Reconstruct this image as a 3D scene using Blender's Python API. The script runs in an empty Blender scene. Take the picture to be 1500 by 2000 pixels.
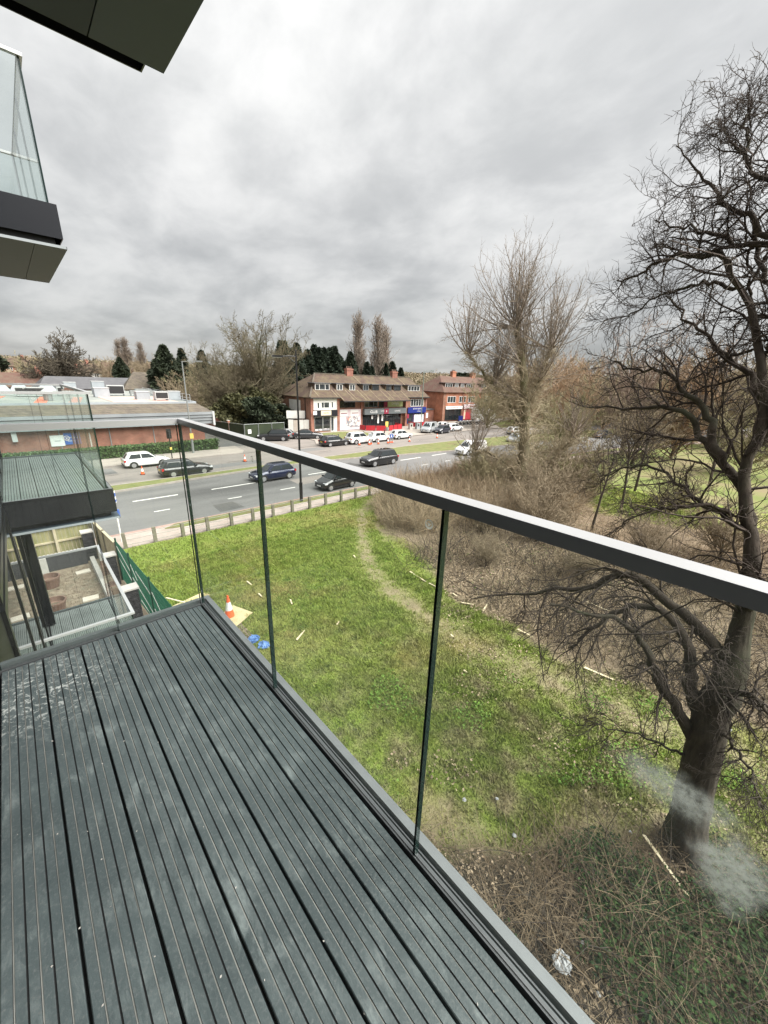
import bpy, math, random
import numpy as np
from mathutils import Matrix, Vector

SC = bpy.context.scene
COL = SC.collection
R = math.radians
RND = random.Random(7)
PI = math.pi

# ------------------------------------------------------------------ camera
cam = bpy.data.objects.new('camera', bpy.data.cameras.new('camera'))
COL.objects.link(cam)
SC.camera = cam
cam.data.sensor_fit = 'VERTICAL'
cam.data.sensor_height = 24.0
cam.data.lens = 755.6 / 2000.0 * 24.0
cam.data.clip_start = 0.05
cam.data.clip_end = 6000.0
_p, _y, _r = R(18.77), R(43.34), R(1.98)
_f = Vector((math.sin(_y) * math.cos(_p), math.cos(_y) * math.cos(_p), -math.sin(_p)))
_rt = Vector((math.cos(_y), -math.sin(_y), 0.0))
_up = _rt.cross(_f)
_r2 = math.cos(_r) * _rt + math.sin(_r) * _up
_u2 = -math.sin(_r) * _rt + math.cos(_r) * _up
CH = 9.0
cam.matrix_world = Matrix(((_r2.x, _u2.x, -_f.x, 0), (_r2.y, _u2.y, -_f.y, 0), (_r2.z, _u2.z, -_f.z, CH), (0, 0, 0, 1)))

# ------------------------------------------------------------------ sky, sun, exposure
SUN_EL, SUN_AZ = R(52), R(150)          # azimuth clockwise from +Y
world = bpy.data.worlds.new('World')
SC.world = world
world.use_nodes = True
wn, wl = world.node_tree.nodes, world.node_tree.links
for n in list(wn):
    wn.remove(n)
def W(t, **k):
    n = wn.new(t)
    for a, b in k.items():
        setattr(n, a, b)
    return n
w_out = W('ShaderNodeOutputWorld')
w_sky = W('ShaderNodeTexSky', sky_type='NISHITA', sun_disc=False)
w_sky.sun_elevation = SUN_EL
w_sky.sun_rotation = SUN_AZ
w_bg1 = W('ShaderNodeBackground'); w_bg1.inputs[1].default_value = 0.05
wl.new(w_sky.outputs[0], w_bg1.inputs[0])
w_tc = W('ShaderNodeTexCoord')
w_sep = W('ShaderNodeSeparateXYZ'); wl.new(w_tc.outputs['Generated'], w_sep.inputs[0])
def wmath(op, a, b=None, c=None, clamp=False):
    n = W('ShaderNodeMath', operation=op); n.use_clamp = clamp
    for i, v in enumerate((a, b, c)):
        if v is None: continue
        if isinstance(v, (int, float)): n.inputs[i].default_value = v
        else: wl.new(v, n.inputs[i])
    return n.outputs[0]
# cloud deck: the view direction meets a flat layer overhead
zc = wmath('MAXIMUM', w_sep.outputs[2], 0.0)
den = wmath('ADD', zc, 0.26)
cx = wmath('DIVIDE', w_sep.outputs[0], den)
cy = wmath('DIVIDE', w_sep.outputs[1], den)
w_cmb = W('ShaderNodeCombineXYZ'); wl.new(cx, w_cmb.inputs[0]); wl.new(cy, w_cmb.inputs[1])
w_map = W('ShaderNodeMapping'); wl.new(w_cmb.outputs[0], w_map.inputs[0])
w_map.inputs['Rotation'].default_value = (0, 0, R(35))
w_map.inputs['Scale'].default_value = (1.0, 0.78, 1.0)
def wnoise(scale, detail, rough, dist):
    n = W('ShaderNodeTexNoise'); wl.new(w_map.outputs[0], n.inputs['Vector'])
    n.inputs['Scale'].default_value = scale; n.inputs['Detail'].default_value = detail
    n.inputs['Roughness'].default_value = rough; n.inputs['Distortion'].default_value = dist
    return n.outputs[0]
n1 = wnoise(1.5, 7.0, 0.52, 0.35)
n2 = wnoise(4.6, 6.0, 0.58, 0.25)
nn = wmath('ADD', wmath('MULTIPLY', n1, 0.72), wmath('MULTIPLY', n2, 0.28))
cl = W('ShaderNodeMapRange', interpolation_type='SMOOTHSTEP'); wl.new(nn, cl.inputs[0])
cl.inputs[1].default_value = 0.34; cl.inputs[2].default_value = 0.66
cl.inputs[3].default_value = 0.70; cl.inputs[4].default_value = 1.17
# overcast luminance: the layer is thinner overhead than towards the horizon
lum = W('ShaderNodeMapRange', interpolation_type='SMOOTHSTEP'); wl.new(w_sep.outputs[2], lum.inputs[0])
lum.inputs[1].default_value = -0.12; lum.inputs[2].default_value = 0.60
lum.inputs[3].default_value = 0.077; lum.inputs[4].default_value = 0.159
br = wmath('MULTIPLY', lum.outputs[0], cl.outputs[0])
w_hsv = W('ShaderNodeMixRGB'); wl.new(wmath('MULTIPLY', cl.outputs[0], 0.8, clamp=True), w_hsv.inputs[0])
w_hsv.inputs[1].default_value = (0.95, 0.985, 1.0, 1); w_hsv.inputs[2].default_value = (1.0, 0.99, 0.965, 1)
w_bg2 = W('ShaderNodeBackground'); wl.new(w_hsv.outputs[0], w_bg2.inputs[0]); wl.new(br, w_bg2.inputs[1])
w_mix = W('ShaderNodeMixShader'); w_mix.inputs[0].default_value = 0.965
wl.new(w_bg1.outputs[0], w_mix.inputs[1]); wl.new(w_bg2.outputs[0], w_mix.inputs[2])
wl.new(w_mix.outputs[0], w_out.inputs[0])

sun = bpy.data.objects.new('sun', bpy.data.lights.new('sun', 'SUN'))
COL.objects.link(sun)
sun.data.energy = 1.5
sun.data.angle = R(60)
sun.data.color = (1.0, 0.97, 0.92)
_sd = Vector((math.sin(SUN_AZ) * math.cos(SUN_EL), math.cos(SUN_AZ) * math.cos(SUN_EL), math.sin(SUN_EL)))
sun.rotation_euler = (-_sd).to_track_quat('-Z', 'Y').to_euler()

SC.view_settings.view_transform = 'Standard'
SC.view_settings.look = 'None'
SC.view_settings.exposure = 2.65
SC.view_settings.gamma = 1.0
SC.view_settings.use_curve_mapping = False
SC.render.engine = 'CYCLES'
SC.cycles.transparent_max_bounces = 24
SC.cycles.max_bounces = 6
SC.cycles.diffuse_bounces = 3
SC.cycles.glossy_bounces = 3
SC.cycles.use_denoising = True

# ------------------------------------------------------------------ materials
MATS = {}
def newmat(name):
    m = bpy.data.materials.new(name); m.use_nodes = True
    MATS[name] = m
    nt = m.node_tree
    return m, nt.nodes, nt.links, nt.nodes['Principled BSDF']
def N(ns, t, **k):
    n = ns.new(t)
    for a, b in k.items(): setattr(n, a, b)
    return n
def c4(c): return (c[0], c[1], c[2], 1.0)
def mat(name, c1, c2=None, scale=4.0, rough=0.7, metal=0.0, bump=0.0, bscale=40.0, detail=6.0, lo=0.35, hi=0.65,
        c3=None, s3=1.0, lo3=0.5, hi3=0.7, spec=0.5, island=0.0, coat=0.0, world_co=True, stretch=None):
    """two (or three) colours of the thing itself mixed by noise, with fine relief"""
    m, ns, ls, b = newmat(name)
    b.inputs['Roughness'].default_value = rough
    b.inputs['Metallic'].default_value = metal
    b.inputs['Specular IOR Level'].default_value = spec
    b.inputs['Coat Weight'].default_value = coat
    b.inputs['Coat Roughness'].default_value = 0.06
    if c2 is None and not bump and not island:
        b.inputs['Base Color'].default_value = c4(c1)
        return m
    if world_co: co = N(ns, 'ShaderNodeNewGeometry').outputs['Position']
    else: co = N(ns, 'ShaderNodeTexCoord').outputs['Object']
    if stretch:
        mp = N(ns, 'ShaderNodeMapping'); mp.inputs['Scale'].default_value = stretch
        ls.new(co, mp.inputs[0]); co = mp.outputs[0]
    def noise(s, d=detail):
        n = N(ns, 'ShaderNodeTexNoise'); ls.new(co, n.inputs['Vector'])
        n.inputs['Scale'].default_value = s; n.inputs['Detail'].default_value = d; n.inputs['Roughness'].default_value = 0.6
        return n.outputs[0]
    def ramp(v, a, c):
        r_ = N(ns, 'ShaderNodeMapRange'); ls.new(v, r_.inputs[0])
        r_.inputs[1].default_value = a; r_.inputs[2].default_value = c
        return r_.outputs[0]
    col = None
    if c2 is not None:
        mx = N(ns, 'ShaderNodeMixRGB'); ls.new(ramp(noise(scale), lo, hi), mx.inputs[0])
        mx.inputs[1].default_value = c4(c1); mx.inputs[2].default_value = c4(c2); col = mx.outputs[0]
        if c3 is not None:
            m3 = N(ns, 'ShaderNodeMixRGB'); ls.new(ramp(noise(s3), lo3, hi3), m3.inputs[0])
            ls.new(col, m3.inputs[1]); m3.inputs[2].default_value = c4(c3); col = m3.outputs[0]
    if island:
        g = N(ns, 'ShaderNodeNewGeometry')
        hs = N(ns, 'ShaderNodeHueSaturation')
        r_ = N(ns, 'ShaderNodeMapRange'); ls.new(g.outputs['Random Per Island'], r_.inputs[0])
        r_.inputs[3].default_value = 1.0 - island; r_.inputs[4].default_value = 1.0 + island
        ls.new(r_.outputs[0], hs.inputs['Value'])
        if col is None: hs.inputs['Color'].default_value = c4(c1)
        else: ls.new(col, hs.inputs['Color'])
        col = hs.outputs[0]
    if col is None: b.inputs['Base Color'].default_value = c4(c1)
    else: ls.new(col, b.inputs['Base Color'])
    if bump:
        bp = N(ns, 'ShaderNodeBump'); bp.inputs['Strength'].default_value = bump; bp.inputs['Distance'].default_value = 0.02
        ls.new(noise(bscale, 4.0), bp.inputs['Height']); ls.new(bp.outputs[0], b.inputs['Normal'])
    return m
def brick_mat(name, c1, c2, mortar, w=0.225, h=0.075, mort=0.01):
    m, ns, ls, b = newmat(name)
    b.inputs['Roughness'].default_value = 0.85
    g = N(ns, 'ShaderNodeNewGeometry'); s = N(ns, 'ShaderNodeSeparateXYZ'); ls.new(g.outputs['Position'], s.inputs[0])
    a = N(ns, 'ShaderNodeMath', operation='ADD'); ls.new(s.outputs[0], a.inputs[0]); ls.new(s.outputs[1], a.inputs[1])
    cb = N(ns, 'ShaderNodeCombineXYZ'); ls.new(a.outputs[0], cb.inputs[0]); ls.new(s.outputs[2], cb.inputs[1])
    t = N(ns, 'ShaderNodeTexBrick'); ls.new(cb.outputs[0], t.inputs['Vector'])
    t.inputs['Scale'].default_value = 1.0; t.inputs['Brick Width'].default_value = w; t.inputs['Row Height'].default_value = h
    t.inputs['Mortar Size'].default_value = mort
    t.inputs['Color1'].default_value = c4(c1); t.inputs['Color2'].default_value = c4(c2); t.inputs['Mortar'].default_value = c4(mortar)
    n = N(ns, 'ShaderNodeTexNoise'); n.inputs['Scale'].default_value = 0.9; n.inputs['Detail'].default_value = 6.0
    ls.new(g.outputs['Position'], n.inputs['Vector'])
    r_ = N(ns, 'ShaderNodeMapRange'); ls.new(n.outputs[0], r_.inputs[0]); r_.inputs[1].default_value = .3; r_.inputs[2].default_value = .7
    r_.inputs[3].default_value = 0.72; r_.inputs[4].default_value = 1.25
    hs = N(ns, 'ShaderNodeHueSaturation'); ls.new(t.outputs[0], hs.inputs['Color']); ls.new(r_.outputs[0], hs.inputs['Value'])
    ls.new(hs.outputs[0], b.inputs['Base Color'])
    return m
def tile_mat(name, c1, c2, moss, row=0.12):
    """roof tiles: courses, tile to tile variation, lichen"""
    m, ns, ls, b = newmat(name)
    b.inputs['Roughness'].default_value = 0.9
    g = N(ns, 'ShaderNodeNewGeometry'); s = N(ns, 'ShaderNodeSeparateXYZ'); ls.new(g.outputs['Position'], s.inputs[0])
    a = N(ns, 'ShaderNodeMath', operation='ADD'); ls.new(s.outputs[0], a.inputs[0]); ls.new(s.outputs[1], a.inputs[1])
    cb = N(ns, 'ShaderNodeCombineXYZ'); ls.new(a.outputs[0], cb.inputs[0]); ls.new(s.outputs[2], cb.inputs[1])
    t = N(ns, 'ShaderNodeTexBrick'); ls.new(cb.outputs[0], t.inputs['Vector'])
    t.inputs['Scale'].default_value = 1.0; t.inputs['Brick Width'].default_value = 0.28; t.inputs['Row Height'].default_value = row
    t.inputs['Mortar Size'].default_value = 0.015
    t.inputs['Color1'].default_value = c4(c1); t.inputs['Color2'].default_value = c4(c2)
    t.inputs['Mortar'].default_value = c4([v * 0.45 for v in c1])
    n = N(ns, 'ShaderNodeTexNoise'); n.inputs['Scale'].default_value = 0.8; n.inputs['Detail'].default_value = 9.0; n.inputs['Roughness'].default_value = .7
    ls.new(g.outputs['Position'], n.inputs['Vector'])
    r_ = N(ns, 'ShaderNodeMapRange'); ls.new(n.outputs[0], r_.inputs[0]); r_.inputs[1].default_value = .42; r_.inputs[2].default_value = .72
    mx = N(ns, 'ShaderNodeMixRGB'); ls.new(r_.outputs[0], mx.inputs[0]); ls.new(t.outputs[0], mx.inputs[1]); mx.inputs[2].default_value = c4(moss)
    ls.new(mx.outputs[0], b.inputs['Base Color'])
    return m
def glass_mat(name, tint, ior=1.5, dirt=None, dirt_amt=0.0, stains=()):
    """thin pane: clear with a tint, Fresnel mirror on the outside faces, a little dust on it"""
    m, ns, ls, b = newmat(name)
    ns.remove(b)
    out = ns['Material Output']
    tr = N(ns, 'ShaderNodeBsdfTransparent'); tr.inputs[0].default_value = c4(tint)
    gl = N(ns, 'ShaderNodeBsdfGlossy'); gl.inputs['Roughness'].default_value = 0.0
    gl.inputs[0].default_value = (1, 1, 1, 1)
    fr = N(ns, 'ShaderNodeFresnel'); fr.inputs[0].default_value = ior
    g = N(ns, 'ShaderNodeNewGeometry')
    inv = N(ns, 'ShaderNodeMath', operation='SUBTRACT'); inv.inputs[0].default_value = 1.0; ls.new(g.outputs['Backfacing'], inv.inputs[1])
    ml = N(ns, 'ShaderNodeMath', operation='MULTIPLY'); ls.new(fr.outputs[0], ml.inputs[0]); ls.new(inv.outputs[0], ml.inputs[1])
    mx = N(ns, 'ShaderNodeMixShader'); ls.new(ml.outputs[0], mx.inputs[0]); ls.new(tr.outputs[0], mx.inputs[1]); ls.new(gl.outputs[0], mx.inputs[2])
    last = mx.outputs[0]
    if dirt:
        df = N(ns, 'ShaderNodeBsdfDiffuse'); df.inputs[0].default_value = c4(dirt)
        tl = N(ns, 'ShaderNodeBsdfTranslucent'); tl.inputs[0].default_value = c4(dirt)
        ad = N(ns, 'ShaderNodeMixShader'); ad.inputs[0].default_value = 0.5; ls.new(df.outputs[0], ad.inputs[1]); ls.new(tl.outputs[0], ad.inputs[2])
        def nz(s, a, c, d=7.0, st=(1, 1, 1)):
            mp = N(ns, 'ShaderNodeMapping'); mp.inputs['Scale'].default_value = st; ls.new(g.outputs['Position'], mp.inputs[0])
            n = N(ns, 'ShaderNodeTexNoise'); n.inputs['Scale'].default_value = s; n.inputs['Detail'].default_value = d; n.inputs['Roughness'].default_value = .65
            ls.new(mp.outputs[0], n.inputs['Vector'])
            r_ = N(ns, 'ShaderNodeMapRange'); ls.new(n.outputs[0], r_.inputs[0]); r_.inputs[1].default_value = a; r_.inputs[2].default_value = c
            return r_.outputs[0]
        fac = N(ns, 'ShaderNodeMath', operation='MULTIPLY'); ls.new(nz(3.0, .4, .8), fac.inputs[0]); fac.inputs[1].default_value = dirt_amt
        fac = fac.outputs[0]
        for (cx_, cy_, cz_, rad, amt, str_) in stains:     # wiped-on smears of dried dirt
            mp = N(ns, 'ShaderNodeMapping', vector_type='POINT')
            sub = N(ns, 'ShaderNodeVectorMath', operation='SUBTRACT'); ls.new(g.outputs['Position'], sub.inputs[0]); sub.inputs[1].default_value = (cx_, cy_, cz_)
            mul = N(ns, 'ShaderNodeVectorMath', operation='MULTIPLY'); ls.new(sub.outputs[0], mul.inputs[0]); mul.inputs[1].default_value = str_
            wob = N(ns, 'ShaderNodeTexNoise'); wob.inputs['Scale'].default_value = 28.0; wob.inputs['Detail'].default_value = 3.0; ls.new(g.outputs['Position'], wob.inputs['Vector'])
            ln = N(ns, 'ShaderNodeVectorMath', operation='LENGTH'); ls.new(mul.outputs[0], ln.inputs[0])
            ad2 = N(ns, 'ShaderNodeMath', operation='MULTIPLY_ADD'); ls.new(wob.outputs[0], ad2.inputs[0]); ad2.inputs[1].default_value = rad * 1.1; ls.new(ln.outputs['Value'], ad2.inputs[2])
            r_ = N(ns, 'ShaderNodeMapRange', interpolation_type='SMOOTHSTEP'); ls.new(ad2.outputs[0], r_.inputs[0])
            r_.inputs[1].default_value = rad * 1.65; r_.inputs[2].default_value = rad * 0.95; r_.inputs[3].default_value = 0.0; r_.inputs[4].default_value = amt
            fib = nz(60.0, .3, .62, 6.0, (1.0, 1.6, 1.6))
            mm = N(ns, 'ShaderNodeMath', operation='MULTIPLY'); ls.new(r_.outputs[0], mm.inputs[0]); ls.new(fib, mm.inputs[1])
            sm = N(ns, 'ShaderNodeMath', operation='ADD'); sm.use_clamp = True; ls.new(fac, sm.inputs[0]); ls.new(mm.outputs[0], sm.inputs[1]); fac = sm.outputs[0]
        m2 = N(ns, 'ShaderNodeMixShader'); ls.new(fac, m2.inputs[0]); ls.new(last, m2.inputs[1]); ls.new(ad.outputs[0], m2.inputs[2])
        last = m2.outputs[0]
    ls.new(last, out.inputs[0])
    return m

# ------------------------------------------------------------------ mesh helpers
class MB:
    """collects faces; build() links them as ONE mesh object"""
    def __init__(s): s.v, s.f, s.mi = [], [], []
    def add(s, vs, fs, m=0):
        o = len(s.v); s.v += [tuple(v) for v in vs]
        for f in fs: s.f.append([i + o for i in f]); s.mi.append(m)
        return s
    def box(s, x0, x1, y0, y1, z0, z1, m=0):
        if x0 > x1: x0, x1 = x1, x0
        if y0 > y1: y0, y1 = y1, y0
        return s.add([(x0, y0, z0), (x1, y0, z0), (x1, y1, z0), (x0, y1, z0), (x0, y0, z1), (x1, y0, z1), (x1, y1, z1), (x0, y1, z1)],
                     [(3, 2, 1, 0), (4, 5, 6, 7), (0, 1, 5, 4), (1, 2, 6, 5), (2, 3, 7, 6), (3, 0, 4, 7)], m)
    def cbox(s, c, d, m=0): return s.box(c[0] - d[0] / 2, c[0] + d[0] / 2, c[1] - d[1] / 2, c[1] + d[1] / 2, c[2] - d[2] / 2, c[2] + d[2] / 2, m)
    def prism(s, poly, z0, z1, m=0):
        n = len(poly)
        a = sum(poly[i][0] * poly[(i + 1) % n][1] - poly[(i + 1) % n][0] * poly[i][1] for i in range(n))
        if a < 0: poly = poly[::-1]
        vs = [(x, y, z0) for x, y in poly] + [(x, y, z1) for x, y in poly]
        return s.add(vs, [tuple(range(n))[::-1], tuple(range(n, 2 * n))] + [(i, (i + 1) % n, n + (i + 1) % n, n + i) for i in range(n)], m)
    def tube(s, pts, rs, k=8, m=0, caps=True):
        P = [Vector(p) for p in pts]
        if not hasattr(rs, '__len__'): rs = [rs] * len(P)
        vs = []
        for i, p in enumerate(P):
            t = (P[min(i + 1, len(P) - 1)] - P[max(i - 1, 0)]).normalized()
            a = t.cross(Vector((0, 0, 1)) if abs(t.z) < 0.9 else Vector((1, 0, 0))).normalized(); b = t.cross(a)
            for j in range(k):
                q = 2 * PI * j / k
                vs.append(p + (a * math.cos(q) + b * math.sin(q)) * rs[i])
        fs = [(i * k + j, i * k + (j + 1) % k, (i + 1) * k + (j + 1) % k, (i + 1) * k + j) for i in range(len(P) - 1) for j in range(k)]
        if caps: fs += [tuple(range(k))[::-1], tuple(range((len(P) - 1) * k, len(P) * k))]
        return s.add(vs, fs, m)
    def quad(s, a, b, c, d, m=0): return s.add([a, b, c, d], [(0, 1, 2, 3)], m)
    def bar(s, a, b, w, h, m=0):
        """rectangular bar from a to b, h measured upwards"""
        a, b = Vector(a), Vector(b); t = (b - a).normalized()
        sd = t.cross(Vector((0, 0, 1))) if abs(t.z) < .99 else Vector((1, 0, 0)); sd.normalize(); up = sd.cross(t)
        vs = [p + sd * (w / 2 * i) + up * (h / 2 * j) for p in (a, b) for i, j in ((-1, -1), (1, -1), (1, 1), (-1, 1))]
        return s.add(vs, [(0, 1, 2, 3), (7, 6, 5, 4), (0, 4, 5, 1), (1, 5, 6, 2), (2, 6, 7, 3), (3, 7, 4, 0)], m)
    def mesh(s, name, mats, smooth=False):
        me = bpy.data.meshes.new(name); me.from_pydata(s.v, [], s.f)
        for m_ in (mats if isinstance(mats, (list, tuple)) else [mats]): me.materials.append(MATS[m_])
        me.polygons.foreach_set('material_index', s.mi)
        if smooth: me.polygons.foreach_set('use_smooth', [True] * len(s.f))
        me.update(); return me
    def build(s, name, mats, parent=None, smooth=False, loc=None, rot=None):
        return link(name, s.mesh(name, mats, smooth), parent, loc, rot)
def link(name, me, parent=None, loc=None, rot=None):
    o = bpy.data.objects.new(name, me); COL.objects.link(o)
    if parent is not None: o.parent = parent
    if loc is not None: o.location = loc
    if rot is not None: o.rotation_euler = rot
    return o
def thing(name, label, cat, loc=(0, 0, 0), rz=0.0, group=None):
    o = bpy.data.objects.new(name, None); COL.objects.link(o); o.empty_display_size = 0.2
    o.location = loc; o.rotation_euler = (0, 0, rz)
    return tag(o, label, cat, group)
def tag(o, label=None, cat=None, group=None, kind=None):
    if label: o['label'] = label
    if cat: o['category'] = cat
    if group: o['group'] = group
    if kind: o['kind'] = kind
    return o
def dup(o, parent=None, loc=None, rz=None, label=None, scale=None):
    c = o.copy(); COL.objects.link(c)
    if parent is not None: c.parent = parent
    if loc is not None: c.location = loc
    if rz is not None: c.rotation_euler = (0, 0, rz)
    if scale is not None: c.scale = scale if hasattr(scale, '__len__') else (scale,) * 3
    if label: c['label'] = label
    for ch in list(o.children): dup(ch, c)
    return c
def text(body, size, m, parent, loc, rot=(PI / 2, 0, 0), name='lettering', align='CENTER', ext=0.004, sx=1.0):
    cu = bpy.data.curves.new(name, 'FONT'); cu.body = body; cu.size = size; cu.align_x = align; cu.align_y = 'CENTER'; cu.extrude = ext
    cu.materials.append(MATS[m])
    tmp = bpy.data.objects.new('tmp', cu); COL.objects.link(tmp)
    me = bpy.data.meshes.new_from_object(tmp.evaluated_get(bpy.context.evaluated_depsgraph_get()))
    bpy.data.objects.remove(tmp); bpy.data.curves.remove(cu)
    o = link(name, me, parent, loc, rot); o.scale = (sx, 1, 1)
    return tag(o, kind='stuff')
def npmesh(name, V, F, mname, smooth=False, attr=None):
    """numpy arrays -> mesh; F is (m,3) or (m,4)"""
    me = bpy.data.meshes.new(name); k = F.shape[1]
    me.vertices.add(len(V)); me.vertices.foreach_set('co', np.ascontiguousarray(V, dtype=np.float32).ravel())
    me.loops.add(F.size); me.loops.foreach_set('vertex_index', np.ascontiguousarray(F, dtype=np.int32).ravel())
    me.polygons.add(len(F)); me.polygons.foreach_set('loop_start', np.arange(0, F.size, k, dtype=np.int32))
    if smooth: me.polygons.foreach_set('use_smooth', np.ones(len(F), dtype=bool))
    for m_ in (mname if isinstance(mname, (list, tuple)) else [mname]): me.materials.append(MATS[m_])
    me.update(calc_edges=True)
    if attr is not None:
        for an, av in attr.items():
            at = me.attributes.new(an, 'FLOAT', 'POINT'); at.data.foreach_set('value', np.ascontiguousarray(av, dtype=np.float32))
    return me

# ------------------------------------------------------------------ vegetation helpers
def tubes(batches, k=3):
    """batches of polylines [N,n,3] with radii [N,n] -> one vertex and face array"""
    Vs, Fs, off = [], [], 0
    ang = np.arange(k) * 2 * np.pi / k
    for P, r in batches:
        if len(P) == 0: continue
        n = P.shape[1]
        T = np.gradient(P, axis=1); T /= np.linalg.norm(T, axis=2, keepdims=True) + 1e-9
        tm = P[:, -1] - P[:, 0]; tm /= np.linalg.norm(tm, axis=1, keepdims=True) + 1e-9
        ref = np.where(np.abs(tm[:, 2:3]) < 0.8, np.array([[0, 0, 1.0]]), np.array([[1.0, 0.13, 0]]))
        A = np.cross(T, ref[:, None, :]); A /= np.linalg.norm(A, axis=2, keepdims=True) + 1e-9
        B = np.cross(T, A)
        V = P[:, :, None, :] + r[:, :, None, None] * (A[:, :, None, :] * np.cos(ang)[None, None, :, None] + B[:, :, None, :] * np.sin(ang)[None, None, :, None])
        m = len(P)
        idx = np.arange(m * n * k).reshape(m, n, k) + off
        a = idx[:, :-1, :]; b = np.roll(a, -1, axis=2); c = idx[:, 1:, :]; d = np.roll(c, -1, axis=2)
        Fs.append(np.stack([a, b, d, c], axis=-1).reshape(-1, 4)); Vs.append(V.reshape(-1, 3)); off += m * n * k
    return np.concatenate(Vs), np.concatenate(Fs)
def unit(v): return v / (np.linalg.norm(v, axis=-1, keepdims=True) + 1e-9)
def shoot(P0, D0, L, r0, n, wig, trop, rng, tip=0.25):
    """grow polylines from P0 along D0 with wandering and a pull trop (vector)"""
    N_ = len(P0); P = np.zeros((N_, n, 3)); P[:, 0] = P0; d = unit(D0); st = (L / (n - 1))[:, None]
    for i in range(1, n):
        d = unit(d + rng.normal(0, wig, (N_, 3)) + np.asarray(trop)[None, :] * (1.0 / (n - 1)))
        P[:, i] = P[:, i - 1] + d * st
    r = r0[:, None] * np.linspace(1, tip, n)[None, :]
    return P, r
def offshoots(P, r, count, tmin, ang, lmin, lmax, rr, rng, Lpar=None, taper=0.6):
    """children of every polyline: positions, directions, lengths, radii"""
    N_, n, _ = P.shape
    t = tmin + (1 - tmin) * (np.arange(count)[None, :] + rng.random((N_, count))) / count
    t = np.clip(t, 0, 0.995)
    f = t * (n - 1); i = f.astype(int); w = (f - i)[..., None]
    ii = np.arange(N_)[:, None]
    pos = P[ii, i] * (1 - w) + P[ii, i + 1] * w
    tan = unit(P[ii, i + 1] - P[ii, i])
    rad = r[ii, i] * (1 - w[..., 0]) + r[ii, i + 1] * w[..., 0]
    rv = unit(rng.normal(0, 1, tan.shape)); pr = unit(np.cross(tan, rv))
    a = np.radians(rng.normal(ang[0], ang[1], t.shape))[..., None]
    d = tan * np.cos(a) + pr * np.sin(a)
    if Lpar is None: Lpar = np.linalg.norm(np.diff(P, axis=1), axis=2).sum(1)
    L = Lpar[:, None] * rng.uniform(lmin, lmax, t.shape) * (1 - taper * t)
    return pos.reshape(-1, 3), d.reshape(-1, 3), L.reshape(-1), np.minimum(rad * rr, rad * 0.9).reshape(-1)
def resample(pts, n):
    p = np.array(pts, float); s = np.concatenate([[0], np.cumsum(np.linalg.norm(np.diff(p, axis=0), axis=1))])
    q = np.linspace(0, s[-1], n)
    return np.stack([np.interp(q, s, p[:, i]) for i in range(3)], axis=1)
def shards(P, size, rng, flat=0.0, elong=1.6, dirs=None, tri=False):
    """small leaf-like rhombs at P, each turned its own way"""
    n = len(P); size = np.broadcast_to(np.asarray(size, float), (n,))
    d = unit(rng.normal(0, 1, (n, 3)) * np.array([1, 1, 1 - flat])) if dirs is None else unit(dirs + rng.normal(0, .35, (n, 3)))
    q = unit(np.cross(d, unit(rng.normal(0, 1, (n, 3)) + np.array([0, 0, 2.0 * flat]))))
    a = d * (size * elong / 2)[:, None]; b = q * (size / 2)[:, None]
    if tri:
        V = np.stack([P - b, P + b, P + a * 2], axis=1).reshape(-1, 3); return V, np.arange(n * 3).reshape(-1, 3)
    V = np.stack([P - a, P - b * .9, P + a, P + b * .9], axis=1).reshape(-1, 3)
    return V, np.arange(n * 4).reshape(-1, 4)
def inpoly(x, y, poly):
    c = np.zeros(len(x), bool); n = len(poly)
    for i in range(n):
        x0, y0 = poly[i]; x1, y1 = poly[(i + 1) % n]
        if y0 == y1: continue
        m = ((y0 > y) != (y1 > y)) & (x < (x1 - x0) * (y - y0) / (y1 - y0) + x0)
        c ^= m
    return c
def scatter(poly, n, rng):
    p = np.array(poly); lo, hi = p.min(0), p.max(0); out = np.zeros((0, 2))
    while len(out) < n:
        q = rng.uniform(lo, hi, (n * 2, 2)); out = np.concatenate([out, q[inpoly(q[:, 0], q[:, 1], poly)]])
    return out[:n]
def segdist(x, y, pts):
    d = np.full(x.shape, 1e9)
    for (x0, y0), (x1, y1) in zip(pts[:-1], pts[1:]):
        dx, dy = x1 - x0, y1 - y0; t = np.clip(((x - x0) * dx + (y - y0) * dy) / (dx * dx + dy * dy), 0, 1)
        d = np.minimum(d, np.hypot(x - x0 - t * dx, y - y0 - t * dy))
    return d
def vnoise(x, y, s, seed=0):
    """smooth value noise on a lattice"""
    x = np.asarray(x) * s; y = np.asarray(y) * s; i = np.floor(x).astype(int); j = np.floor(y).astype(int); u = x - i; v = y - j
    u = u * u * (3 - 2 * u); v = v * v * (3 - 2 * v)
    def h(a, b):
        k = (a * 374761393 + b * 668265263 + seed * 144665) & 0x7fffffff; k = ((k ^ (k >> 13)) * 1274126177) & 0x7fffffff
        return ((k ^ (k >> 16)) & 0xffff) / 65535.0
    return (h(i, j) * (1 - u) + h(i + 1, j) * u) * (1 - v) + (h(i, j + 1) * (1 - u) + h(i + 1, j + 1) * u) * v

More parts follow.
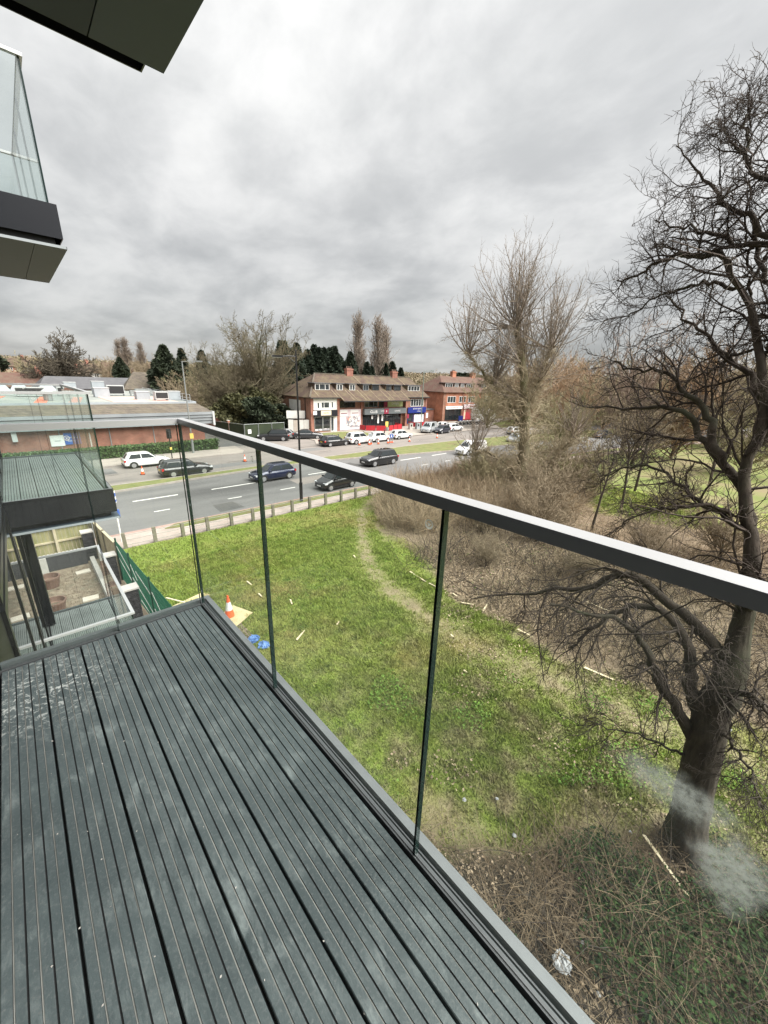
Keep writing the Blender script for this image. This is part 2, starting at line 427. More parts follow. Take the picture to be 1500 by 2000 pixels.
def rough_trunk(P, r, k, amp, rng, seed):
    """one limb as a closed tube with ridged, knotty bark"""
    n = len(P); T = np.gradient(P, axis=0); T = unit(T)
    A = unit(np.cross(T, np.array([[1.0, .13, 0]]))); B = np.cross(T, A)
    s = np.concatenate([[0], np.cumsum(np.linalg.norm(np.diff(P, axis=0), axis=1))])
    ang = np.arange(k) * 2 * np.pi / k; V = []
    for i in range(n):
        u = ang / (2 * np.pi) * 11 + seed * 7; w = vnoise(np.full(k, s[i] * 1.4 + seed * 13), np.sin(ang) * 1.5 + 5, 1.0, seed) * 2.2
        ridge = np.abs(np.sin((ang * 6.5 + w * 2.2))) * .6 + vnoise(u, np.full(k, s[i] * 4.0), 1.6, seed + 1) * .7
        knob = vnoise(np.cos(ang) * 1.2 + 9, np.full(k, s[i] * 1.1 + seed), 1.0, seed + 2) - .5
        rr = r[i] * (1 + amp * (ridge - .6) + amp * 1.6 * knob)
        V.append(P[i] + A[i] * (rr * np.cos(ang))[:, None] + B[i] * (rr * np.sin(ang))[:, None])
    V = np.concatenate(V); idx = np.arange(n * k).reshape(n, k)
    a = idx[:-1]; b = np.roll(a, -1, axis=1); c = idx[1:]; d = np.roll(c, -1, axis=1)
    return V, np.stack([a, b, d, c], axis=-1).reshape(-1, 4)

# ------------------------------------------------------------------ palette
mat('asphalt', (.14, .138, .134), (.18, .176, .169), 0.35, .9, bump=.25, bscale=90, c3=(.09, .088, .086), s3=.09, lo3=.5, hi3=.62, stretch=(.25, 1, 1))
mat('asphalt_old', (.19, .172, .155), (.24, .212, .19), .4, .92, bump=.25, bscale=60, c3=(.12, .112, .105), s3=.16, lo3=.52, hi3=.66, stretch=(.25, 1, 1))
mat('tarmac_dark', (.085, .085, .082), (.12, .115, .105), .5, .92, bump=.25, bscale=60)
mat('path_pink', (.36, .29, .255), (.43, .36, .32), 1.2, .9, bump=.2, bscale=50, c3=(.28, .235, .205), s3=.5)
mat('paving', (.30, .265, .23), (.37, .33, .285), .8, .9, bump=.2, bscale=30, c3=(.22, .2, .175), s3=.25)
mat('kerb', (.36, .32, .29), (.27, .24, .215), 2.0, .9)
mat('kerb_red', (.32, .2, .17), (.38, .27, .235), 2.0, .9)
mat('roadpaint', (.72, .71, .67), (.5, .49, .46), 3.0, .7, lo=.5, hi=.75)
mat('verge', (.115, .145, .04), (.19, .185, .07), 1.4, .95, bump=.8, bscale=9, c3=(.15, .12, .055), s3=.5, lo3=.55, hi3=.7)
mat('park', (.125, .16, .035), (.18, .20, .055), .45, .95, bump=1.0, bscale=7, c3=(.20, .165, .085), s3=.16, lo3=.45, hi3=.62)
mat('earth', (.10, .075, .052), (.15, .115, .08), 1.2, .95, bump=.8, bscale=12)
mat('far_ground', (.09, .085, .045), (.13, .10, .06), .02, .95)
mat('rail_metal', (.50, .505, .51), None, rough=.35, metal=.25)
mat('trim_metal', (.10, .105, .11), (.125, .13, .135), 9.0, .42, .35, bump=.02, bscale=200)
mat('cap_metal', (.17, .18, .185), (.20, .21, .215), 9.0, .5, .3)
mat('fascia', (.014, .015, .019), None, rough=.22)
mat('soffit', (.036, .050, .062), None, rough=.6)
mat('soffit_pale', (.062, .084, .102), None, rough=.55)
mat('soffit_green', (.095, .104, .104), None, rough=.6)
mat('facade', (.008, .008, .010), (.011, .011, .013), 2.0, .5)
mat('black_frame', (.008, .008, .009), None, rough=.35)
mat('gasket', (.006, .006, .007), None, rough=.7)
mat('groove_dust', (.42, .43, .40), (.15, .16, .15), 4.0, .9, lo=.4, hi=.72)
mat('groove_dark', (.012, .013, .014), None, rough=.9)
def deck_material():
    m, ns, ls, b = newmat('deck')
    b.inputs['Roughness'].default_value = .45; b.inputs['Specular IOR Level'].default_value = .6
    g = N(ns, 'ShaderNodeNewGeometry').outputs['Position']
    def nz(s, a, c, st=(1, 1, 1), d=8.0, dist=0.0):
        mp = N(ns, 'ShaderNodeMapping'); mp.inputs['Scale'].default_value = st; mp.inputs['Rotation'].default_value = (0, 0, R(20)); ls.new(g, mp.inputs[0])
        n = N(ns, 'ShaderNodeTexNoise'); n.inputs['Scale'].default_value = s; n.inputs['Detail'].default_value = d; n.inputs['Roughness'].default_value = .68
        n.inputs['Distortion'].default_value = dist; ls.new(mp.outputs[0], n.inputs['Vector'])
        r_ = N(ns, 'ShaderNodeMapRange'); ls.new(n.outputs[0], r_.inputs[0]); r_.inputs[1].default_value = a; r_.inputs[2].default_value = c
        return r_.outputs[0]
    def mix(f, a, c):
        x = N(ns, 'ShaderNodeMixRGB'); ls.new(f, x.inputs[0])
        if hasattr(a, 'is_linked'): ls.new(a, x.inputs[1])
        else: x.inputs[1].default_value = c4(a)
        x.inputs[2].default_value = c4(c); return x.outputs[0]
    def mul(a, c):
        x = N(ns, 'ShaderNodeMath', operation='MULTIPLY'); ls.new(a, x.inputs[0])
        if isinstance(c, float): x.inputs[1].default_value = c
        else: ls.new(c, x.inputs[1])
        return x.outputs[0]
    col = mix(nz(2.2, .35, .7), (.050, .066, .069), (.082, .104, .107))
    col = mix(mul(nz(26.0, .46, .74, (1, .35, 1), dist=.6), nz(5.5, .44, .68)), col, (.285, .325, .32))      # scuffed film of dust
    col = mix(mul(nz(120.0, .52, .75, d=2.0), .35), col, (.20, .205, .20))                                          # mineral grain
    # dried pale splashes by the far end of the wall side
    sub = N(ns, 'ShaderNodeVectorMath', operation='SUBTRACT'); ls.new(g, sub.inputs[0]); sub.inputs[1].default_value = (-.16, 2.02, CH - 1.365)
    sc_ = N(ns, 'ShaderNodeVectorMath', operation='MULTIPLY'); ls.new(sub.outputs[0], sc_.inputs[0]); sc_.inputs[1].default_value = (1, 1.1, 1)
    ln = N(ns, 'ShaderNodeVectorMath', operation='LENGTH'); ls.new(sc_.outputs[0], ln.inputs[0])
    r_ = N(ns, 'ShaderNodeMapRange', interpolation_type='SMOOTHSTEP'); ls.new(ln.outputs['Value'], r_.inputs[0])
    r_.inputs[1].default_value = .42; r_.inputs[2].default_value = .06; r_.inputs[3].default_value = 0; r_.inputs[4].default_value = 1
    col = mix(mul(r_.outputs[0], nz(24.0, .53, .63, dist=2.2, d=4.0)), col, (.50, .52, .50))
    ls.new(col, b.inputs['Base Color'])
    bp = N(ns, 'ShaderNodeBump'); bp.inputs['Strength'].default_value = .25; bp.inputs['Distance'].default_value = .002
    ls.new(nz(160.0, .2, .8, d=3.0), bp.inputs['Height']); ls.new(bp.outputs[0], b.inputs['Normal'])
deck_material()
mat('deck_sky_sheen', (.20, .225, .215), (.26, .285, .275), 5.0, .5, c3=(.15, .165, .16), s3=1.5)  # same boards, lightened in colour to stand for low-angle sky reflection
glass_mat('pane', (.955, .98, .97), 1.45, (.55, .58, .55), .035)
glass_mat('pane_near', (.955, .98, .97), 1.45, (.55, .58, .55), .03,
          stains=((.635, -.005, CH - .588, .058, .50, (1, .62, 1.6)), (.635, -.09, CH - .668, .062, .66, (1, 1.2, .95))))
glass_mat('pane_green', (.945, .974, .966), 1.5, (.62, .65, .64), .06)
mat('glass_edge', (.005, .02, .017), None, rough=.15)
glass_mat('etched', (.9, .9, .9), 1.3, (.9, .9, .86), 40.0)
mat('window_dark', (.02, .024, .026), None, rough=.03, spec=.8)
mat('window_mirror', (.02, .022, .02), None, rough=.0, metal=0, spec=1.0)
mat('window_far', (.03, .036, .04), (.10, .11, .11), .9, .12, lo=.5, hi=.75)
mat('pvc_white', (.78, .78, .76), None, rough=.4)
mat('render_white', (.76, .75, .71), (.68, .66, .61), 1.2, .8)
mat('timber_green', (.26, .25, .12), (.34, .31, .17), 3.0, .9, c3=(.17, .18, .07), s3=1.3, stretch=(2, 2, .4))
mat('timber_pale', (.42, .36, .24), (.52, .46, .32), 4.0, .85)
mat('timber_grey', (.16, .145, .11), (.23, .205, .16), 5.0, .95, c3=(.13, .14, .07), s3=2.0)
mat('ply', (.48, .40, .22), (.55, .47, .28), 3.0, .8, c3=(.5, .4, .2), s3=1.2)
mat('mesh_green', (.012, .10, .058), (.02, .13, .075), 4.0, .6)
mat('green_post', (.006, .055, .032), None, rough=.5)
mat('white_tape', (.78, .79, .76), None, rough=.6)
mat('wire', (.22, .21, .19), None, rough=.5, metal=.5)
mat('black_paint', (.012, .012, .013), None, rough=.35)
mat('galv', (.33, .35, .345), (.27, .285, .28), 3.0, .5, .5)
mat('galv_green', (.19, .25, .22), None, rough=.5, metal=.3)
mat('lamp_lens', (.6, .6, .57), None, rough=.2)
mat('orange', (.85, .13, .035), None, rough=.5)
mat('reflective', (.82, .82, .80), None, rough=.4)
mat('rubber', (.016, .016, .017), None, rough=.8)
mat('blue_bag', (.08, .17, .40), (.13, .24, .48), 9.0, .45)
mat('white_bag', (.46, .47, .48), (.33, .335, .34), 12.0, .4)
mat('wood_chip', (.60, .50, .32), (.68, .6, .42), 6.0, .85)
mat('bark', (.040, .031, .023), (.075, .058, .043), 9.0, .95, bump=1.0, bscale=16, c3=(.06, .062, .035), s3=1.1, lo3=.5, hi3=.66, stretch=(1, 1, .35))
mat('bark_twig', (.045, .033, .027), (.075, .056, .044), 1.5, .9, c3=(.11, .095, .07), s3=2.2, lo3=.58, hi3=.7)
mat('bark_ash', (.17, .14, .09), (.22, .19, .12), 2.0, .95, bump=.6, bscale=9, c3=(.13, .13, .06), s3=.8)
mat('twig_ash', (.21, .17, .135), (.27, .22, .175), .3, .9)
mat('twig_pale', (.36, .30, .20), (.43, .36, .25), .4, .9)
mat('twig_olive', (.25, .215, .125), (.31, .27, .16), .3, .9, c3=(.19, .185, .085), s3=.25)
mat('twig_oak', (.075, .062, .045), (.10, .085, .06), .3, .9)
mat('twig_bush', (.115, .095, .06), (.155, .13, .08), .3, .9, c3=(.11, .11, .05), s3=.25)
mat('twig_pink', (.26, .19, .15), (.30, .225, .18), .3, .9)
mat('twig_brown', (.22, .175, .115), (.28, .225, .15), .3, .9)
mat('twig_rust', (.33, .21, .125), (.29, .21, .13), .3, .9)
mat('stem_tan', (.29, .22, .14), (.165, .118, .075), 1.1, .9, island=.5, c3=(.14, .10, .07), s3=2.0)
mat('stem_brown', (.29, .222, .145), (.39, .31, .205), .7, .9, island=.5, c3=(.19, .16, .10), s3=.35)
mat('litter', (.28, .21, .14), (.37, .29, .20), 2.0, .95, island=.45)
mat('leaf_ivy', (.02, .042, .014), (.042, .072, .022), 1.5, .75, island=.5, spec=.15)
mat('leaf_bright', (.10, .185, .03), (.14, .22, .045), 1.5, .75, island=.4, spec=.15)
mat('leaf_hedge', (.055, .105, .03), (.085, .14, .045), 1.2, .7, island=.45)
mat('leaf_dark', (.018, .028, .013), (.03, .042, .018), .6, .8, island=.45)
mat('leaf_conifer', (.018, .032, .018), (.034, .05, .027), .4, .85, island=.45)
mat('leaf_olive', (.075, .075, .03), (.10, .10, .042), .5, .8, island=.45)
brick_mat('brick_red', (.27, .095, .062), (.33, .125, .08), (.25, .17, .14))
brick_mat('brick_orange', (.42, .15, .075), (.36, .12, .065), (.36, .22, .16))
brick_mat('brick_brown', (.25, .10, .06), (.31, .135, .08), (.25, .19, .15))
mat('brick_dark', (.035, .034, .037), (.055, .052, .054), 9.0, .85, island=.35)
mat('coping', (.48, .45, .42), (.4, .38, .35), 5.0, .85)
tile_mat('roof_brown', (.075, .047, .036), (.11, .07, .052), (.135, .11, .06))
tile_mat('roof_grey', (.09, .075, .06), (.15, .125, .10), (.15, .13, .09), .2)
tile_mat('roof_red', (.12, .06, .047), (.15, .08, .06), (.13, .10, .07))
mat('lichen', (.24, .20, .13), (.16, .12, .08), 1.5, .9)
mat('slate', (.085, .085, .09), (.11, .11, .115), 1.0, .8)
mat('roof_pink', (.50, .33, .28), (.58, .42, .36), .35, .85, c3=(.42, .34, .31), s3=.2)
mat('roof_orange', (.62, .17, .10), (.55, .20, .13), .6, .8)
mat('roof_felt', (.27, .285, .265), (.21, .235, .22), .4, .9, c3=(.34, .34, .30), s3=.3)
mat('unit_white', (.50, .51, .50), (.42, .43, .425), 1.0, .6)
mat('unit_grey', (.28, .31, .33), (.34, .37, .39), 1.0, .6)
mat('cladding', (.21, .23, .24), (.27, .29, .30), .5, .6)
mat('shop_black', (.012, .013, .018), None, rough=.4)
mat('shop_cream', (.72, .63, .46), None, rough=.6)
mat('shop_navy', (.014, .03, .19), None, rough=.4)
mat('shop_grey', (.13, .145, .15), None, rough=.5)
mat('shop_green', (.45, .50, .22), None, rough=.6)
mat('shop_pink', (.72, .55, .58), (.62, .6, .62), 1.2, .6)
mat('print_white', (.80, .80, .78), None, rough=.6)
mat('print_red', (.50, .05, .07), None, rough=.6)
mat('print_maroon', (.26, .02, .05), None, rough=.6)
mat('poster', (.74, .70, .68), (.25, .25, .27), 1.6, .6, lo=.48, hi=.56, c3=(.55, .32, .28), s3=1.1, lo3=.56, hi3=.62)
mat('barrier_red', (.40, .012, .022), (.46, .02, .03), 1.0, .6)
mat('sign_blue', (.05, .12, .42), None, rough=.5)
mat('yellow', (.75, .52, .12), None, rough=.6)
mat('gravel', (.17, .125, .09), (.30, .24, .175), 4.0, .95, bump=1.0, bscale=30, c3=(.15, .14, .10), s3=1.4)
mat('stone_slab', (.50, .43, .36), (.58, .52, .45), 3.0, .9)
mat('terracotta', (.14, .08, .06), (.20, .125, .095), 4.0, .85)
mat('tyre', (.014, .014, .015), None, rough=.85)
mat('rim', (.50, .51, .52), None, rough=.3, metal=.7)
mat('car_trim', (.018, .018, .019), None, rough=.6)
mat('car_glass', (.022, .028, .03), None, rough=.04, spec=.7)
mat('headlight', (.66, .68, .70), None, rough=.12)
mat('taillight', (.40, .02, .02), None, rough=.25)
mat('plate_white', (.72, .72, .70), None, rough=.5)
mat('plate_yellow', (.70, .52, .08), None, rough=.5)
for n_, c_ in dict(white=(.72, .72, .71), black=(.005, .0055, .0065), navy=(.010, .016, .05), darkgrey=(.022, .024, .027), silver=(.42, .44, .45), ink=(.018, .02, .032)).items():
    mat('paint_' + n_, c_, None, rough=.32, coat=1.0, metal=.35 if n_ in ('silver', 'navy') else 0.0)

# ------------------------------------------------------------------ ground, road, pavements
def structure(name, mb, m, **k): return tag(mb.build(name, m, **k), kind='structure')
structure('ground', MB().box(-1500, 1500, -1500, 1500, -.4, -.2), 'far_ground')
CURVE = [(-80, 25.9), (25, 25.7), (36, 25.0), (50, 23.2), (70, 20.0), (100, 14.0), (160, 2)]
FARED = [(-80, 46.4), (40, 46.6), (60, 46.8), (75, 46.0), (100, 42.0), (160, 30)]
structure('road', MB().prism(CURVE + FARED[::-1], -.3, -.10), 'asphalt')
MED_N = [(-80, 35.9), (4.4, 36.0), (10.4, 36.7), (17.4, 37.3), (24, 37.2), (30.4, 36.4), (36, 34.9), (44, 33.2), (60, 31.3), (80, 28.6), (110, 23), (160, 11)]
MED_F = [(-80, 37.3), (4.7, 37.8), (14, 38.1), (23, 38.6), (31.5, 38.8), (41, 39.2), (51, 38.9), (66, 37.4), (84, 34.6), (110, 29), (160, 17)]
structure('far_carriageway', MB().prism(MED_F + FARED[::-1], -.097, -.094), 'asphalt_old')
structure('central_reservation', MB().prism(MED_N + MED_F[::-1], -.2, .03), 'verge')
def strip(line, w, z0, z1, mb=None, side=1):
    mb = mb or MB(); p = [Vector((a, b)) for a, b in line]
    off = []
    for i in range(len(p)):
        t = (p[min(i + 1, len(p) - 1)] - p[max(i - 1, 0)]).normalized(); off.append(p[i] + Vector((-t.y, t.x)) * w * side)
    for i in range(len(p) - 1):
        mb.prism([tuple(p[i]), tuple(p[i + 1]), tuple(off[i + 1]), tuple(off[i])], z0, z1)
    return mb
km = strip(MED_N, .15, -.2, .045, side=-1); strip(MED_F, .15, -.2, .045, km)
structure('kerb', km, 'kerb')
structure('near_kerb', strip(CURVE, .28, -.2, .012, side=-1), 'kerb_red')
# footpath between the wire fence and the kerb, with a strip of grass from the bus stop on
NEARP = [(-80, 23.3), (25, 23.3), (36, 22.6), (50, 20.6), (70, 17.2), (100, 11), (160, -1)]
structure('footpath', MB().prism(NEARP + [(x, y - .28) for x, y in CURVE[::-1]], -.2, 0), 'path_pink')
structure('grass_verge', MB().prism([(5.3, 25.0), (6.2, 24.75), (25, 24.6), (36, 23.7), (50, 21.8), (70, 18.4), (100, 12.3), (100, 13.65), (70, 19.65), (50, 22.85), (36, 24.65), (25, 25.38), (6, 25.5)], -.1, .035), 'verge')
# far side: pavement, forecourts
structure('pavement', MB().prism([(-80, 46.4), (19.5, 46.5), (20.3, 48), (20.6, 51.6), (-80, 51.6)], -.2, .02).prism([(32.0, 46.58), (60, 46.8), (75, 46.0), (100, 42.0), (140, 34), (140, 60), (73, 60.0), (73, 75), (66.6, 75), (66.6, 58), (32.6, 58), (32.6, 50.4), (31.2, 48)], -.2, .02), 'paving')
kf = strip([(-80, 46.4), (19.5, 46.5), (20.3, 48), (20.6, 51.6)], .14, -.2, .035, side=-1)
strip([(32.6, 52), (32.6, 50.4), (31.2, 48), (30.8, 47.2), (32.0, 46.58), (60, 46.8), (75, 46.0), (100, 42.0)], .14, -.2, .035, kf, side=1)
structure('far_kerb', kf, 'kerb')
structure('forecourt', MB().prism([(19.5, 46.45), (32.0, 46.5), (31.2, 48), (32.6, 50.4), (32.6, 58), (37, 58), (37, 75), (24, 75), (20.6, 56), (20.6, 51.6), (20.3, 48)], -.2, -.03), 'asphalt_old')
structure('driveway', MB().prism([(18.9, 51.6), (23.6, 51.6), (26, 75), (18.9, 75)], -.2, .0), 'tarmac_dark')
structure('shop_lawn', MB().prism([(34.4, 49.6), (45.4, 50.2), (45.6, 54.6), (43, 56.8), (36.0, 56.8)], -.1, .04), 'verge')
# road markings
rm = MB()
def dash(x0, x1, y, w=.12): rm.box(x0, x1, y - w / 2, y + w / 2, -.1, -.094)
for x0, x1 in ((-12, -8), (-3.4, .6), (5.1, 8.2), (10.8, 14.7), (20.2, 24.2), (33.2, 36.8), (39, 42)): dash(x0, x1, 32.55, .17)
for x0, x1 in ((-6, -4), (.2, 2.2), (5.7, 6.7), (10.8, 11.9), (15.3, 16.7), (20.6, 21.7), (25.3, 26.4), (33.2, 34.3), (37.5, 38.5)): dash(x0, x1, 29.15)
structure('road_marking', rm, 'roadpaint')
rm = MB()
for x in range(-20, 60, 6): dash(x, x + 2, 42.4)
structure('far_road_marking', rm, 'roadpaint')

for i, (x0, x1, y0, y1) in enumerate(((-3, 3.5, 33.0, 35.2), (17.5, 24, 29.6, 31.8), (9.2, 11.0, 26.4, 28.3), (26, 27.4, 33.2, 34.9), (38, 46, 26.0, 28.4), (13, 19.5, 40.2, 41.9), (24, 30, 43.6, 45.6), (1, 6, 42.9, 45.5))):
    z_ = -.0985 if y1 < 38 else -.0925
    structure('road_patch', MB().prism([(x0, y0), (x1, y0 + .1), (x1 - .15, y1), (x0 + .1, y1 - .05)], -.12, z_), ('tarmac_dark', 'asphalt_old', 'tarmac_dark')[i % 3] if y1 < 38 else 'asphalt')
# the green: a gently uneven sheet; wear (trodden earth, leaf litter) is stored per vertex
TRAIL = [(24.5, 22.95), (20.3, 22.4), (16.94, 20.2), (13.82, 16.59), (11.94, 13.68), (10.97, 11.11), (10.69, 8.68), (10.66, 6.17), (10.89, 3.94), (11.27, 2.47), (11.75, .57), (12.16, -1.04), (12.6, -5)]
THICK = [(19.6, 21.2), (17.6, 19.6), (16.1, 17.4), (15.0, 14.6), (14.4, 12.0), (13.1, 9.6), (12.4, 6.5), (12.35, 4.0), (12.5, 2.2), (12.9, .5), (13.6, -1.6), (16, -8), (40, -8.5), (36, -1), (33, 3.2), (31.5, 6.5), (31, 9.5), (35, 14), (36, 19), (26, 22.3)]
BRAM = [(.8, 8.6), (2.9, 7.2), (3.9, 5.8), (4.3, 4.4), (4.9, 3.0), (5.6, 2.1), (6.8, 1.3), (7.9, .6), (8.9, -.4), (9.5, -1.8), (10, -9), (-.2, -9), (-.2, 8.6)]
def earth_at(x, y):
    n1_ = vnoise(x, y, .9, 3); n2_ = vnoise(x, y, 2.7, 5)
    w_ = .55 + .45 * np.clip((14 - y) / 14, 0, 1)
    e = np.clip(1.15 - segdist(x, y, TRAIL) / (w_ * (0.9 + 1.2 * n1_)), 0, 1) * (.50 + .4 * n2_) * np.clip((y + 2) / 12, .8, 1)
    for poly, soft in ((THICK, .9), (BRAM, 1.0)):
        ring = list(poly) + [poly[0]]
        d = segdist(x, y, ring); s = np.where(inpoly(x, y, poly), d, -d) + (n1_ - .5) * 1.5 + (n2_ - .5) * .7
        e = np.maximum(e, np.clip(.5 + s / soft, 0, 1))
    return e
def scrub_at(x, y):
    n1_ = vnoise(x, y, .9, 3); out = np.zeros(len(x))
    for poly, amt in ((BRAM, 1.0), (THICK, .08)):
        d = segdist(x, y, list(poly) + [poly[0]]); s = np.where(inpoly(x, y, poly), d, -d) + (n1_ - .5) * 1.2
        out = np.maximum(out, np.clip(.3 + s, 0, 1) * amt)
    return out
def ground_z(x, y): return (vnoise(x, y, .55, 11) - .5) * .10 + (vnoise(x, y, 2.2, 12) - .5) * .03 - .01
gx = np.arange(2.55, 42.01, .22); gy = np.arange(-9, 23.12, .22)
GX, GY = np.meshgrid(gx, gy); fx, fy = GX.ravel(), GY.ravel()
fz = ground_z(fx, fy); nxg = len(gx)
quad = (np.arange(len(gy) - 1)[:, None] * nxg + np.arange(nxg - 1)[None, :]).ravel()
FQ = np.stack([quad, quad + 1, quad + 1 + nxg, quad + nxg], axis=1)
m, ns, ls, b = newmat('lawn')
b.inputs['Roughness'].default_value = .95; b.inputs['Specular IOR Level'].default_value = .2
def lawn_colour(ns, ls, b, blades):
    g = N(ns, 'ShaderNodeNewGeometry'); po = g.outputs['Position']
    def nz(s, a, c, d=6.0):
        n = N(ns, 'ShaderNodeTexNoise'); n.inputs['Scale'].default_value = s; n.inputs['Detail'].default_value = d; n.inputs['Roughness'].default_value = .6; ls.new(po, n.inputs['Vector'])
        r_ = N(ns, 'ShaderNodeMapRange'); ls.new(n.outputs[0], r_.inputs[0]); r_.inputs[1].default_value = a; r_.inputs[2].default_value = c; return r_.outputs[0]
    def mix(f, a, c):
        x = N(ns, 'ShaderNodeMixRGB'); ls.new(f, x.inputs[0])
        if hasattr(a, 'is_linked'): ls.new(a, x.inputs[1])
        else: x.inputs[1].default_value = c4(a)
        x.inputs[2].default_value = c4(c); return x.outputs[0]
    col = mix(nz(.5, .35, .65), (.180, .245, .042), (.240, .290, .064))
    col = mix(nz(.22, .5, .68), col, (.31, .275, .10))
    col = mix(nz(2.6, .55, .72), col, (.115, .195, .03))
    col = mix(nz(6.5, .56, .80), col, (.29, .265, .11))
    # tired straw-coloured grass towards the building side
    sx = N(ns, 'ShaderNodeSeparateXYZ'); ls.new(po, sx.inputs[0])
    r_ = N(ns, 'ShaderNodeMapRange'); ls.new(sx.outputs[1], r_.inputs[0]); r_.inputs[1].default_value = 12.0; r_.inputs[2].default_value = 3.0; r_.inputs[3].default_value = 0.0; r_.inputs[4].default_value = 1.0
    mm = N(ns, 'ShaderNodeMath', operation='MULTIPLY'); ls.new(r_.outputs[0], mm.inputs[0]); ls.new(nz(1.3, .42, .66), mm.inputs[1])
    col = mix(mm.outputs[0], col, (.30, .26, .145))
    if blades:
        r2 = N(ns, 'ShaderNodeMapRange'); ls.new(g.outputs['Random Per Island'], r2.inputs[0]); r2.inputs[3].default_value = .76; r2.inputs[4].default_value = 1.28
        hs = N(ns, 'ShaderNodeHueSaturation'); ls.new(r2.outputs[0], hs.inputs['Value']); ls.new(col, hs.inputs['Color']); col = hs.outputs[0]
    else:
        at = N(ns, 'ShaderNodeAttribute'); at.attribute_name = 'earth'
        ec = mix(nz(5.0, .4, .6), (.225, .17, .115), (.31, .245, .175))
        ec = mix(nz(.8, .45, .75), ec, (.17, .13, .09))
        a2 = N(ns, 'ShaderNodeAttribute'); a2.attribute_name = 'scrub'; ec = mix(a2.outputs['Fac'], ec, (.055, .042, .03))
        x = N(ns, 'ShaderNodeMixRGB'); ls.new(at.outputs['Fac'], x.inputs[0]); ls.new(col, x.inputs[1]); ls.new(ec, x.inputs[2]); col = x.outputs[0]
        bp = N(ns, 'ShaderNodeBump'); bp.inputs['Strength'].default_value = .9; bp.inputs['Distance'].default_value = .05
        ls.new(nz(16.0, .2, .8, 3.0), bp.inputs['Height']); ls.new(bp.outputs[0], b.inputs['Normal'])
    ls.new(col, b.inputs['Base Color'])
lawn_colour(ns, ls, b, False)
m, ns, ls, b = newmat('grass_blade'); b.inputs['Roughness'].default_value = .8; b.inputs['Specular IOR Level'].default_value = .25
lawn_colour(ns, ls, b, True)
tag(link('lawn', npmesh('lawn', np.stack([fx, fy, fz], 1), FQ, 'lawn', True, {'earth': earth_at(fx, fy), 'scrub': scrub_at(fx, fy)})), kind='structure')
structure('park', MB().prism([(-60, -9), (2.55, -9), (2.55, 8.3), (-60, 8.3)], -.3, -.02).prism([(2.55, -70), (160, -70), (160, -1.2), (100, 10.9), (70, 17.1), (50, 20.5), (42, 21.8), (42, -9), (2.55, -9)], -.3, -.02).prism([(70, 17.0), (70, 17.1)] + [(71, 17)], -.3, -.02), 'park')
structure('far_lawn', MB().prism([(78, 46), (100, 42.3), (150, 32), (150, 46), (100, 56), (84, 52)], -.1, .05), 'park')
structure('far_road', MB().prism([(100, 56.4), (150, 46.4), (150, 52), (104, 60)], -.1, .04), 'asphalt_old')

# hills on the skyline, with the town's gardens and woods on them
hv, hf = [], []
xs = np.linspace(-420, 900, 60)
for j, (dist, hh) in enumerate(((150, -1), (230, 4.5), (330, 10.5), (480, 15.5), (700, 14))):
    for i, t in enumerate(np.linspace(-35, 100, 60)):
        a = math.radians(t); d = dist
        hv.append((d * math.sin(a), d * math.cos(a), max(-1.0, hh + (float(vnoise(t, j * 3.1, .22, 4)) - .5) * 7 * (j > 0))))
for j in range(4):
    for i in range(59): hf.append((j * 60 + i, j * 60 + i + 1, (j + 1) * 60 + i + 1, (j + 1) * 60 + i))
hm = MB(); hm.add(hv, hf); structure('hill', hm, 'far_ground', smooth=True)

# ------------------------------------------------------------------ the block of flats and its balconies
flats = thing('apartment_building', 'dark faced block of flats that the glass balconies hang from', 'building', (-.3, 0, 0))
MB().box(-9, 0, -9, 8.95, 0, 20).build('wall', 'facade', flats)
MB().box(.013, .10, 8.02, 8.40, CH - 1.365 - 2.87 + .03, CH - 1.365 - .36).build('corner_post', 'black_frame', flats)
ZT = CH - 1.365                     # our deck
FLOORS = [ZT - 2.87, ZT, ZT + 2.87]
for zt in FLOORS:
    for y0, y1 in ((-1.5, 2.1), (3.0, 5.5), (5.62, 8.12)):
        if zt == ZT and y0 < 2: continue
        fr = MB().box(-.02, .022, y0, y0 + .07, zt + .02, zt + 2.845).box(-.02, .022, y1 - .07, y1, zt + .02, zt + 2.845)
        fr.box(-.02, .022, y0 + .07, y1 - .07, zt + 2.775, zt + 2.845).box(-.02, .022, y0 + .07, y1 - .07, zt + .02, zt + .08)
        fr.box(-.02, .022, (y0 + y1) / 2 - .03, (y0 + y1) / 2 + .03, zt + .08, zt + 2.775)
        w_ = fr.build('window', 'black_frame', flats)
        ym = (y0 + y1) / 2
        MB().box(.002, .012, y0 + .07, ym - .04, zt + .08, zt + 2.775).build('pane', 'window_mirror', w_)
        MB().box(.002, .012, ym + .04, y1 - .07, zt + .08, zt + 2.775).build('pane', 'window_mirror', w_)

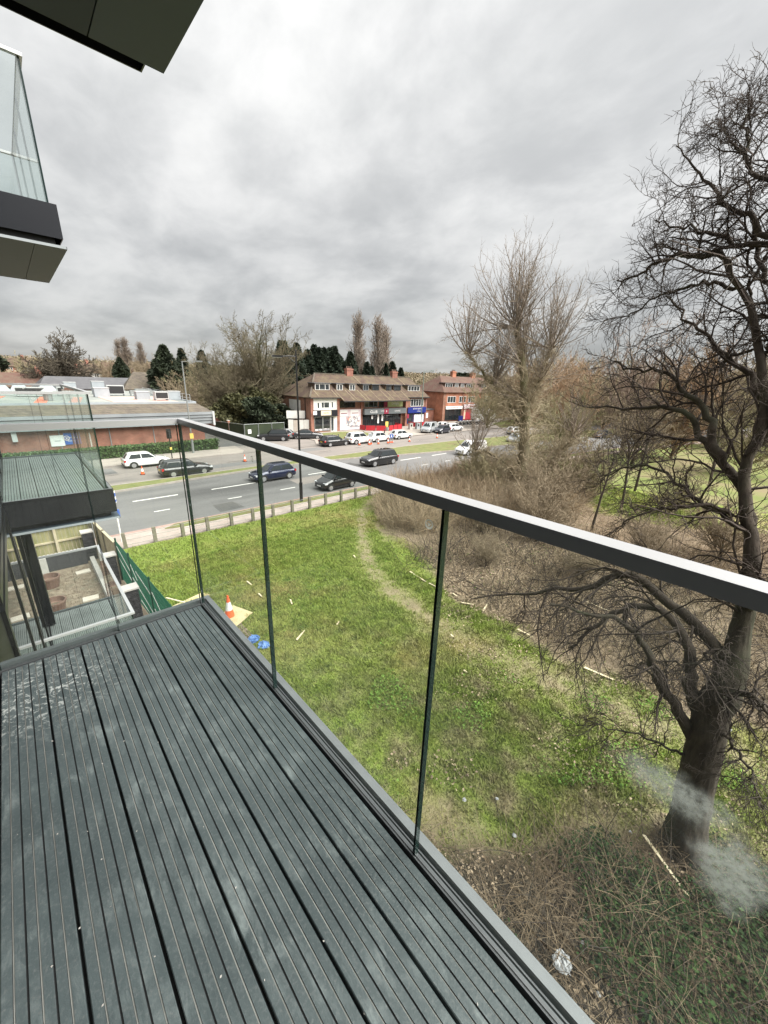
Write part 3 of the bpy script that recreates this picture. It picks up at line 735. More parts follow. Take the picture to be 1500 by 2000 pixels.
def deck_profile():
    """cross-section of a composite board with five narrow grooves; returns (x, z, material of the face that starts here)"""
    w, g, d = .1435, .0042, .004
    pts = [(0, -.024, 0), (0, -.002, 0), (.002, 0, 0)]
    for k in range(5):
        c = w * (k + 1) / 6.0
        pts += [(c - g / 2, 0, 3), (c - g / 2 + .0006, -d, 1 if k % 2 == 0 else 2), (c + g / 2 - .0006, -d, 3), (c + g / 2, 0, 0)]
    return pts + [(w - .002, 0, 0), (w, -.002, 0), (w, -.024, 0)]
def board_mesh(y0, y1, top='deck'):
    p = deck_profile(); n = len(p); mb = MB()
    mb.v = [(x, y0, z) for x, z, _ in p] + [(x, y1, z) for x, z, _ in p]
    for i in range(n - 1):
        mb.f.append([i, i + 1, n + i + 1, n + i]); mb.mi.append({0: 0, 1: 1, 2: 2, 3: 2}[p[i][2]])
    mb.f.append(list(range(n))[::-1]); mb.mi.append(0); mb.f.append(list(range(n, 2 * n))); mb.mi.append(0)
    return mb.mesh('deck_board', [top, 'groove_dust' if top == 'deck' else 'groove_dark', 'groove_dark'])
def roundel(parent, cx, y, cz, axis):
    """small etched safety mark near the top corner of a pane: ring with a pointed shield in it"""
    mb = MB(); ro, ri, n = .0115, .0085, 20
    def pt(r, a): 
        return (cx, y + r * math.cos(a), cz + r * math.sin(a)) if axis == 'x' else (cx + r * math.cos(a), y, cz + r * math.sin(a))
    for i in range(n):
        a0, a1 = 2 * PI * i / n, 2 * PI * (i + 1) / n
        mb.quad(pt(ri, a0), pt(ro, a0), pt(ro, a1), pt(ri, a1))
    mb.add([pt(.0058, R(150)), pt(.0065, R(270)), pt(.0058, R(30))], [(0, 1, 2)])
    for i in range(8):
        a0, a1 = R(200) + R(140) * i / 8, R(200) + R(140) * (i + 1) / 8
        mb.quad(pt(.0068, a0), pt(.0085, a0), pt(.0085, a1), pt(.0068, a1))
    return mb.build('safety_mark', 'etched', parent)
def balcony(label, zt, y0, y1, joints, end_joint, near=False, panes='pane', pale=False, marks=()):
    t = thing('balcony', label, 'balcony', (0, 0, zt), group='glass balconies on the block of flats')
    XI, XO = .619, .686
    yi0, yi1 = y0 + .07, y1 - .07
    bm_ = board_mesh(yi0, yi1, 'deck' if near else 'deck_sky_sheen')
    for k in range(6):
        link('deck_board', bm_, t, (-.288 + .1512 * k, 0, 0))
    MB().box(-.299, XI, yi0, yi1, -.06, -.027).build('underlay', 'gasket', t)
    # ribbed channel that holds the glass, gasket, outer cap; mitred round three sides
    def ring(o, i, z0, z1, name, m):
        mb = MB().box(-.299, o, y1 - (.686 - o) - (o - i), y1 - (.686 - o), z0, z1).box(-.299, o, y0 + (.686 - o), y0 + (.686 - o) + (o - i), z0, z1)
        mb.box(i, o, y0 + (.686 - i), y1 - (.686 - i), z0, z1); return mb.build(name, m, t)
    ring(.640, .622, -.05, .004, 'channel_rib', 'trim_metal'); ring(.632, .628, .004, .008, 'channel_rib', 'trim_metal')
    ring(.6545, .6405, -.05, -.006, 'gasket_strip', 'gasket'); ring(.6495, .6455, -.006, .003, 'channel_rib', 'trim_metal')
    ring(.686, .658, -.05, .016, 'edge_cap', 'cap_metal')
    (MB().box(.6862, .692, y0 - .006, y1 + .006, -.275, .0155 if not near else -.02).box(-.299, .686, y1 + .0002, y1 + .006, -.275, .0155 if not near else -.02).box(-.299, .686, y0 - .006, y0 - .0002, -.275, .0155 if not near else -.02)).build('fascia', 'fascia', t)
    MB().box(-.299, .70, y0 - .024, y0 - .0205, -.362, -.338).build('soffit_bright_edge', 'unit_grey', t)  # added strip that paints the soffit's near edge brighter than its underside
    MB().box(-.299, .63, y0 + .06, y1 - .26, -.335, -.062).build('frame_beam', 'black_frame', t)
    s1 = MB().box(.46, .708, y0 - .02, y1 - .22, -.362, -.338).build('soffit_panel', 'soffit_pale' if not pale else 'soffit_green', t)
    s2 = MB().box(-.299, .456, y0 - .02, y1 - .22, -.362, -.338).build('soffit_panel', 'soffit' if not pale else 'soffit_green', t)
    # panes: long side, then both ends
    gx, zb, zg = .634, .0, 1.112
    ys = [y0 + .058] + list(joints) + [y1 - .058]
    for a, b_ in zip(ys[:-1], ys[1:]):
        p = MB().box(gx - .0085, gx + .0085, a + .004, b_ - .004, zb, zg).build('glass_panel', panes, t)
        MB().box(gx - .0083, gx + .0083, a + .0022, a + .0038, zb, zg).build('polished_edge', 'glass_edge', p)
        MB().box(gx - .0083, gx + .0083, b_ - .0038, b_ - .0022, zb, zg).build('polished_edge', 'glass_edge', p)
        if marks: roundel(p, gx - .010, a + .035, zg - .045, 'x')
    for ye in (y1 - .052, y0 + .052):
        xs = [-.29, end_joint, gx - .012]
        for a, b_ in zip(xs[:-1], xs[1:]):
            p = MB().box(a + .003, b_ - .003, ye - .0085, ye + .0085, zb, zg).build('glass_panel', panes if not near else 'pane', t)
            MB().box(a + .0012, a + .0028, ye - .0083, ye + .0083, zb, zg).build('polished_edge', 'glass_edge', p)
            MB().box(b_ - .0028, b_ - .0012, ye - .0083, ye + .0083, zb, zg).build('polished_edge', 'glass_edge', p)
            if marks and b_ < .3: roundel(p, b_ - .035, ye - .010, zg - .045, 'y')
    # square capping rail
    zr0, zr1 = zg - .0015, zg + .025
    MB().box(.624, .664, y0 + .032, y1 - .076, zr0, zr1).build('handrail', 'rail_metal', t)
    MB().box(-.298, .664, y1 - .0755, y1 - .03, zr0, zr1).build('handrail', 'rail_metal', t)
    if not near: MB().box(-.298, .6235, y0 + .032, y0 + .0755, zr0, zr1).build('handrail', 'rail_metal', t)
    return t
balcony('grey decked glass balcony in the foreground with scuffed boards and a metal rail', ZT, -.95, 2.356, (-.42, .48, 1.363), .185, near=True, panes='pane_near', marks=(1,))
balcony('next balcony along at the same height, behind the end pane, decking with sky sheen in its colour', ZT, 5.55, 8.52, (6.5, 7.5), .2, panes='pane_green', marks=(1,))
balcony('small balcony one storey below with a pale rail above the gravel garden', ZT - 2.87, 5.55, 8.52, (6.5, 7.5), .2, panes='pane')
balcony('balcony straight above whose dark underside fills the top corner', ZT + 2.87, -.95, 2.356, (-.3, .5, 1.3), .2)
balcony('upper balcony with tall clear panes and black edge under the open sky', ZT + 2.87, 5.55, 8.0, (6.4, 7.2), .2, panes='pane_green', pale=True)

rs_ = np.random.default_rng(90)
sp_ = np.stack([rs_.uniform(-.25, .6, 70), rs_.uniform(-.1, 2.2, 70), np.full(70, ZT + .002)], 1)
V, F = shards(sp_, rs_.uniform(.002, .006, 70), rs_, .9, 1.4)
tag(link('grit', npmesh('grit', V, F, 'coping')), 'specks of pale grit scattered on the balcony boards', 'grit', kind='stuff')

# ------------------------------------------------------------------ garden of the ground floor flat
structure('garden_gravel', MB().box(-12, 1.95, 8.95, 23.4, -.2, .015).box(1.95, 2.55, 8.3, 23.4, -.2, .0), 'gravel')
rg = np.random.default_rng(5)
tf = thing('timber_fence', 'mossy timber board fence round the corner of the gravel garden', 'fence', (0, 0, 0))
for i in range(30):
    x = -2.9 + .155 * i
    MB().box(x, x + .146, 23.55, 23.575, .05, 1.74 + .03 * RND.random()).build('board', 'timber_green', tf)
for i in range(25):
    y = 19.62 + .155 * i
    x = 2.10 - (y - 19.62) * .085
    MB().add([(x, y, .05), (x + .025, y, .05), (x + .012, y + .146, .05), (x - .013, y + .146, .05), (x, y, 1.76), (x + .025, y, 1.76), (x + .012, y + .146, 1.76), (x - .013, y + .146, 1.76)],
             [(3, 2, 1, 0), (4, 5, 6, 7), (0, 1, 5, 4), (1, 2, 6, 5), (2, 3, 7, 6), (3, 0, 4, 7)]).build('board', 'timber_pale', tf)
for z in (.25, .98, 1.66):
    MB().box(-2.9, 1.70, 23.49, 23.546, z, z + .085).build('rail', 'timber_pale', tf)
MB().box(-2.9, 1.74, 23.50, 23.60, 1.79, 1.82).build('capping', 'timber_pale', tf)
MB().bar((2.11, 19.55, 1.80), (1.76, 23.62, 1.80), .11, .03).build('capping', 'timber_pale', tf)
for x, y in ((.25, 23.43), (-1.55, 23.43), (1.68, 23.40), (2.12, 19.5), (1.94, 21.5)):
    MB().box(x - .05, x + .05, y - .05, y + .05, 0, 1.86).build('post', 'timber_pale' if x < 1.6 else 'timber_grey', tf)
# green mesh fence with white tape woven through
gf = thing('mesh_fence', 'green mesh site fence with white tape woven through it', 'fence')
FA, FB = Vector((2.13, 19.42, 0)), Vector((2.50, 11.5, 0))
fd = (FB - FA); fl = fd.length; fu = fd.normalized()
def fp(s, z, o=0.0): p = FA + fu * s; return (p.x + o, p.y, z)
for s in (0, 2.05, 4.75, 7.6): MB().tube([fp(s, 0), fp(s, 2.06)], .035, 8).build('post', 'green_post', gf)
for a, b_ in ((.05, 2.0), (2.1, 4.7), (4.8, 7.55)):
    mb = MB(); n = int((b_ - a) / .045)
    for i in range(n + 1): mb.bar(fp(a + (b_ - a) * i / n, .04), fp(a + (b_ - a) * i / n, 1.96), .011, .011)
    for z in np.arange(.05, 2.0, .19): mb.bar(fp(a, z), fp(b_, z), .012, .012)
    mb.build('mesh_panel', 'mesh_green', gf)
tp = [([.1, 1.7], [1.9, 1.2]), ([.2, 1.15], [1.0, .95], [1.95, .75]), ([2.2, 1.6], [2.9, 1.15]), ([2.2, 1.0], [3.4, .75], [4.7, .45]), ([2.9, 1.55], [4.6, 1.3]), ([4.9, 1.5], [6.0, .9], [7.4, .5]), ([4.9, .8], [6.2, .35], [7.4, .25]), ([3.0, .3], [4.7, .12])]
for line in tp:
    mb = MB()
    for (s0, z0), (s1, z1) in zip(line[:-1], line[1:]): mb.bar(fp(s0, z0, -.014), fp(s1, z1, -.014), .008, .065)
    mb.build('tape', 'white_tape', gf)
def brick_pillar(x, y, h, label):
    t = thing('brick_pillar', label, 'pillar', (x, y, 0), group='dark brick garden pillars')
    MB().box(-.19, .19, -.19, .19, 0, h - .01).build('core', 'gasket', t)
    mb = MB(); nz = int(h / .075)
    for k in range(nz):
        z0 = k * .075; sh = .1 * (k % 2)
        for side in range(4):
            for j in range(3):
                a = -.215 + j * .215 - sh * .5 + RND.uniform(-.004, .004); b_ = min(a + .205, .215); a = max(a, -.215)
                if b_ - a < .03: continue
                o = .19 + .02 + RND.uniform(0, .006)
                if side == 0: mb.box(a, b_, -o, -.19, z0, z0 + .065)
                elif side == 1: mb.box(a, b_, .19, o, z0, z0 + .065)
                elif side == 2: mb.box(-o, -.19, a * .86, b_ * .86, z0, z0 + .065)
                else: mb.box(.19, o, a * .86, b_ * .86, z0, z0 + .065)
    tag(mb.build('brickwork', 'brick_dark', t), kind='stuff')
    MB().box(-.25, .25, -.25, .25, h, h + .06).build('coping', 'coping', t)
brick_pillar(1.42, 22.85, 1.45, 'dark brick pillar with pale coping in the timber fence corner')
brick_pillar(1.78, 19.25, 1.40, 'dark brick pillar with pale coping beside where green mesh meets timber')
brick_pillar(1.86, 15.55, 1.40, 'dark brick pillar with pale coping beside the middle of the green mesh')
rw = thing('retaining_wall', 'dark low wall edging the gravel in front of the timber fence', 'wall', (0, 22.3, 0))
MB().box(-2.5, 1.2, 0, .12, 0, .78).build('wall', 'brick_dark', rw)
for i in range(26): MB().box(-2.5 + .142 * i, -2.5 + .142 * i + .09, -.02, .14, .785, .84).build('cap_brick', 'coping', rw)
tag(MB().box(1.28, 1.46, 16.6, 22.1, 0, .42).build('garden_wall', 'coping'), 'pale rendered low wall along the side of the gravel', 'wall')
tag(MB().box(1.40, 1.62, 9.0, 15.2, 0, .42).build('garden_wall', 'brick_dark'), 'dark low wall under the lower balcony beside the mesh', 'wall')
for x, y, l_, rz in ((.88, 21.35, 'pale stone slab lying on gravel near the fence', .05), (.80, 18.4, 'pale stone slab lying on gravel nearest the lower balcony', -.08)):
    tag(MB().box(-.27, .27, -.19, .19, 0, .05).build('stone_slab', 'stone_slab', loc=(x, y, .015), rot=(0, 0, rz)), l_, 'slab')
tag(MB().box(-.14, .14, -.14, .14, 0, .95).build('garden_post', 'coping', loc=(-.42, 21.8, .01)), 'short pale post at the end of the dark low wall', 'post')
def pot(x, y, r, h, label):
    mb = MB(); k = 20; prof = [(r * .72, 0), (r * .95, h * .85), (r, h * .86), (r, h), (r * .88, h), (r * .80, h * .6), (r * .6, h * .55)]
    for rr, z in prof: mb.v += [(rr * math.cos(2 * PI * j / k), rr * math.sin(2 * PI * j / k), z) for j in range(k)]
    for i in range(len(prof) - 1):
        for j in range(k): mb.f.append([i * k + j, i * k + (j + 1) % k, (i + 1) * k + (j + 1) % k, (i + 1) * k + j]); mb.mi.append(0)
    mb.f.append(list(range((len(prof) - 1) * k, len(prof) * k))); mb.mi.append(1)
    tag(mb.build('plant_pot', ['terracotta', 'earth'], loc=(x, y, .015)), label, 'plant pot')
pot(-.34, 20.6, .40, .5, 'wide clay pot on the gravel, the farther of two')
pot(-.34, 18.2, .40, .45, 'wide clay pot on the gravel, the nearer of two')

# ------------------------------------------------------------------ post and wire fence along the footpath
pf = thing('post_and_wire_fence', 'low weathered post and wire fence between lawn and footpath', 'fence', (0, 23.15, 0))
pm = MB().prism([(-.085, -.08), (.085, -.08), (.085, .08), (-.085, .08)], -.1, .86).mesh('post', 'timber_grey')
px_ = [2.95 + 1.43 * i for i in range(24)]
for i, x in enumerate(px_):
    o = link('post', pm, pf, (x, RND.uniform(-.05, .05), 0), (RND.uniform(-.03, .03), RND.uniform(-.04, .04), RND.uniform(-.1, .1)))
    o.scale = (1, 1, RND.uniform(.95, 1.06))
for z in (.22, .5, .78):
    MB().tube([(x + .7 * j, RND.uniform(-.01, .01), z - .02 * j) for x in px_[:-1] for j in (0, 1)], .016, 5).build('wire', 'wire', pf)

# ------------------------------------------------------------------ street furniture
def lamp_post(x, y, h, label, m, arm, armz, r=.075, style='arm'):
    t = thing('street_lamp', label, 'street lamp', (x, y, 0), group='street lamps')
    MB().tube([(0, 0, 0), (0, 0, 1.5), (0, 0, 1.52), (0, 0, h)], [r * 1.5, r * 1.5, r, r * .62], 10).build('column', m, t)
    a = Vector((arm[0], arm[1], 0)); L_ = a.length; d = a.normalized()
    p0, p1 = Vector((0, 0, h - .05)), Vector((a.x, a.y, h + armz))
    MB().tube([p0, p0.lerp(p1, .5) + Vector((0, 0, .03)), p1], .035, 8).build('bracket', m, t)
    hd = MB().bar(p1 - d * .1, p1 + d * .55, .26, .12).build('lantern', m, t)
    MB().bar(p1 - d * .02 + Vector((0, 0, -.075)), p1 + d * .48 + Vector((0, 0, -.075)), .2, .03).build('lens', 'lamp_lens', hd)
    if style == 'scroll':
        MB().tube([Vector((0, 0, h - .5)), p1 * .5 + Vector((0, 0, h * .5 - .02)) if False else Vector((a.x * .5, a.y * .5, h - .12))], .02, 6).build('stay', m, t)
        MB().tube([(0, 0, h), (0, 0, h + .35), (0, 0, h + .4)], [.05, .05, .01], 8).build('finial', m, t)
    return t
lamp_post(14.8, 24.95, 10.4, 'tall black street lamp on the near verge with an arm over the road', 'black_paint', (-1.0, .25), -.1, .085, 'scroll')
l2 = lamp_post(14.76, 49.3, 10.3, 'tall grey street lamp on the far pavement behind the hedge end', 'galv', (1.3, -.9), .05, .09)
lamp_post(57.1, 51.0, 10.9, 'tall pale grey street lamp in front of the blue shop', 'galv_green', (.9, -.9), .05, .09)
sp = thing('parking_sign', 'small yellow sign strapped to the grey street lamp', 'sign', (14.76, 49.16, 0))
MB().box(-.2, .2, -.02, .02, 1.75, 2.35).build('plate', 'yellow', sp); MB().tube([(0, .03, 1.6), (0, .03, 2.5)], .03, 6).build('bracket', 'galv', sp)
# signal pole by the white car
sg = thing('signal_pole', 'slim black signal pole with a black head beside the hedge', 'signal', (11.85, 47.2, 0))
MB().tube([(0, 0, 0), (0, 0, 2.9)], .055, 8).build('pole', 'black_paint', sg)
MB().box(-.2, .2, -.14, .14, 2.3, 3.15).box(-.24, .24, -.03, .03, 2.2, 3.25).build('signal_head', 'black_paint', sg)
for z in (2.45, 2.72, 2.99): MB().tube([(0, -.14, z), (0, -.30, z)], [.11, .12], 10).build('visor', 'car_trim', sg)
MB().box(-.09, .09, -.075, .075, 1.0, 1.25).build('push_button_box', 'yellow', sg)
# bus stop flag
bs = thing('bus_stop_sign', 'white bus stop pole with a blue and white flag at the kerb', 'sign', (2.98, 24.45, 0), R(62))
MB().tube([(0, 0, 0), (0, 0, 2.9)], .04, 8).build('pole', 'print_white', bs)
fl_ = MB().box(-.045, .30, -.02, .02, 2.2, 2.85).build('flag', 'print_white', bs)
MB().box(-.02, .28, -.026, -.02, 2.55, 2.75).box(-.02, .28, -.026, -.02, 2.25, 2.38).build('flag_panel', 'sign_blue', fl_)
MB().box(.05, .26, -.07, .07, 1.35, 1.8).build('timetable_case', 'sign_blue', bs)

def cone_parts(s=1.0):
    t = thing('traffic_cone', '', 'traffic cone')
    MB().box(-.23 * s, .23 * s, -.23 * s, .23 * s, 0, .06 * s).build('base', 'rubber', t)
    def fr(z0, r0, z1, r1, n, m): return MB().tube([(0, 0, z0 * s), (0, 0, z1 * s)], [r0 * s, r1 * s], 14).build(n, m, t)
    fr(.06, .19, .36, .135, 'lower_cone', 'orange'); fr(.3605, .135, .70, .075, 'sleeve', 'reflective'); fr(.7005, .075, .98, .03, 'tip', 'orange')
    return t
CONES = [(4.60, 13.45, 'red and white traffic cone standing on a plywood sheet below the deck'), (7.66, 41.25, 'traffic cone on the road beside the white hatchback'),
         (17.8, 41.8, 'lone traffic cone in the far lane beyond the navy hatchback'), (36.0, 43.9, 'traffic cone by the rear wheel of the white estate, first of the row'),
         (37.5, 43.4, 'traffic cone by the front of the white estate, beside the narrow sign'), (39.2, 43.3, 'traffic cone between the two temporary road signs'),
         (45.1, 42.5, 'traffic cone by the rearmost white parked hatchback'), (52.4, 42.9, 'traffic cone in the road towards the silver van'), (41.0, 43.1, 'traffic cone just beside the round blue road sign')]
c0 = cone_parts()
for i, (x, y, l_) in enumerate(CONES):
    c = c0 if i == 0 else dup(c0)
    c.location = (x, y, 0 if i == 0 else -.09); c.scale = (1,) * 3 if i == 0 else (.82,) * 3; c.rotation_euler = (0, 0, RND.uniform(0, 1.5)); c['label'] = l_; c['group'] = 'traffic cones'
c0.location.z = .03
# temporary road signs on frames
def road_sign(x, y, rz, label, round_):
    t = thing('road_sign', label, 'sign', (x, y, -.09), rz, group='temporary road signs')
    MB().bar((-.3, -.25, 0), (-.2, 0, .75), .04, .04).bar((.3, -.25, 0), (.2, 0, .75), .04, .04).bar((-.3, .35, 0), (-.2, 0, .75), .04, .04).bar((.3, .35, 0), (.2, 0, .75), .04, .04).bar((-.25, -.12, .36), (.25, -.12, .36), .03, .03).build('frame', 'galv', t)
    MB().cbox((0, .1, .08), (.6, .3, .16)).build('sandbag', 'orange', t)
    if round_:
        mb = MB().tube([(0, -.03, 1.05), (0, .0, 1.05)], .37, 20); mb.build('face', 'print_white', t)
        f_ = MB().tube([(0, -.036, 1.05), (0, -.031, 1.05)], .33, 20).build('face_print', 'sign_blue', t)
        MB().add([(-.05, -.04, 1.25), (.05, -.04, 1.25), (.05, -.04, 1.0), (.14, -.04, 1.0), (0, -.04, .82), (-.14, -.04, 1.0), (-.05, -.04, 1.0)], [(0, 6, 5, 4, 3, 2, 1)]).build('arrow', 'print_white', f_)
    else:
        MB().box(-.3, .3, -.03, 0, .72, 1.6).build('face', 'print_white', t); MB().box(-.26, .26, -.036, -.031, 1.1, 1.56).build('face_print', 'unit_grey', t)
road_sign(38.1, 43.9, -.5, 'narrow white temporary sign on a frame beside the white estate', False)
road_sign(41.9, 43.3, -.5, 'round blue temporary sign on a frame beside the small white hatchback', True)

# ------------------------------------------------------------------ vehicles
KINDS = dict(  # L, W, H, belt, hood z, nose z, windscreen base/top, rear top/base (x from centre, forward +), tail z
    hatch=dict(L=4.15, W=1.76, H=1.46, belt=.92, hood=.90, nose=.66, ws=(.98, .22), rr=(-1.52, -1.95), tail=.92, wb=1.28, wr=.31),
    small=dict(L=3.65, W=1.68, H=1.50, belt=.95, hood=.92, nose=.70, ws=(1.02, .35), rr=(-1.35, -1.68), tail=.95, wb=1.18, wr=.29),
    suv=dict(L=4.65, W=1.88, H=1.68, belt=1.06, hood=1.04, nose=.84, ws=(.98, .25), rr=(-1.80, -2.18), tail=1.05, wb=1.40, wr=.36),
    estate=dict(L=4.55, W=1.80, H=1.48, belt=.94, hood=.92, nose=.68, ws=(.98, .22), rr=(-1.75, -2.14), tail=.95, wb=1.36, wr=.32),
    saloon=dict(L=4.75, W=1.84, H=1.44, belt=.95, hood=.92, nose=.70, ws=(.92, .15), rr=(-.98, -1.62), tail=1.02, wb=1.42, wr=.33),
    van=dict(L=4.75, W=1.90, H=1.90, belt=1.10, hood=1.08, nose=.82, ws=(1.50, .68), rr=(-2.14, -2.28), tail=1.10, wb=1.45, wr=.33),
)
CARMESH = {}
def car_meshes(kind):
    if kind in CARMESH: return CARMESH[kind]
    q = KINDS[kind]; L, W_, H_ = q['L'], q['W'] / 2, q['H']; x1 = L / 2; x0 = -L / 2; out = {}
    # lower body: sections along the length
    st = [(x0, .42, q['tail'] * .80, .80), (x0 + .06, .30, q['tail'] * .95, .92), (x0 + .25, .24, q['tail'], .97), (q['rr'][1] + .1, .22, q['tail'], .985), (-q['wb'], .20, q['belt'] + .01, 1.0), (0, .20, q['belt'], 1.0),
          (q['ws'][0] - .05, .20, q['belt'], 1.0), (q['ws'][0] + .02, .20, q['hood'] + .02, .99), (q['wb'], .20, (q['hood'] * 2 + q['nose']) / 3 + .03, .98), (x1 - .38, .21, q['nose'] + .1, .95), (x1 - .12, .24, q['nose'] + .02, .86), (x1, .32, q['nose'] * .82, .70)]
    st.sort(); mb = MB(); k = 13
    for x, zb, zt, w in st:
        w *= W_; h = zt - zb
        half = [(0, zb), (w * .80, zb), (w * .96, zb + .10 * h), (w, zb + .38 * h), (w * .995, zb + .62 * h), (w * .955, zb + .88 * h), (w * .86, zt), ]
        ring = [(x, y, z) for y, z in half] + [(x, -y, z) for y, z in half[::-1][:-1]]
        mb.v += ring[:k]
    n = len(st)
    for i in range(n - 1):
        for j in range(k): mb.f.append([i * k + j, (i + 1) * k + j, (i + 1) * k + (j + 1) % k, i * k + (j + 1) % k]); mb.mi.append(0)
    mb.f.append(list(range(k))); mb.mi.append(0); mb.f.append(list(range((n - 1) * k, n * k))[::-1]); mb.mi.append(0)
    # cabin shell
    zb = q['belt'] - .03; (wb0, wt0), (rt0, rb0) = q['ws'], q['rr']
    lv = [(0, 0), (.35, .36), (.7, .72), (.9, .93), (1.0, 1.0)]
    def cab(h, e=1.0):
        xf = wb0 + (wt0 - wb0) * h; xr = rb0 + (rt0 - rb0) * h; w = W_ * (.93 - .19 * h ** 1.3)
        return xf, xr, w
    o = len(mb.v); kk = 10
    for h, zf in lv:
        xf, xr, w = cab(h); s = 1.0 if h < .95 else .86
        if h > .95: xf -= .10; xr += .08
        z = zb + (H_ - zb) * (zf if h < .95 else 1.0) * 1.0
        xm = (xf + xr) / 2
        mb.v += [(xf, 0, z), (xf - .03, w * .62 * s, z), (xf - .16, w * .97 * s, z), (xm, w * 1.0 * s, z), (xr + .12, w * .97 * s, z), (xr, w * .7 * s, z), (xr, -w * .7 * s, z), (xr + .12, -w * .97 * s, z), (xm, -w * s, z), (xf - .16, -w * .97 * s, z), (xf - .03, -w * .62 * s, z)]
    kk = 11
    for i in range(len(lv) - 1):
        for j in range(kk): mb.f.append([o + i * kk + j, o + i * kk + (j + 1) % kk, o + (i + 1) * kk + (j + 1) % kk, o + (i + 1) * kk + j]); mb.mi.append(0)
    mb.f.append([o + (len(lv) - 1) * kk + j for j in range(kk)]); mb.mi.append(0)
    out['body'] = mb.mesh('body', 'paint_white', True)
    try: out['body'].set_sharp_from_angle(angle=R(38))
    except Exception: pass
    def zc_(h): return zb + (H_ - zb) * h
    # windows, a few mm proud of the shell
    def sidewin(sy, xa, xb, ha=.13, hb=.84, rake_f=None, rake_r=None):
        mbw = MB(); vs = []
        for x, h in ((xa[0], ha), (xb[0], ha), (xb[1], hb), (xa[1], hb)):
            vs.append((x, sy * (cab(h)[2] * 1.0 + .012), zc_(h)))
        return mbw.add(vs, [(0, 1, 2, 3) if sy < 0 else (3, 2, 1, 0)]).mesh('window', 'car_glass')
    def fx_(h, off): return cab(h)[0] - off
    def rx_(h, off): return cab(h)[1] + off
    bx = (wt0 + rt0) / 2 + .12
    wins = []
    for sy in (-1, 1):
        wins.append(sidewin(sy, (bx + .04, bx + .02), (fx_(.13, .24), fx_(.84, .20))))
        if kind != 'van': wins.append(sidewin(sy, (rx_(.13, .26), rx_(.84, .22)), (bx - .04, bx - .04)))
        else: wins.append(sidewin(sy, (rx_(.13, 1.5), rx_(.84, 1.5)), (bx - .04, bx - .04)))
    def endwin(front):
        vs = []
        for h, f in ((.12, .80), (.88, .74)):
            xf, xr, w = cab(h); x = (xf + .012) if front else (xr - .012)
            vs.append([(x - (.05 if front else -.03), w * f, zc_(h)), (x, w * .3, zc_(h)), (x, -w * .3, zc_(h)), (x - (.05 if front else -.03), -w * f, zc_(h))])
        a, b_ = vs; mbw = MB()
        mbw.add(a + b_, [(i, i + 1, 5 + i, 4 + i) if not front else (4 + i, 5 + i, i + 1, i) for i in range(3)])
        return mbw.mesh('windscreen' if front else 'rear_window', 'car_glass')
    out['windows'] = wins; out['windscreen'] = endwin(True); out['rear_window'] = endwin(False)
    wr = q['wr']; out['tyre'] = MB().tube([(0, -.11, 0), (0, -.09, 0), (0, .09, 0), (0, .11, 0)], [wr * .93, wr, wr, wr * .93], 20).mesh('tyre', 'tyre')
    rm_ = MB(); rr_ = wr * .66
    for sgn in (-1, 1):
        rm_.tube([(0, sgn * .112, 0), (0, sgn * .104, 0)], [rr_, rr_], 16)
        for a in range(5):
            an = 2 * PI * a / 5; rm_.bar((.04 * math.cos(an), sgn * .118, .04 * math.sin(an)), (rr_ * math.cos(an), sgn * .116, rr_ * math.sin(an)), .012, .07)
    out['rim'] = rm_.mesh('rim', 'rim')
    ar = MB()
    for i in range(14):
        a0, a1 = PI * (i / 14) * 1.12 - .19, PI * ((i + 1) / 14) * 1.12 - .19
        pa, pb = [(wr * 1.22 * math.cos(a), wr * 1.22 * math.sin(a)) for a in (a0, a1)]
        ar.add([(0, 0, 0), (pa[0], 0, pa[1]), (pb[0], 0, pb[1])], [(0, 1, 2)])
    out['arch'] = ar.mesh('wheel_arch', 'car_trim')
    z = q['nose']
    def lump(mb_, c, d): return mb_.cbox(c, d)
    out['hl'] = [lump(MB(), (x1 - .24, s * W_ * .72, z - .035), (.30, .34, .13)).mesh('headlight', 'headlight') for s in (-1, 1)]
    out['tl'] = [lump(MB(), (x0 + .12, s * W_ * .80, q['tail'] * .82), (.20, .26, .20)).mesh('tail_light', 'taillight') for s in (-1, 1)]
    out['grille'] = MB().box(x1 - .10, x1 + .012, -.42, .42, z * .58, z * .80).box(x1 - .1, x1 - .015, -.62, .62, .26, .38).mesh('grille', 'car_trim')
    out['bumper'] = MB().box(x0 - .012, x0 + .1, -.6, .6, .30, .42).mesh('bumper', 'car_trim')
    out['pf'] = MB().box(x1 + .013, x1 + .025, -.26, .26, z * .55, z * .55 + .11).mesh('number_plate', 'plate_white')
    out['pr'] = MB().box(x0 - .02, x0 - .008, -.26, .26, q['tail'] * .66, q['tail'] * .66 + .11).mesh('number_plate', 'plate_yellow')
    out['mir'] = [MB().cbox((fx_(.1, .26), s * (W_ + .09), zc_(.10)), (.14, .2, .13)).mesh('wing_mirror', 'paint_white') for s in (-1, 1)]
    out['sill'] = [MB().box(-q['wb'] + wr * 1.2, q['wb'] - wr * 1.2, s * W_ * .86, s * (W_ + .004), .19, .27).mesh('sill', 'car_trim') for s in (-1, 1)]
    CARMESH[kind] = out
    return out
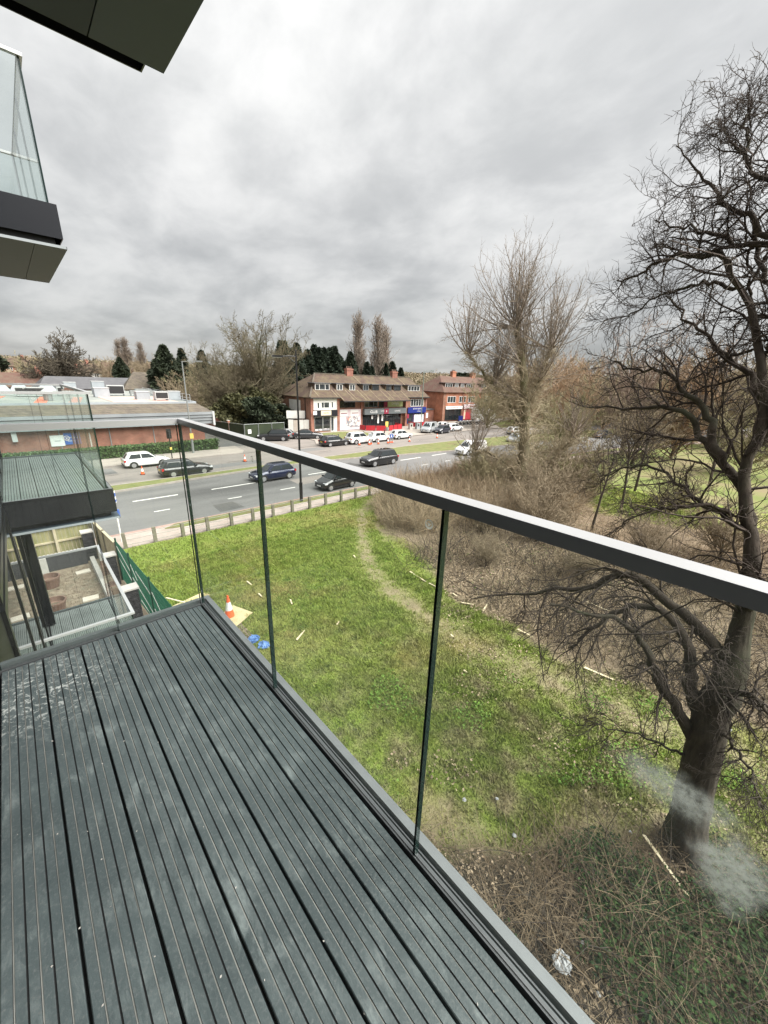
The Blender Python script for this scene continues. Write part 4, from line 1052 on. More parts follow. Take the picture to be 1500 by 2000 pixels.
def car(kind, colour, x, y, deg, label, group, cat='car', name='car', z=-.095):
    M_ = car_meshes(kind); q = KINDS[kind]
    t = thing(name, label, cat, (x, y, z), R(deg), group)
    def paint(o):
        o.material_slots[0].link = 'OBJECT'; o.material_slots[0].material = MATS['paint_' + colour]
    paint(link('body', M_['body'], t))
    for w in M_['windows']: link('window', w, t)
    link('windscreen', M_['windscreen'], t); link('rear_window', M_['rear_window'], t)
    for me in M_['hl']: link('headlight', me, t)
    for me in M_['tl']: link('tail_light', me, t)
    for me in M_['mir']: paint(link('wing_mirror', me, t))
    for me in M_['sill']: link('sill', me, t)
    link('grille', M_['grille'], t); link('bumper', M_['bumper'], t); link('number_plate', M_['pf'], t); link('number_plate', M_['pr'], t)
    for sx in (-1, 1):
        for sy in (-1, 1):
            w = link('wheel', None, t, (sx * q['wb'], sy * (q['W'] / 2 - .105), q['wr']))
            link('tyre', M_['tyre'], w); link('rim', M_['rim'], w)
            a = link('wheel_arch', M_['arch'], t, (sx * q['wb'], sy * (q['W'] / 2 + .006), q['wr']))
    return t
G1, G2, G3 = 'cars driving on the near carriageway', 'cars on the far carriageway', 'cars parked by the shops'
car('hatch', 'white', 8.9, 45.2, 0, 'white hatchback at the far kerb in front of the clipped hedge', G2)
car('estate', 'black', 10.9, 39.2, 0, 'black hatchback passing along the central grass, below the white hatchback', G2)
car('hatch', 'navy', 16.6, 33.0, 180, 'dark blue hatchback in the outer near lane, partly behind a pane edge', G1)
car('small', 'black', 19.6, 27.1, 183, 'small black city car nearest the wire fence, behind the handrail', G1)
car('suv', 'black', 29.4, 32.3, 180, 'black four by four on the near carriageway above the handrail', G1)
car('van', 'white', 44.4, 30.3, 172, 'white people carrier van half hidden behind the bare willow', G1, 'van', 'van')
car('suv', 'black', 27.6, 53.8, 150, 'black four by four parked on the forecourt beside the green site fence', G3, z=-.03)
car('hatch', 'silver', 30.5, 54.6, -35, 'silver hatchback parked nose out on the forecourt by white hoardings', G3, z=-.03)
car('saloon', 'darkgrey', 33.0, 53.0, -28, 'dark grey saloon parked across the forecourt beside the black lamp', G3, z=-.03)
car('estate', 'black', 32.9, 45.7, 0, 'black estate parked at the kerb, leftmost of the row before the shops', G3)
car('suv', 'white', 37.4, 45.5, 0, 'white estate parked behind the first traffic cones, next after the black estate', G3)
car('small', 'white', 41.3, 45.5, 0, 'small white hatchback parked in the middle of the kerb row', G3)
car('hatch', 'white', 46.6, 45.9, 0, 'white hatchback parked last in the kerb row, before the red barrier', G3)
car('van', 'silver', 56.8, 48.6, 200, 'silver van parked facing the road by the pale lamp', G3, 'van', 'van', z=.02)
car('small', 'ink', 58.6, 46.9, 185, 'dark blue small car parked in front of the silver van', G3, z=-.05)
car('hatch', 'white', 64.0, 50.6, 5, 'white hatchback parked behind, next to the silver van', G3, z=.02)
car('estate', 'white', 63.2, 47.7, 2, 'white estate parked at the right end by the motorbikes', G3, z=.02)
car('hatch', 'silver', 61.0, 33.0, 185, 'silver hatchback far along the road, seen through bare twigs', G2)
car('hatch', 'ink', 82, 26.6, 160, 'dark car on the distant bend beyond the park trees', G1)
car('estate', 'white', 71, 38.5, -8, 'white estate on the far carriageway behind the willow trunk', G2)

def motorbike(label_list):
    base = None
    for x, y, rz, l_ in label_list:
        if base is None:
            t = base = thing('motorbike', l_, 'motorbike', (x, y, .02), rz, 'motorbikes parked in a row')
            for xx in (-.68, .68):
                w = link('wheel', None, t, (xx, 0, .31))
                MB().tube([(0, -.06, 0), (0, .06, 0)], .31, 16).build('tyre', 'tyre', w); MB().tube([(0, -.065, 0), (0, .065, 0)], .2, 12).build('rim', 'rim', w)
            MB().bar((-.68, 0, .31), (.1, 0, .55), .1, .14).bar((.68, .0, .31), (.42, 0, .95), .14, .06).bar((-.1, 0, .42), (.25, 0, .42), .3, .32).build('frame', 'car_trim', t)
            MB().tube([(-.15, 0, .82), (.1, 0, .88), (.4, 0, .84)], [.1, .17, .1], 10).build('fuel_tank', 'paint_silver', t)
            MB().bar((-.75, 0, .84), (-.12, 0, .80), .24, .1).build('seat', 'rubber', t)
            MB().tube([(.3, -.38, 1.05), (.42, -.15, 1.02), (.42, .15, 1.02), (.3, .38, 1.05)], .02, 6).build('handlebar', 'car_trim', t)
            MB().tube([(.5, 0, .88), (.62, 0, .88)], [.09, .1], 10).build('headlight', 'headlight', t)
            MB().tube([(.2, -.16, .3), (-.8, -.18, .42)], [.04, .06], 8).build('exhaust', 'rim', t)
        else: dup(base, None, (x, y, .02), rz, l_)
motorbike([(73.0 + 1.0 * i, 53.6 - .25 * i, R(-70 + 6 * ((i * 7) % 3)), l_) for i, l_ in enumerate((
    'motorbike leaning at the left end of the row outside the brick shop', 'motorbike second from the left outside the brick shop', 'motorbike third from the left outside the brick shop', 'motorbike fourth from the left, before the pink sign',
    'motorbike fifth from the left, before the pink sign', 'motorbike sixth from the left, before the white van body', 'motorbike seventh from the left, before the white van body', 'motorbike at the right end of the row under the twigs'))])

# ------------------------------------------------------------------ buildings
def slab(parent, name, m, quads, th=.14):
    """roof planes with thickness"""
    mb = MB()
    for q in quads:
        n = len(q); lo = [(x, y, z - th) for x, y, z in q]
        mb.add(list(q) + lo, [tuple(range(n)), tuple(range(n, 2 * n))[::-1]] + [(i, n + i, n + (i + 1) % n, (i + 1) % n) for i in range(n)])
    return mb.build(name, m, parent)
def win(parent, x0, x1, y, z0, z1, frame='pvc_white', mull=(), pane='window_far', fw=.09, out=.05):
    mb = MB().box(x0, x0 + fw, y - out, y + .05, z0, z1).box(x1 - fw, x1, y - out, y + .05, z0, z1)
    mb.box(x0 + fw, x1 - fw, y - out, y + .05, z1 - fw, z1).box(x0 + fw, x1 - fw, y - out, y + .05, z0, z0 + fw)
    for t in mull:
        xm = x0 + (x1 - x0) * t; mb.box(xm - fw / 2, xm + fw / 2, y - out * .9, y + .04, z0 + fw, z1 - fw)
    w = mb.build('window', frame, parent)
    MB().box(x0 + fw, x1 - fw, y - out * .3, y - out * .3 + .015, z0 + fw, z1 - fw).build('pane', pane, w)
    return w
def dormer(parent, x0, x1, yf, z0, z1, depth, frame='pvc_white', mull=(.5,), cheek='roof_brown'):
    MB().box(x0 - .15, x1 + .15, yf + .02, yf + depth, z0 - .5, z1).build('dormer', cheek, parent)
    MB().box(x0 - .3, x1 + .3, yf - .22, yf + depth, z1 + .002, z1 + .12).build('dormer_roof', 'slate', parent)
    win(parent, x0, x1, yf - .01, z0, z1 - .06, frame, mull)
def chimney(parent, x, y, z0, z1, w=1.5, d=.8, m='brick_red', pots=3):
    c = MB().box(x - w / 2, x + w / 2, y - d / 2, y + d / 2, z0, z1).box(x - w / 2 - .08, x + w / 2 + .08, y - d / 2 - .08, y + d / 2 + .08, z1 - .3, z1 - .12).build('chimney', m, parent)
    for i in range(pots):
        xx = x - w / 2 + w * (i + .5) / pots; MB().tube([(xx, y, z1), (xx, y, z1 + .4)], [.13, .1], 8).build('chimney_pot', 'terracotta', c)

sh = thing('shop_terrace', 'long brick shop terrace with brown hipped roof, white end unit and red barriers', 'building', (37.3, 58, 0))
# walls
MB().box(-.45, 5.5, 0, 12, 0, 5.85).box(5.5, 22.6, .6, 12, 0, 5.6).box(22.6, 29, 0, 12, 0, 6.0).build('wall', 'brick_brown', sh)
for x0, x1, y0, y1, z1 in ((-.5, .05, -.12, 0, 5.8), (5.0, 5.55, -.12, 0, 5.8), (10.85, 11.2, .3, .6, 5.3), (22.5, 22.95, -.12, 0, 5.9), (28.6, 29.05, -.12, 0, 5.9)): MB().box(x0, x1, y0, y1, 0, z1).build('pier', 'brick_red', sh)
MB().box(.05, 5.0, -.06, 0, 3.78, 5.85).build('rendered_front', 'render_white', sh)
MB().box(-.52, -.45, 3.2, 7.0, 2.3, 5.3).build('blocked_window', 'render_white', sh)
MB().tube([(-.54, 1.6, 0), (-.54, 1.6, 5.8)], .07, 8).build('downpipe', 'car_trim', sh)
RZ, EZ = 9.8, 5.95
slab(sh, 'roof', 'roof_brown', [
    [(-.85, -.5, EZ - .05), (5.45, -.5, EZ - .05), (22.55, -.5, EZ - .05), (29.4, -.5, EZ - .05), (29.4, 6, RZ), (4.4, 6, RZ)],
    [(29.4, 12.4, EZ), (-.85, 12.4, EZ), (4.4, 6, RZ), (29.4, 6, RZ)],
    [(-.85, 12.4, EZ), (-.85, -.5, EZ - .05), (4.4, 6, RZ)],
    [(5.45, -.5, EZ - .052), (5.45, -1.45, EZ - .61), (22.55, -1.45, EZ - .61), (22.55, -.5, EZ - .052)]])
MB().bar((4.4, 6, RZ + .05), (29.4, 6, RZ + .05), .3, .16).bar((4.4, 6, RZ + .05), (-.85, -.5, EZ + .02), .26, .14).build('ridge_tiles', 'roof_grey', sh)
MB().box(-.85, 5.45, -.62, -.5, EZ - .22, EZ - .04).box(5.45, 22.55, -1.58, -1.45, EZ - .78, EZ - .60).box(22.55, 29.4, -.62, -.5, EZ - .22, EZ - .04).build('gutter', 'car_trim', sh)
chimney(sh, 12.3, 6, 9.0, 11.0); chimney(sh, 24.6, 6, 9.0, 10.9)
for x0, x1, fr, ml in ((1.5, 4.5, 'pvc_white', (.3, .7)), (6.1, 7.4, 'pvc_white', (.5,)), (9.0, 10.3, 'pvc_white', (.5,)), (12.3, 13.6, 'cladding', (.5,)), (14.6, 16.3, 'car_trim', (.5,)), (18.3, 19.7, 'car_trim', (.5,)), (20.5, 22.4, 'car_trim', (.5,)), (24.6, 28.2, 'pvc_white', (.25, .5, .75))):
    dormer(sh, x0, x1, 1.55, 7.05, 8.15, 1.9, fr, ml)
# lead flashings and lichen-pale verges running down the slope
for x in (5.55, 7.9, 8.6, 10.8, 11.6, 14.0, 16.7, 17.9, 19.9, 22.3):
    MB().bar((x, 1.5, 7.06 + .04), (x + RND.uniform(-.1, .1), -1.3, 5.40 + .05), .16, .05).build('flashing', 'lichen', sh)
for x in (1.1, 4.9): MB().bar((x, 1.5, 7.10), (x, -.3, 6.02), .16, .05).build('flashing', 'lichen', sh)
for x in (13.3, 25.5): MB().bar((x - .2, 5.6, 9.60), (x, 2.0, 7.42), .2, .06).build('flashing', 'lichen', sh)
# first floor windows
win(sh, 1.65, 3.35, -.06, 4.1, 5.15, 'pvc_white', (.33,)); win(sh, .8, 1.3, -.06, 4.05, 5.1, 'pvc_white'); win(sh, 3.75, 4.2, -.06, 4.1, 5.2, 'pvc_white')
win(sh, 5.9, 9.6, .6, 4.05, 5.3, 'car_trim', (.33, .66), 'window_dark'); win(sh, 11.9, 15.2, .6, 4.0, 5.3, 'cladding', (.3, .7), 'window_dark'); win(sh, 15.6, 16.9, .6, 3.9, 5.3, 'car_trim', (.5,), 'window_dark')
win(sh, 24.0, 28.0, -.02, 4.0, 5.5, 'pvc_white', (.2, .4, .6, .8))
# end shop: black fascia with a cream panel, glass front, white door
f1 = MB().box(.05, 5.0, -.22, -.065, 2.85, 3.74).box(.05, 5.0, -.5, -.065, 2.76, 2.848).build('shop_fascia', 'shop_black', sh)
MB().box(1.45, 3.6, -.26, -.222, 2.9, 3.7).build('sign_panel', 'shop_cream', f1)
text('SALON', .34, 'stem_tan', f1, (2.52, -.265, 3.3))
MB().box(-.45, .25, -.8, -.72, 3.1, 3.7).build('projecting_sign', 'print_white', sh)
win(sh, .2, 1.9, -.02, .25, 2.7, 'galv', (), 'window_dark'); win(sh, 1.95, 3.5, -.02, .25, 2.7, 'galv', (), 'window_dark'); win(sh, 3.6, 4.3, -.02, .05, 2.7, 'pvc_white', (), 'window_far')
MB().box(4.35, 4.98, -.08, 0, .02, 2.7).build('side_panel', 'render_white', sh)
MB().box(.3, 3.3, -.06, -.03, .3, .62).build('window_print', 'poster', sh)
# boarded shop with pink and white posters
MB().box(5.7, 10.8, .3, .59, .02, 3.75).build('hoarding_board', 'shop_pink', sh)
for x0, x1, z0, z1, m_ in ((5.9, 7.6, 2.6, 3.65, 'print_white'), (8.3, 10.2, 2.6, 3.65, 'print_white'), (7.4, 10.5, .5, 2.5, 'poster'), (5.9, 7.2, .1, 2.4, 'print_white')):
    MB().box(x0, x1, .27, .299, z0, z1).build('poster', m_, sh)
for x0, x1 in ((6.1, 7.5), (8.6, 10.1)): MB().box(x0, x1, .25, .268, 3.0, 3.12).build('poster_print', 'print_maroon', sh)
# cafe: long grey fascia with white lettering
f2 = MB().box(11.2, 22.5, -.35, .58, 2.72, 3.78).build('shop_fascia', 'shop_grey', sh)
text('CLUB', .74, 'print_white', f2, (13.5, -.36, 3.22)); text('CAFE', .42, 'print_white', f2, (15.8, -.36, 3.3))
MB().box(16.2, 17.4, -.39, -.352, 2.75, 3.74).build('sign_panel', 'print_maroon', f2); text('B', .5, 'print_white', f2, (16.8, -.40, 3.24))
text('LOUNGE', .4, 'print_white', f2, (19.9, -.36, 3.25))
for x0, x1 in ((11.4, 13.4), (13.45, 15.4), (15.45, 17.4), (17.5, 19.6), (19.65, 21.8)): win(sh, x0, x1, .57, .2, 2.68, 'car_trim', (.5,), 'window_dark')
for x, z0, z1, m_ in ((15.2, .9, 2.6, 'print_white'), (16.3, 1.3, 2.6, 'print_white'), (13.6, 1.8, 2.4, 'print_white')): MB().box(x, x + .42, .45, .50, z0, z1).build('window_print', m_, sh)
g1_ = MB().box(17.9, 22.2, .50, .59, 4.0, 5.25).build('sign_board', 'shop_green', sh); text('Delight', .7, 'print_white', g1_, (20.0, .49, 4.65))
MB().box(16.9, 17.85, .50, .59, 4.05, 5.0).build('sign_board', 'print_maroon', sh)
# blue shop
f3 = MB().box(23.0, 28.6, -.4, -.125, 2.7, 3.85).build('shop_fascia', 'shop_navy', sh)
text('ESTATE AGENTS', .36, 'print_white', f3, (25.8, -.41, 3.52)); text('LETTINGS', .26, 'print_white', f3, (26.3, -.41, 3.0))
win(sh, 23.2, 25.0, -.02, .5, 2.65, 'shop_navy', (), 'window_far'); win(sh, 25.2, 28.4, -.02, .5, 2.65, 'shop_navy', (.5,), 'window_far')
MB().box(25.3, 28.3, -.05, -.041, .7, 2.3).build('window_print', 'print_white', sh)
MB().box(22.4, 23.0, -.7, -.6, 1.7, 2.5).build('projecting_sign', 'print_maroon', sh)

# red cafe barriers, things on the pavement
def barrier(pts, label):
    t = thing('cafe_barrier', label, 'barrier', (pts[0][0], pts[0][1], .02), 0, 'red cafe barriers'); o = Vector((pts[0][0], pts[0][1], 0))
    for a, b_ in zip(pts[:-1], pts[1:]):
        a, b_ = Vector((a[0], a[1], 0)) - o, Vector((b_[0], b_[1], 0)) - o; n = max(1, int((b_ - a).length / 1.35))
        for i in range(n):
            p, q = a.lerp(b_, i / n + .02), a.lerp(b_, (i + 1) / n - .02)
            MB().bar(p + Vector((0, 0, .52)), q + Vector((0, 0, .52)), .03, .92).build('panel', 'barrier_red', t)
        for i in range(n + 1):
            p = a.lerp(b_, i / n); MB().tube([(p.x, p.y, 0), (p.x, p.y, 1.06)], .035, 8).build('post', 'car_trim', t)
barrier([(47.0, 57.2), (47.2, 55.8), (50.4, 53.6)], 'red cafe barrier angled out from beside the boarded shop')
barrier([(51.0, 53.5), (55.6, 54.6), (56.2, 57.2)], 'red cafe barrier along the front of the cafe')
barrier([(60.2, 57.3), (60.6, 55.2), (65.6, 55.6)], 'red barrier in front of the blue shop')
bn = thing('banner_flag', 'yellow advert board standing in the gap between red barriers', 'sign', (50.8, 53.9, .02))
MB().box(-.35, .35, -.03, .03, .7, 1.7).build('board', 'yellow', bn); MB().box(-.25, .25, -.04, .04, 0, .7).build('stand', 'galv', bn)
for x, y, l_, m_ in ((56.9, 53.5, 'pale grey street cabinet at the end of the red barrier', 'coping'), (58.6, 53.2, 'litter bin with a dark mouth beside the pale cabinet', 'unit_grey')):
    t = thing('street_cabinet' if 'cabinet' in l_ else 'litter_bin', l_, 'cabinet' if 'cabinet' in l_ else 'bin', (x, y, .02))
    MB().box(-.42, .42, -.25, .25, 0, 1.15).build('casing', m_, t); MB().box(-.46, .46, -.28, .28, 1.152, 1.2).build('lid', 'galv', t); MB().box(-.2, .2, -.26, -.252, .55, .95).build('opening', 'black_paint', t)
bo = None
for i, (x, y) in enumerate(((34.2, 48.4), (35.9, 48.9), (37.7, 49.1), (39.6, 49.3), (41.6, 49.6), (44.2, 50.0), (47.2, 50.6))):
    l_ = 'short dark bollard on the pavement edge, %s' % ('nearest the forecourt', 'next to the one by the forecourt', 'behind the black parked estate', 'behind the rear of the white estate', 'behind the gap after the white estate', 'behind the small white hatchback', 'nearest the cafe barrier')[i]
    if bo is None:
        bo = thing('bollard', l_, 'bollard', (x, y, .02), 0, 'bollards before the shops')
        MB().tube([(0, 0, 0), (0, 0, .9), (0, 0, .95)], [.085, .085, .05], 10).build('shaft', 'black_paint', bo); MB().tube([(0, 0, .74), (0, 0, .82)], .088, 10).build('band', 'galv', bo)
    else: dup(bo, None, (x, y, .02), 0, l_)

# hoardings beside the terrace, green site fence round the plot
ho = thing('site_hoarding', 'white painted hoarding panels against the end wall of the terrace', 'fence', (33.9, 60.5, -.03))
for i in range(4):
    a, b_ = Vector((0, 0, 0)).lerp(Vector((2.9, -2.0, 0)), i / 4), Vector((0, 0, 0)).lerp(Vector((2.9, -2.0, 0)), (i + .96) / 4)
    MB().bar(a + Vector((0, 0, 1.1)), b_ + Vector((0, 0, 1.1)), .05, 2.2 - .12 * (i == 1)).build('panel', 'render_white' if i != 1 else 'stone_slab', ho)
MB().bar((0, .5, 3.0), (3.2, -1.0, 3.0), .05, 1.3).build('backboard', 'render_white', ho)
sf = thing('site_fence', 'site fence of wire panels backed with dark green sheeting', 'fence', (23.9, 55.4, -.03))
def heras(a, b_):
    a, b_ = Vector(a), Vector(b_)
    fr = MB().tube([a, a + Vector((0, 0, 2.35))], .035, 6).tube([b_, b_ + Vector((0, 0, 2.35))], .035, 6).tube([a + Vector((0, 0, 2.35)), b_ + Vector((0, 0, 2.35))], .035, 6).tube([a + Vector((0, 0, .15)), b_ + Vector((0, 0, .15))], .03, 6)
    p = fr.build('panel', 'galv', sf)
    MB().bar(a + (b_ - a) * .02 + Vector((0, .04, 1.22)), a + (b_ - a) * .98 + Vector((0, .04, 1.22)), .012, 2.1).build('sheeting', 'leaf_dark', p)
for i in range(3): heras((.05 + 2.15 * i, 0, 0), (2.15 * (i + 1), .05, 0))
heras((0, .05, 0), (-.9, 3.2, 0)); heras((-.9, 3.25, 0), (-1.8, 6.4, 0))
MB().box(.5, 1.0, -.07, -.04, 1.0, 1.6).build('notice', 'print_white', sf)

# second terrace further along
s2 = thing('shop_terrace', 'orange brick shop block to the right, half behind the bare willow', 'building', (75.2, 60.6, 0))
MB().box(0, 24, 0, 10, 0, 6.9).build('wall', 'brick_orange', s2)
for x0, x1 in ((-.02, .9), (7.6, 8.1), (15.6, 16.1)): MB().box(x0, x1, -.1, 0, 0, 6.8).build('pier', 'brick_brown', s2)
slab(s2, 'roof', 'roof_red', [[(-.5, -.5, 6.9), (24.5, -.5, 6.9), (24.5, 5, 10.6), (4.2, 5, 10.6)], [(24.5, 10.5, 6.9), (-.5, 10.5, 6.9), (4.2, 5, 10.6), (24.5, 5, 10.6)], [(-.5, 10.5, 6.9), (-.5, -.5, 6.9), (4.2, 5, 10.6)]])
chimney(s2, 9.5, 5, 9.8, 11.8, m='brick_orange'); chimney(s2, 18, 5, 9.8, 11.7, m='brick_orange')
for x0, x1 in ((1.9, 4.6), (5.6, 7.0), (8.0, 9.4), (10.4, 13.0), (17, 19.4)): dormer(s2, x0, x1, 1.2, 7.6, 8.9, 1.8, 'pvc_white', (.33, .66), 'roof_red')
for x0, x1 in ((1.6, 4.8), (6.2, 9.0), (10, 13), (17, 20)): win(s2, x0, x1, -.02, 4.4, 5.9, 'pvc_white', (.33, .66))
f4 = MB().box(1.0, 7.5, -.35, -.105, 2.9, 3.6).build('shop_fascia', 'print_white', s2); f5 = MB().box(8.2, 15.5, -.35, -.105, 2.9, 4.0).build('shop_fascia', 'shop_pink', s2)
text('MOTORCYCLES', .42, 'print_red', f4, (4.2, -.36, 3.25)); text('TAKEAWAY', .6, 'print_red', f5, (11.8, -.36, 3.45))
for x0, x1, m_ in ((1.1, 4.2, 'window_dark'), (4.3, 7.4, 'window_dark'), (11.9, 15.4, 'window_far')): win(s2, x0, x1, -.02, .2, 2.8, 'car_trim', (.5,), m_)
MB().box(8.3, 11.8, -.06, -.001, .1, 2.85).build('shop_front', 'print_red', s2); MB().box(8.6, 9.3, -.09, -.062, .3, 2.6).build('shop_door', 'shop_cream', s2)
MB().box(5.2, 6.9, -1.2, -1.1, .1, 1.3).build('advert_board', 'shop_navy', s2)
st = thing('store_shed', 'low dark brick store with a gate between the two shop terraces', 'building', (66.8, 63, 0))
MB().box(0, 8.2, 0, 7, 0, 2.7).build('wall', 'brick_red', st); slab(st, 'roof', 'slate', [[(-.1, -.2, 2.85), (8.3, -.2, 2.85), (8.3, 7, 3.1), (-.1, 7, 3.1)]])
MB().box(2.2, 5.4, -.06, -.01, 0, 2.3).build('gate', 'black_paint', st); MB().box(5.0, 6.0, -.1, -.065, .8, 2.0).build('notice', 'print_white', st); MB().box(.3, 1.3, -.3, -.05, 0, 2.0).build('timber_box', 'timber_pale', st)
wh = thing('box_van', 'white box lorry body standing behind the row of motorbikes', 'van', (84.5, 55.5, .02), R(-12), None)
MB().box(-2.6, 2.2, -1.1, 1.1, .75, 3.1).build('box_body', 'print_white', wh); MB().prism([(2.25, -1.0), (3.9, -.9), (3.9, .9), (2.25, 1.0)], .5, 2.2).build('cab', 'paint_white', wh)
MB().box(3.2, 3.93, -.8, .8, 1.35, 2.0).build('windscreen', 'car_glass', wh)
for xx in (-1.7, 2.9):
    for yy in (-.95, .95): MB().tube([(xx, yy - .12, .42), (xx, yy + .12, .42)], .42, 16).build('wheel', 'tyre', wh)

# long flat roofed building behind the hedge
lb = thing('flat_roofed_building', 'long low brick building with tiled roof skirt and plant on its flat roof', 'building', (0, 54.4, 0))
MB().box(-60, 18.0, 0, 40, 0, 3.1).build('wall', 'brick_red', lb)
for z0, z1, o in ((2.9, 3.28, .75), (3.33, 3.66, .86), (3.71, 4.02, .97), (4.07, 4.42, 1.08)): MB().box(-60, 18.9, -o, .02, z0, z1).build('fascia_band', 'cladding', lb)
MB().box(18.9, 19.15, -1.12, .1, 2.7, 4.45).build('end_cap', 'unit_white', lb)
slab(lb, 'roof', 'roof_grey', [[(-60, -1.05, 4.45), (18.9, -1.05, 4.45), (17.7, 1.6, 5.45), (-60, 1.6, 5.45)], [(18.9, -1.05, 4.45), (18.9, 40, 4.45), (17.7, 38, 5.45), (17.7, 1.6, 5.45)]])
MB().box(-60, 17.75, 1.45, 38, 4.9, 5.42).build('flat_roof', 'roof_felt', lb)
MB().box(-60, 17.8, 1.3, 1.55, 5.3, 5.56).box(17.62, 17.86, 1.56, 38, 5.3, 5.56).build('parapet_trim', 'unit_grey', lb)
MB().box(9.0, 16.2, 2.6, 16, 5.422, 5.46).build('roof_covering', 'roof_pink', lb)
for x0, y0, x1, y1 in ((1.6, 3, 2.8, 16), (4.6, 3, 6.2, 15), (-3, 4, -1.6, 18)):
    MB().add([(x0, y0, 5.426), (x0 + 1.1, y0, 5.426), (x1 + 1.1, y1, 5.426), (x1, y1, 5.426), (x0, y0, 5.45), (x0 + 1.1, y0, 5.45), (x1 + 1.1, y1, 5.45), (x1, y1, 5.45)], [(3, 2, 1, 0), (4, 5, 6, 7), (0, 1, 5, 4), (1, 2, 6, 5), (2, 3, 7, 6), (3, 0, 4, 7)]).build('roof_strip', 'roof_orange', lb)
for x in (3.0, 7.5, 12.0, 15.0): MB().tube([(x, -.03, 0), (x, -.03, 2.9)], .05, 6).build('downpipe', 'cladding', lb)
wsg = MB().box(2.15, 3.32, -.1, -.01, 1.15, 2.3).build('sign_board', 'print_white', lb)
MB().box(2.5, 3.0, -.11, -.101, 1.66, 1.74).build('sign_print', 'cladding', wsg)
bsg = MB().box(3.34, 4.75, -.1, -.01, 1.25, 2.5).build('sign_board', 'sign_blue', lb)
text('Admissions', .26, 'print_white', bsg, (4.03, -.105, 2.0)); text('this way', .26, 'print_white', bsg, (4.03, -.105, 1.65))
MB().box(5.55, 5.68, -.12, -.02, .6, 2.4).build('downpipe', 'print_white', lb)
MB().box(-.75, -.35, -.5, -.02, 1.9, 2.8).build('wall_box', 'unit_white', lb)
# plant standing on the flat roof
def roof_unit(x, y, w, d, h, kind, label):
    t = thing({'ac': 'air_conditioner', 'hood': 'roof_vent', 'tank': 'water_tank', 'sky': 'skylight', 'duct': 'duct'}[kind], label, {'ac': 'air conditioner', 'hood': 'roof vent', 'tank': 'tank', 'sky': 'skylight', 'duct': 'duct'}[kind], (x, y, 5.46), RND.uniform(-.06, .06), 'plant on the flat roof')
    if kind == 'ac':
        MB().box(-w / 2, w / 2, -d / 2, d / 2, .2, h).build('casing', 'unit_white', t); MB().box(-w / 2 + .08, w / 2 - .08, -d / 2 - .02, -d / 2 - .002, .3, h - .12).build('grille', 'car_trim', t)
        MB().box(-w / 2, -w / 2 + .12, -d / 2, d / 2, 0, .2).box(w / 2 - .12, w / 2, -d / 2, d / 2, 0, .2).build('feet', 'galv', t)
    elif kind == 'tank':
        MB().box(-w / 2, w / 2, -d / 2, d / 2, 0, h).build('casing', 'unit_grey', t); MB().box(-w / 2 - .05, w / 2 + .05, -d / 2 - .05, d / 2 + .05, h + .002, h + .08).build('lid', 'unit_white', t)
    elif kind == 'sky':
        MB().prism([(-w / 2, -d / 2), (w / 2, -d / 2), (w / 2, d / 2), (-w / 2, d / 2)], 0, .3).build('kerb', 'unit_white', t)
        MB().add([(-w / 2, -d / 2, .3), (w / 2, -d / 2, .3), (w / 2, d / 2, .3), (-w / 2, d / 2, .3), (-w / 4, 0, h), (w / 4, 0, h)], [(0, 1, 5, 4), (1, 2, 5), (2, 3, 4, 5), (3, 0, 4)]).build('glazing', 'unit_grey', t)
    elif kind == 'hood':
        MB().tube([(0, 0, 0), (0, 0, h * .7)], w * .35, 10).build('shaft', 'galv', t); MB().tube([(0, 0, h * .7), (0, 0, h)], [w * .55, w * .2], 12).build('cowl', 'unit_white', t)
    else:
        MB().box(-w / 2, w / 2, -d / 2, d / 2, .3, h).build('casing', 'galv', t); MB().box(-w / 2 + .1, -w / 2 + .2, -d / 2, d / 2, 0, .3).box(w / 2 - .2, w / 2 - .1, -d / 2, d / 2, 0, .3).build('feet', 'unit_white', t)
UN = [(14.9, 60.5, 1.6, 1.1, 1.15, 'ac', 'white boxed air conditioner behind the ridge, by the pink covering'), (16.9, 62.0, 1.5, 1.1, 1.1, 'tank', 'grey square tank next to the air conditioner near the roof end'), (13.2, 63, 1.6, 1.2, 1.0, 'tank', 'grey flat tank beside the pink covering'),
      (12.0, 74, 2.2, 1.2, 1.5, 'ac', 'large pale air conditioner farther back below the big conifer'), (15.5, 73, 3.6, .9, .8, 'duct', 'long metal duct farther back towards the big conifer'), (10.4, 78, 1.6, 1.4, 1.9, 'tank', 'tall pale tank on the roof before the white gabled house'),
      (3.2, 62, 1.3, .9, 1.3, 'hood', 'white cowled roof vent seen through the neighbouring pane'), (2.0, 71, 3.0, 1.2, 1.2, 'ac', 'wide white unit above the neighbouring handrail, left one'), (6.0, 73, 2.2, 1.0, 1.2, 'ac', 'wide white unit above the neighbouring handrail, right one'),
      (-1.0, 76, 2.6, 1.6, 1.4, 'sky', 'white kerbed skylight at the left end of the roof'), (1.2, 84, 2.2, 1.6, 1.3, 'sky', 'white kerbed skylight behind the wide white units'), (4.5, 85, 2.4, 1.4, 1.2, 'sky', 'white kerbed skylight right of the middle at the back'),
      (7.6, 86, 1.6, 1.4, 1.5, 'tank', 'pale tank at the back of the roof before the long dark house'), (9.6, 70, 1.8, 1.2, 1.2, 'tank', 'grey tank behind the corner of the neighbouring handrail'), (17.0, 80, 2.4, .9, .8, 'duct', 'metal duct at the back right edge of the roof'), (5.4, 64.5, .9, .9, 1.0, 'hood', 'small cowled vent between the orange strips')]
for u in UN: roof_unit(*u)
gr = thing('guard_rail', 'low white guard rail along the end of the flat roof', 'railing', (17.5, 57, 5.42))
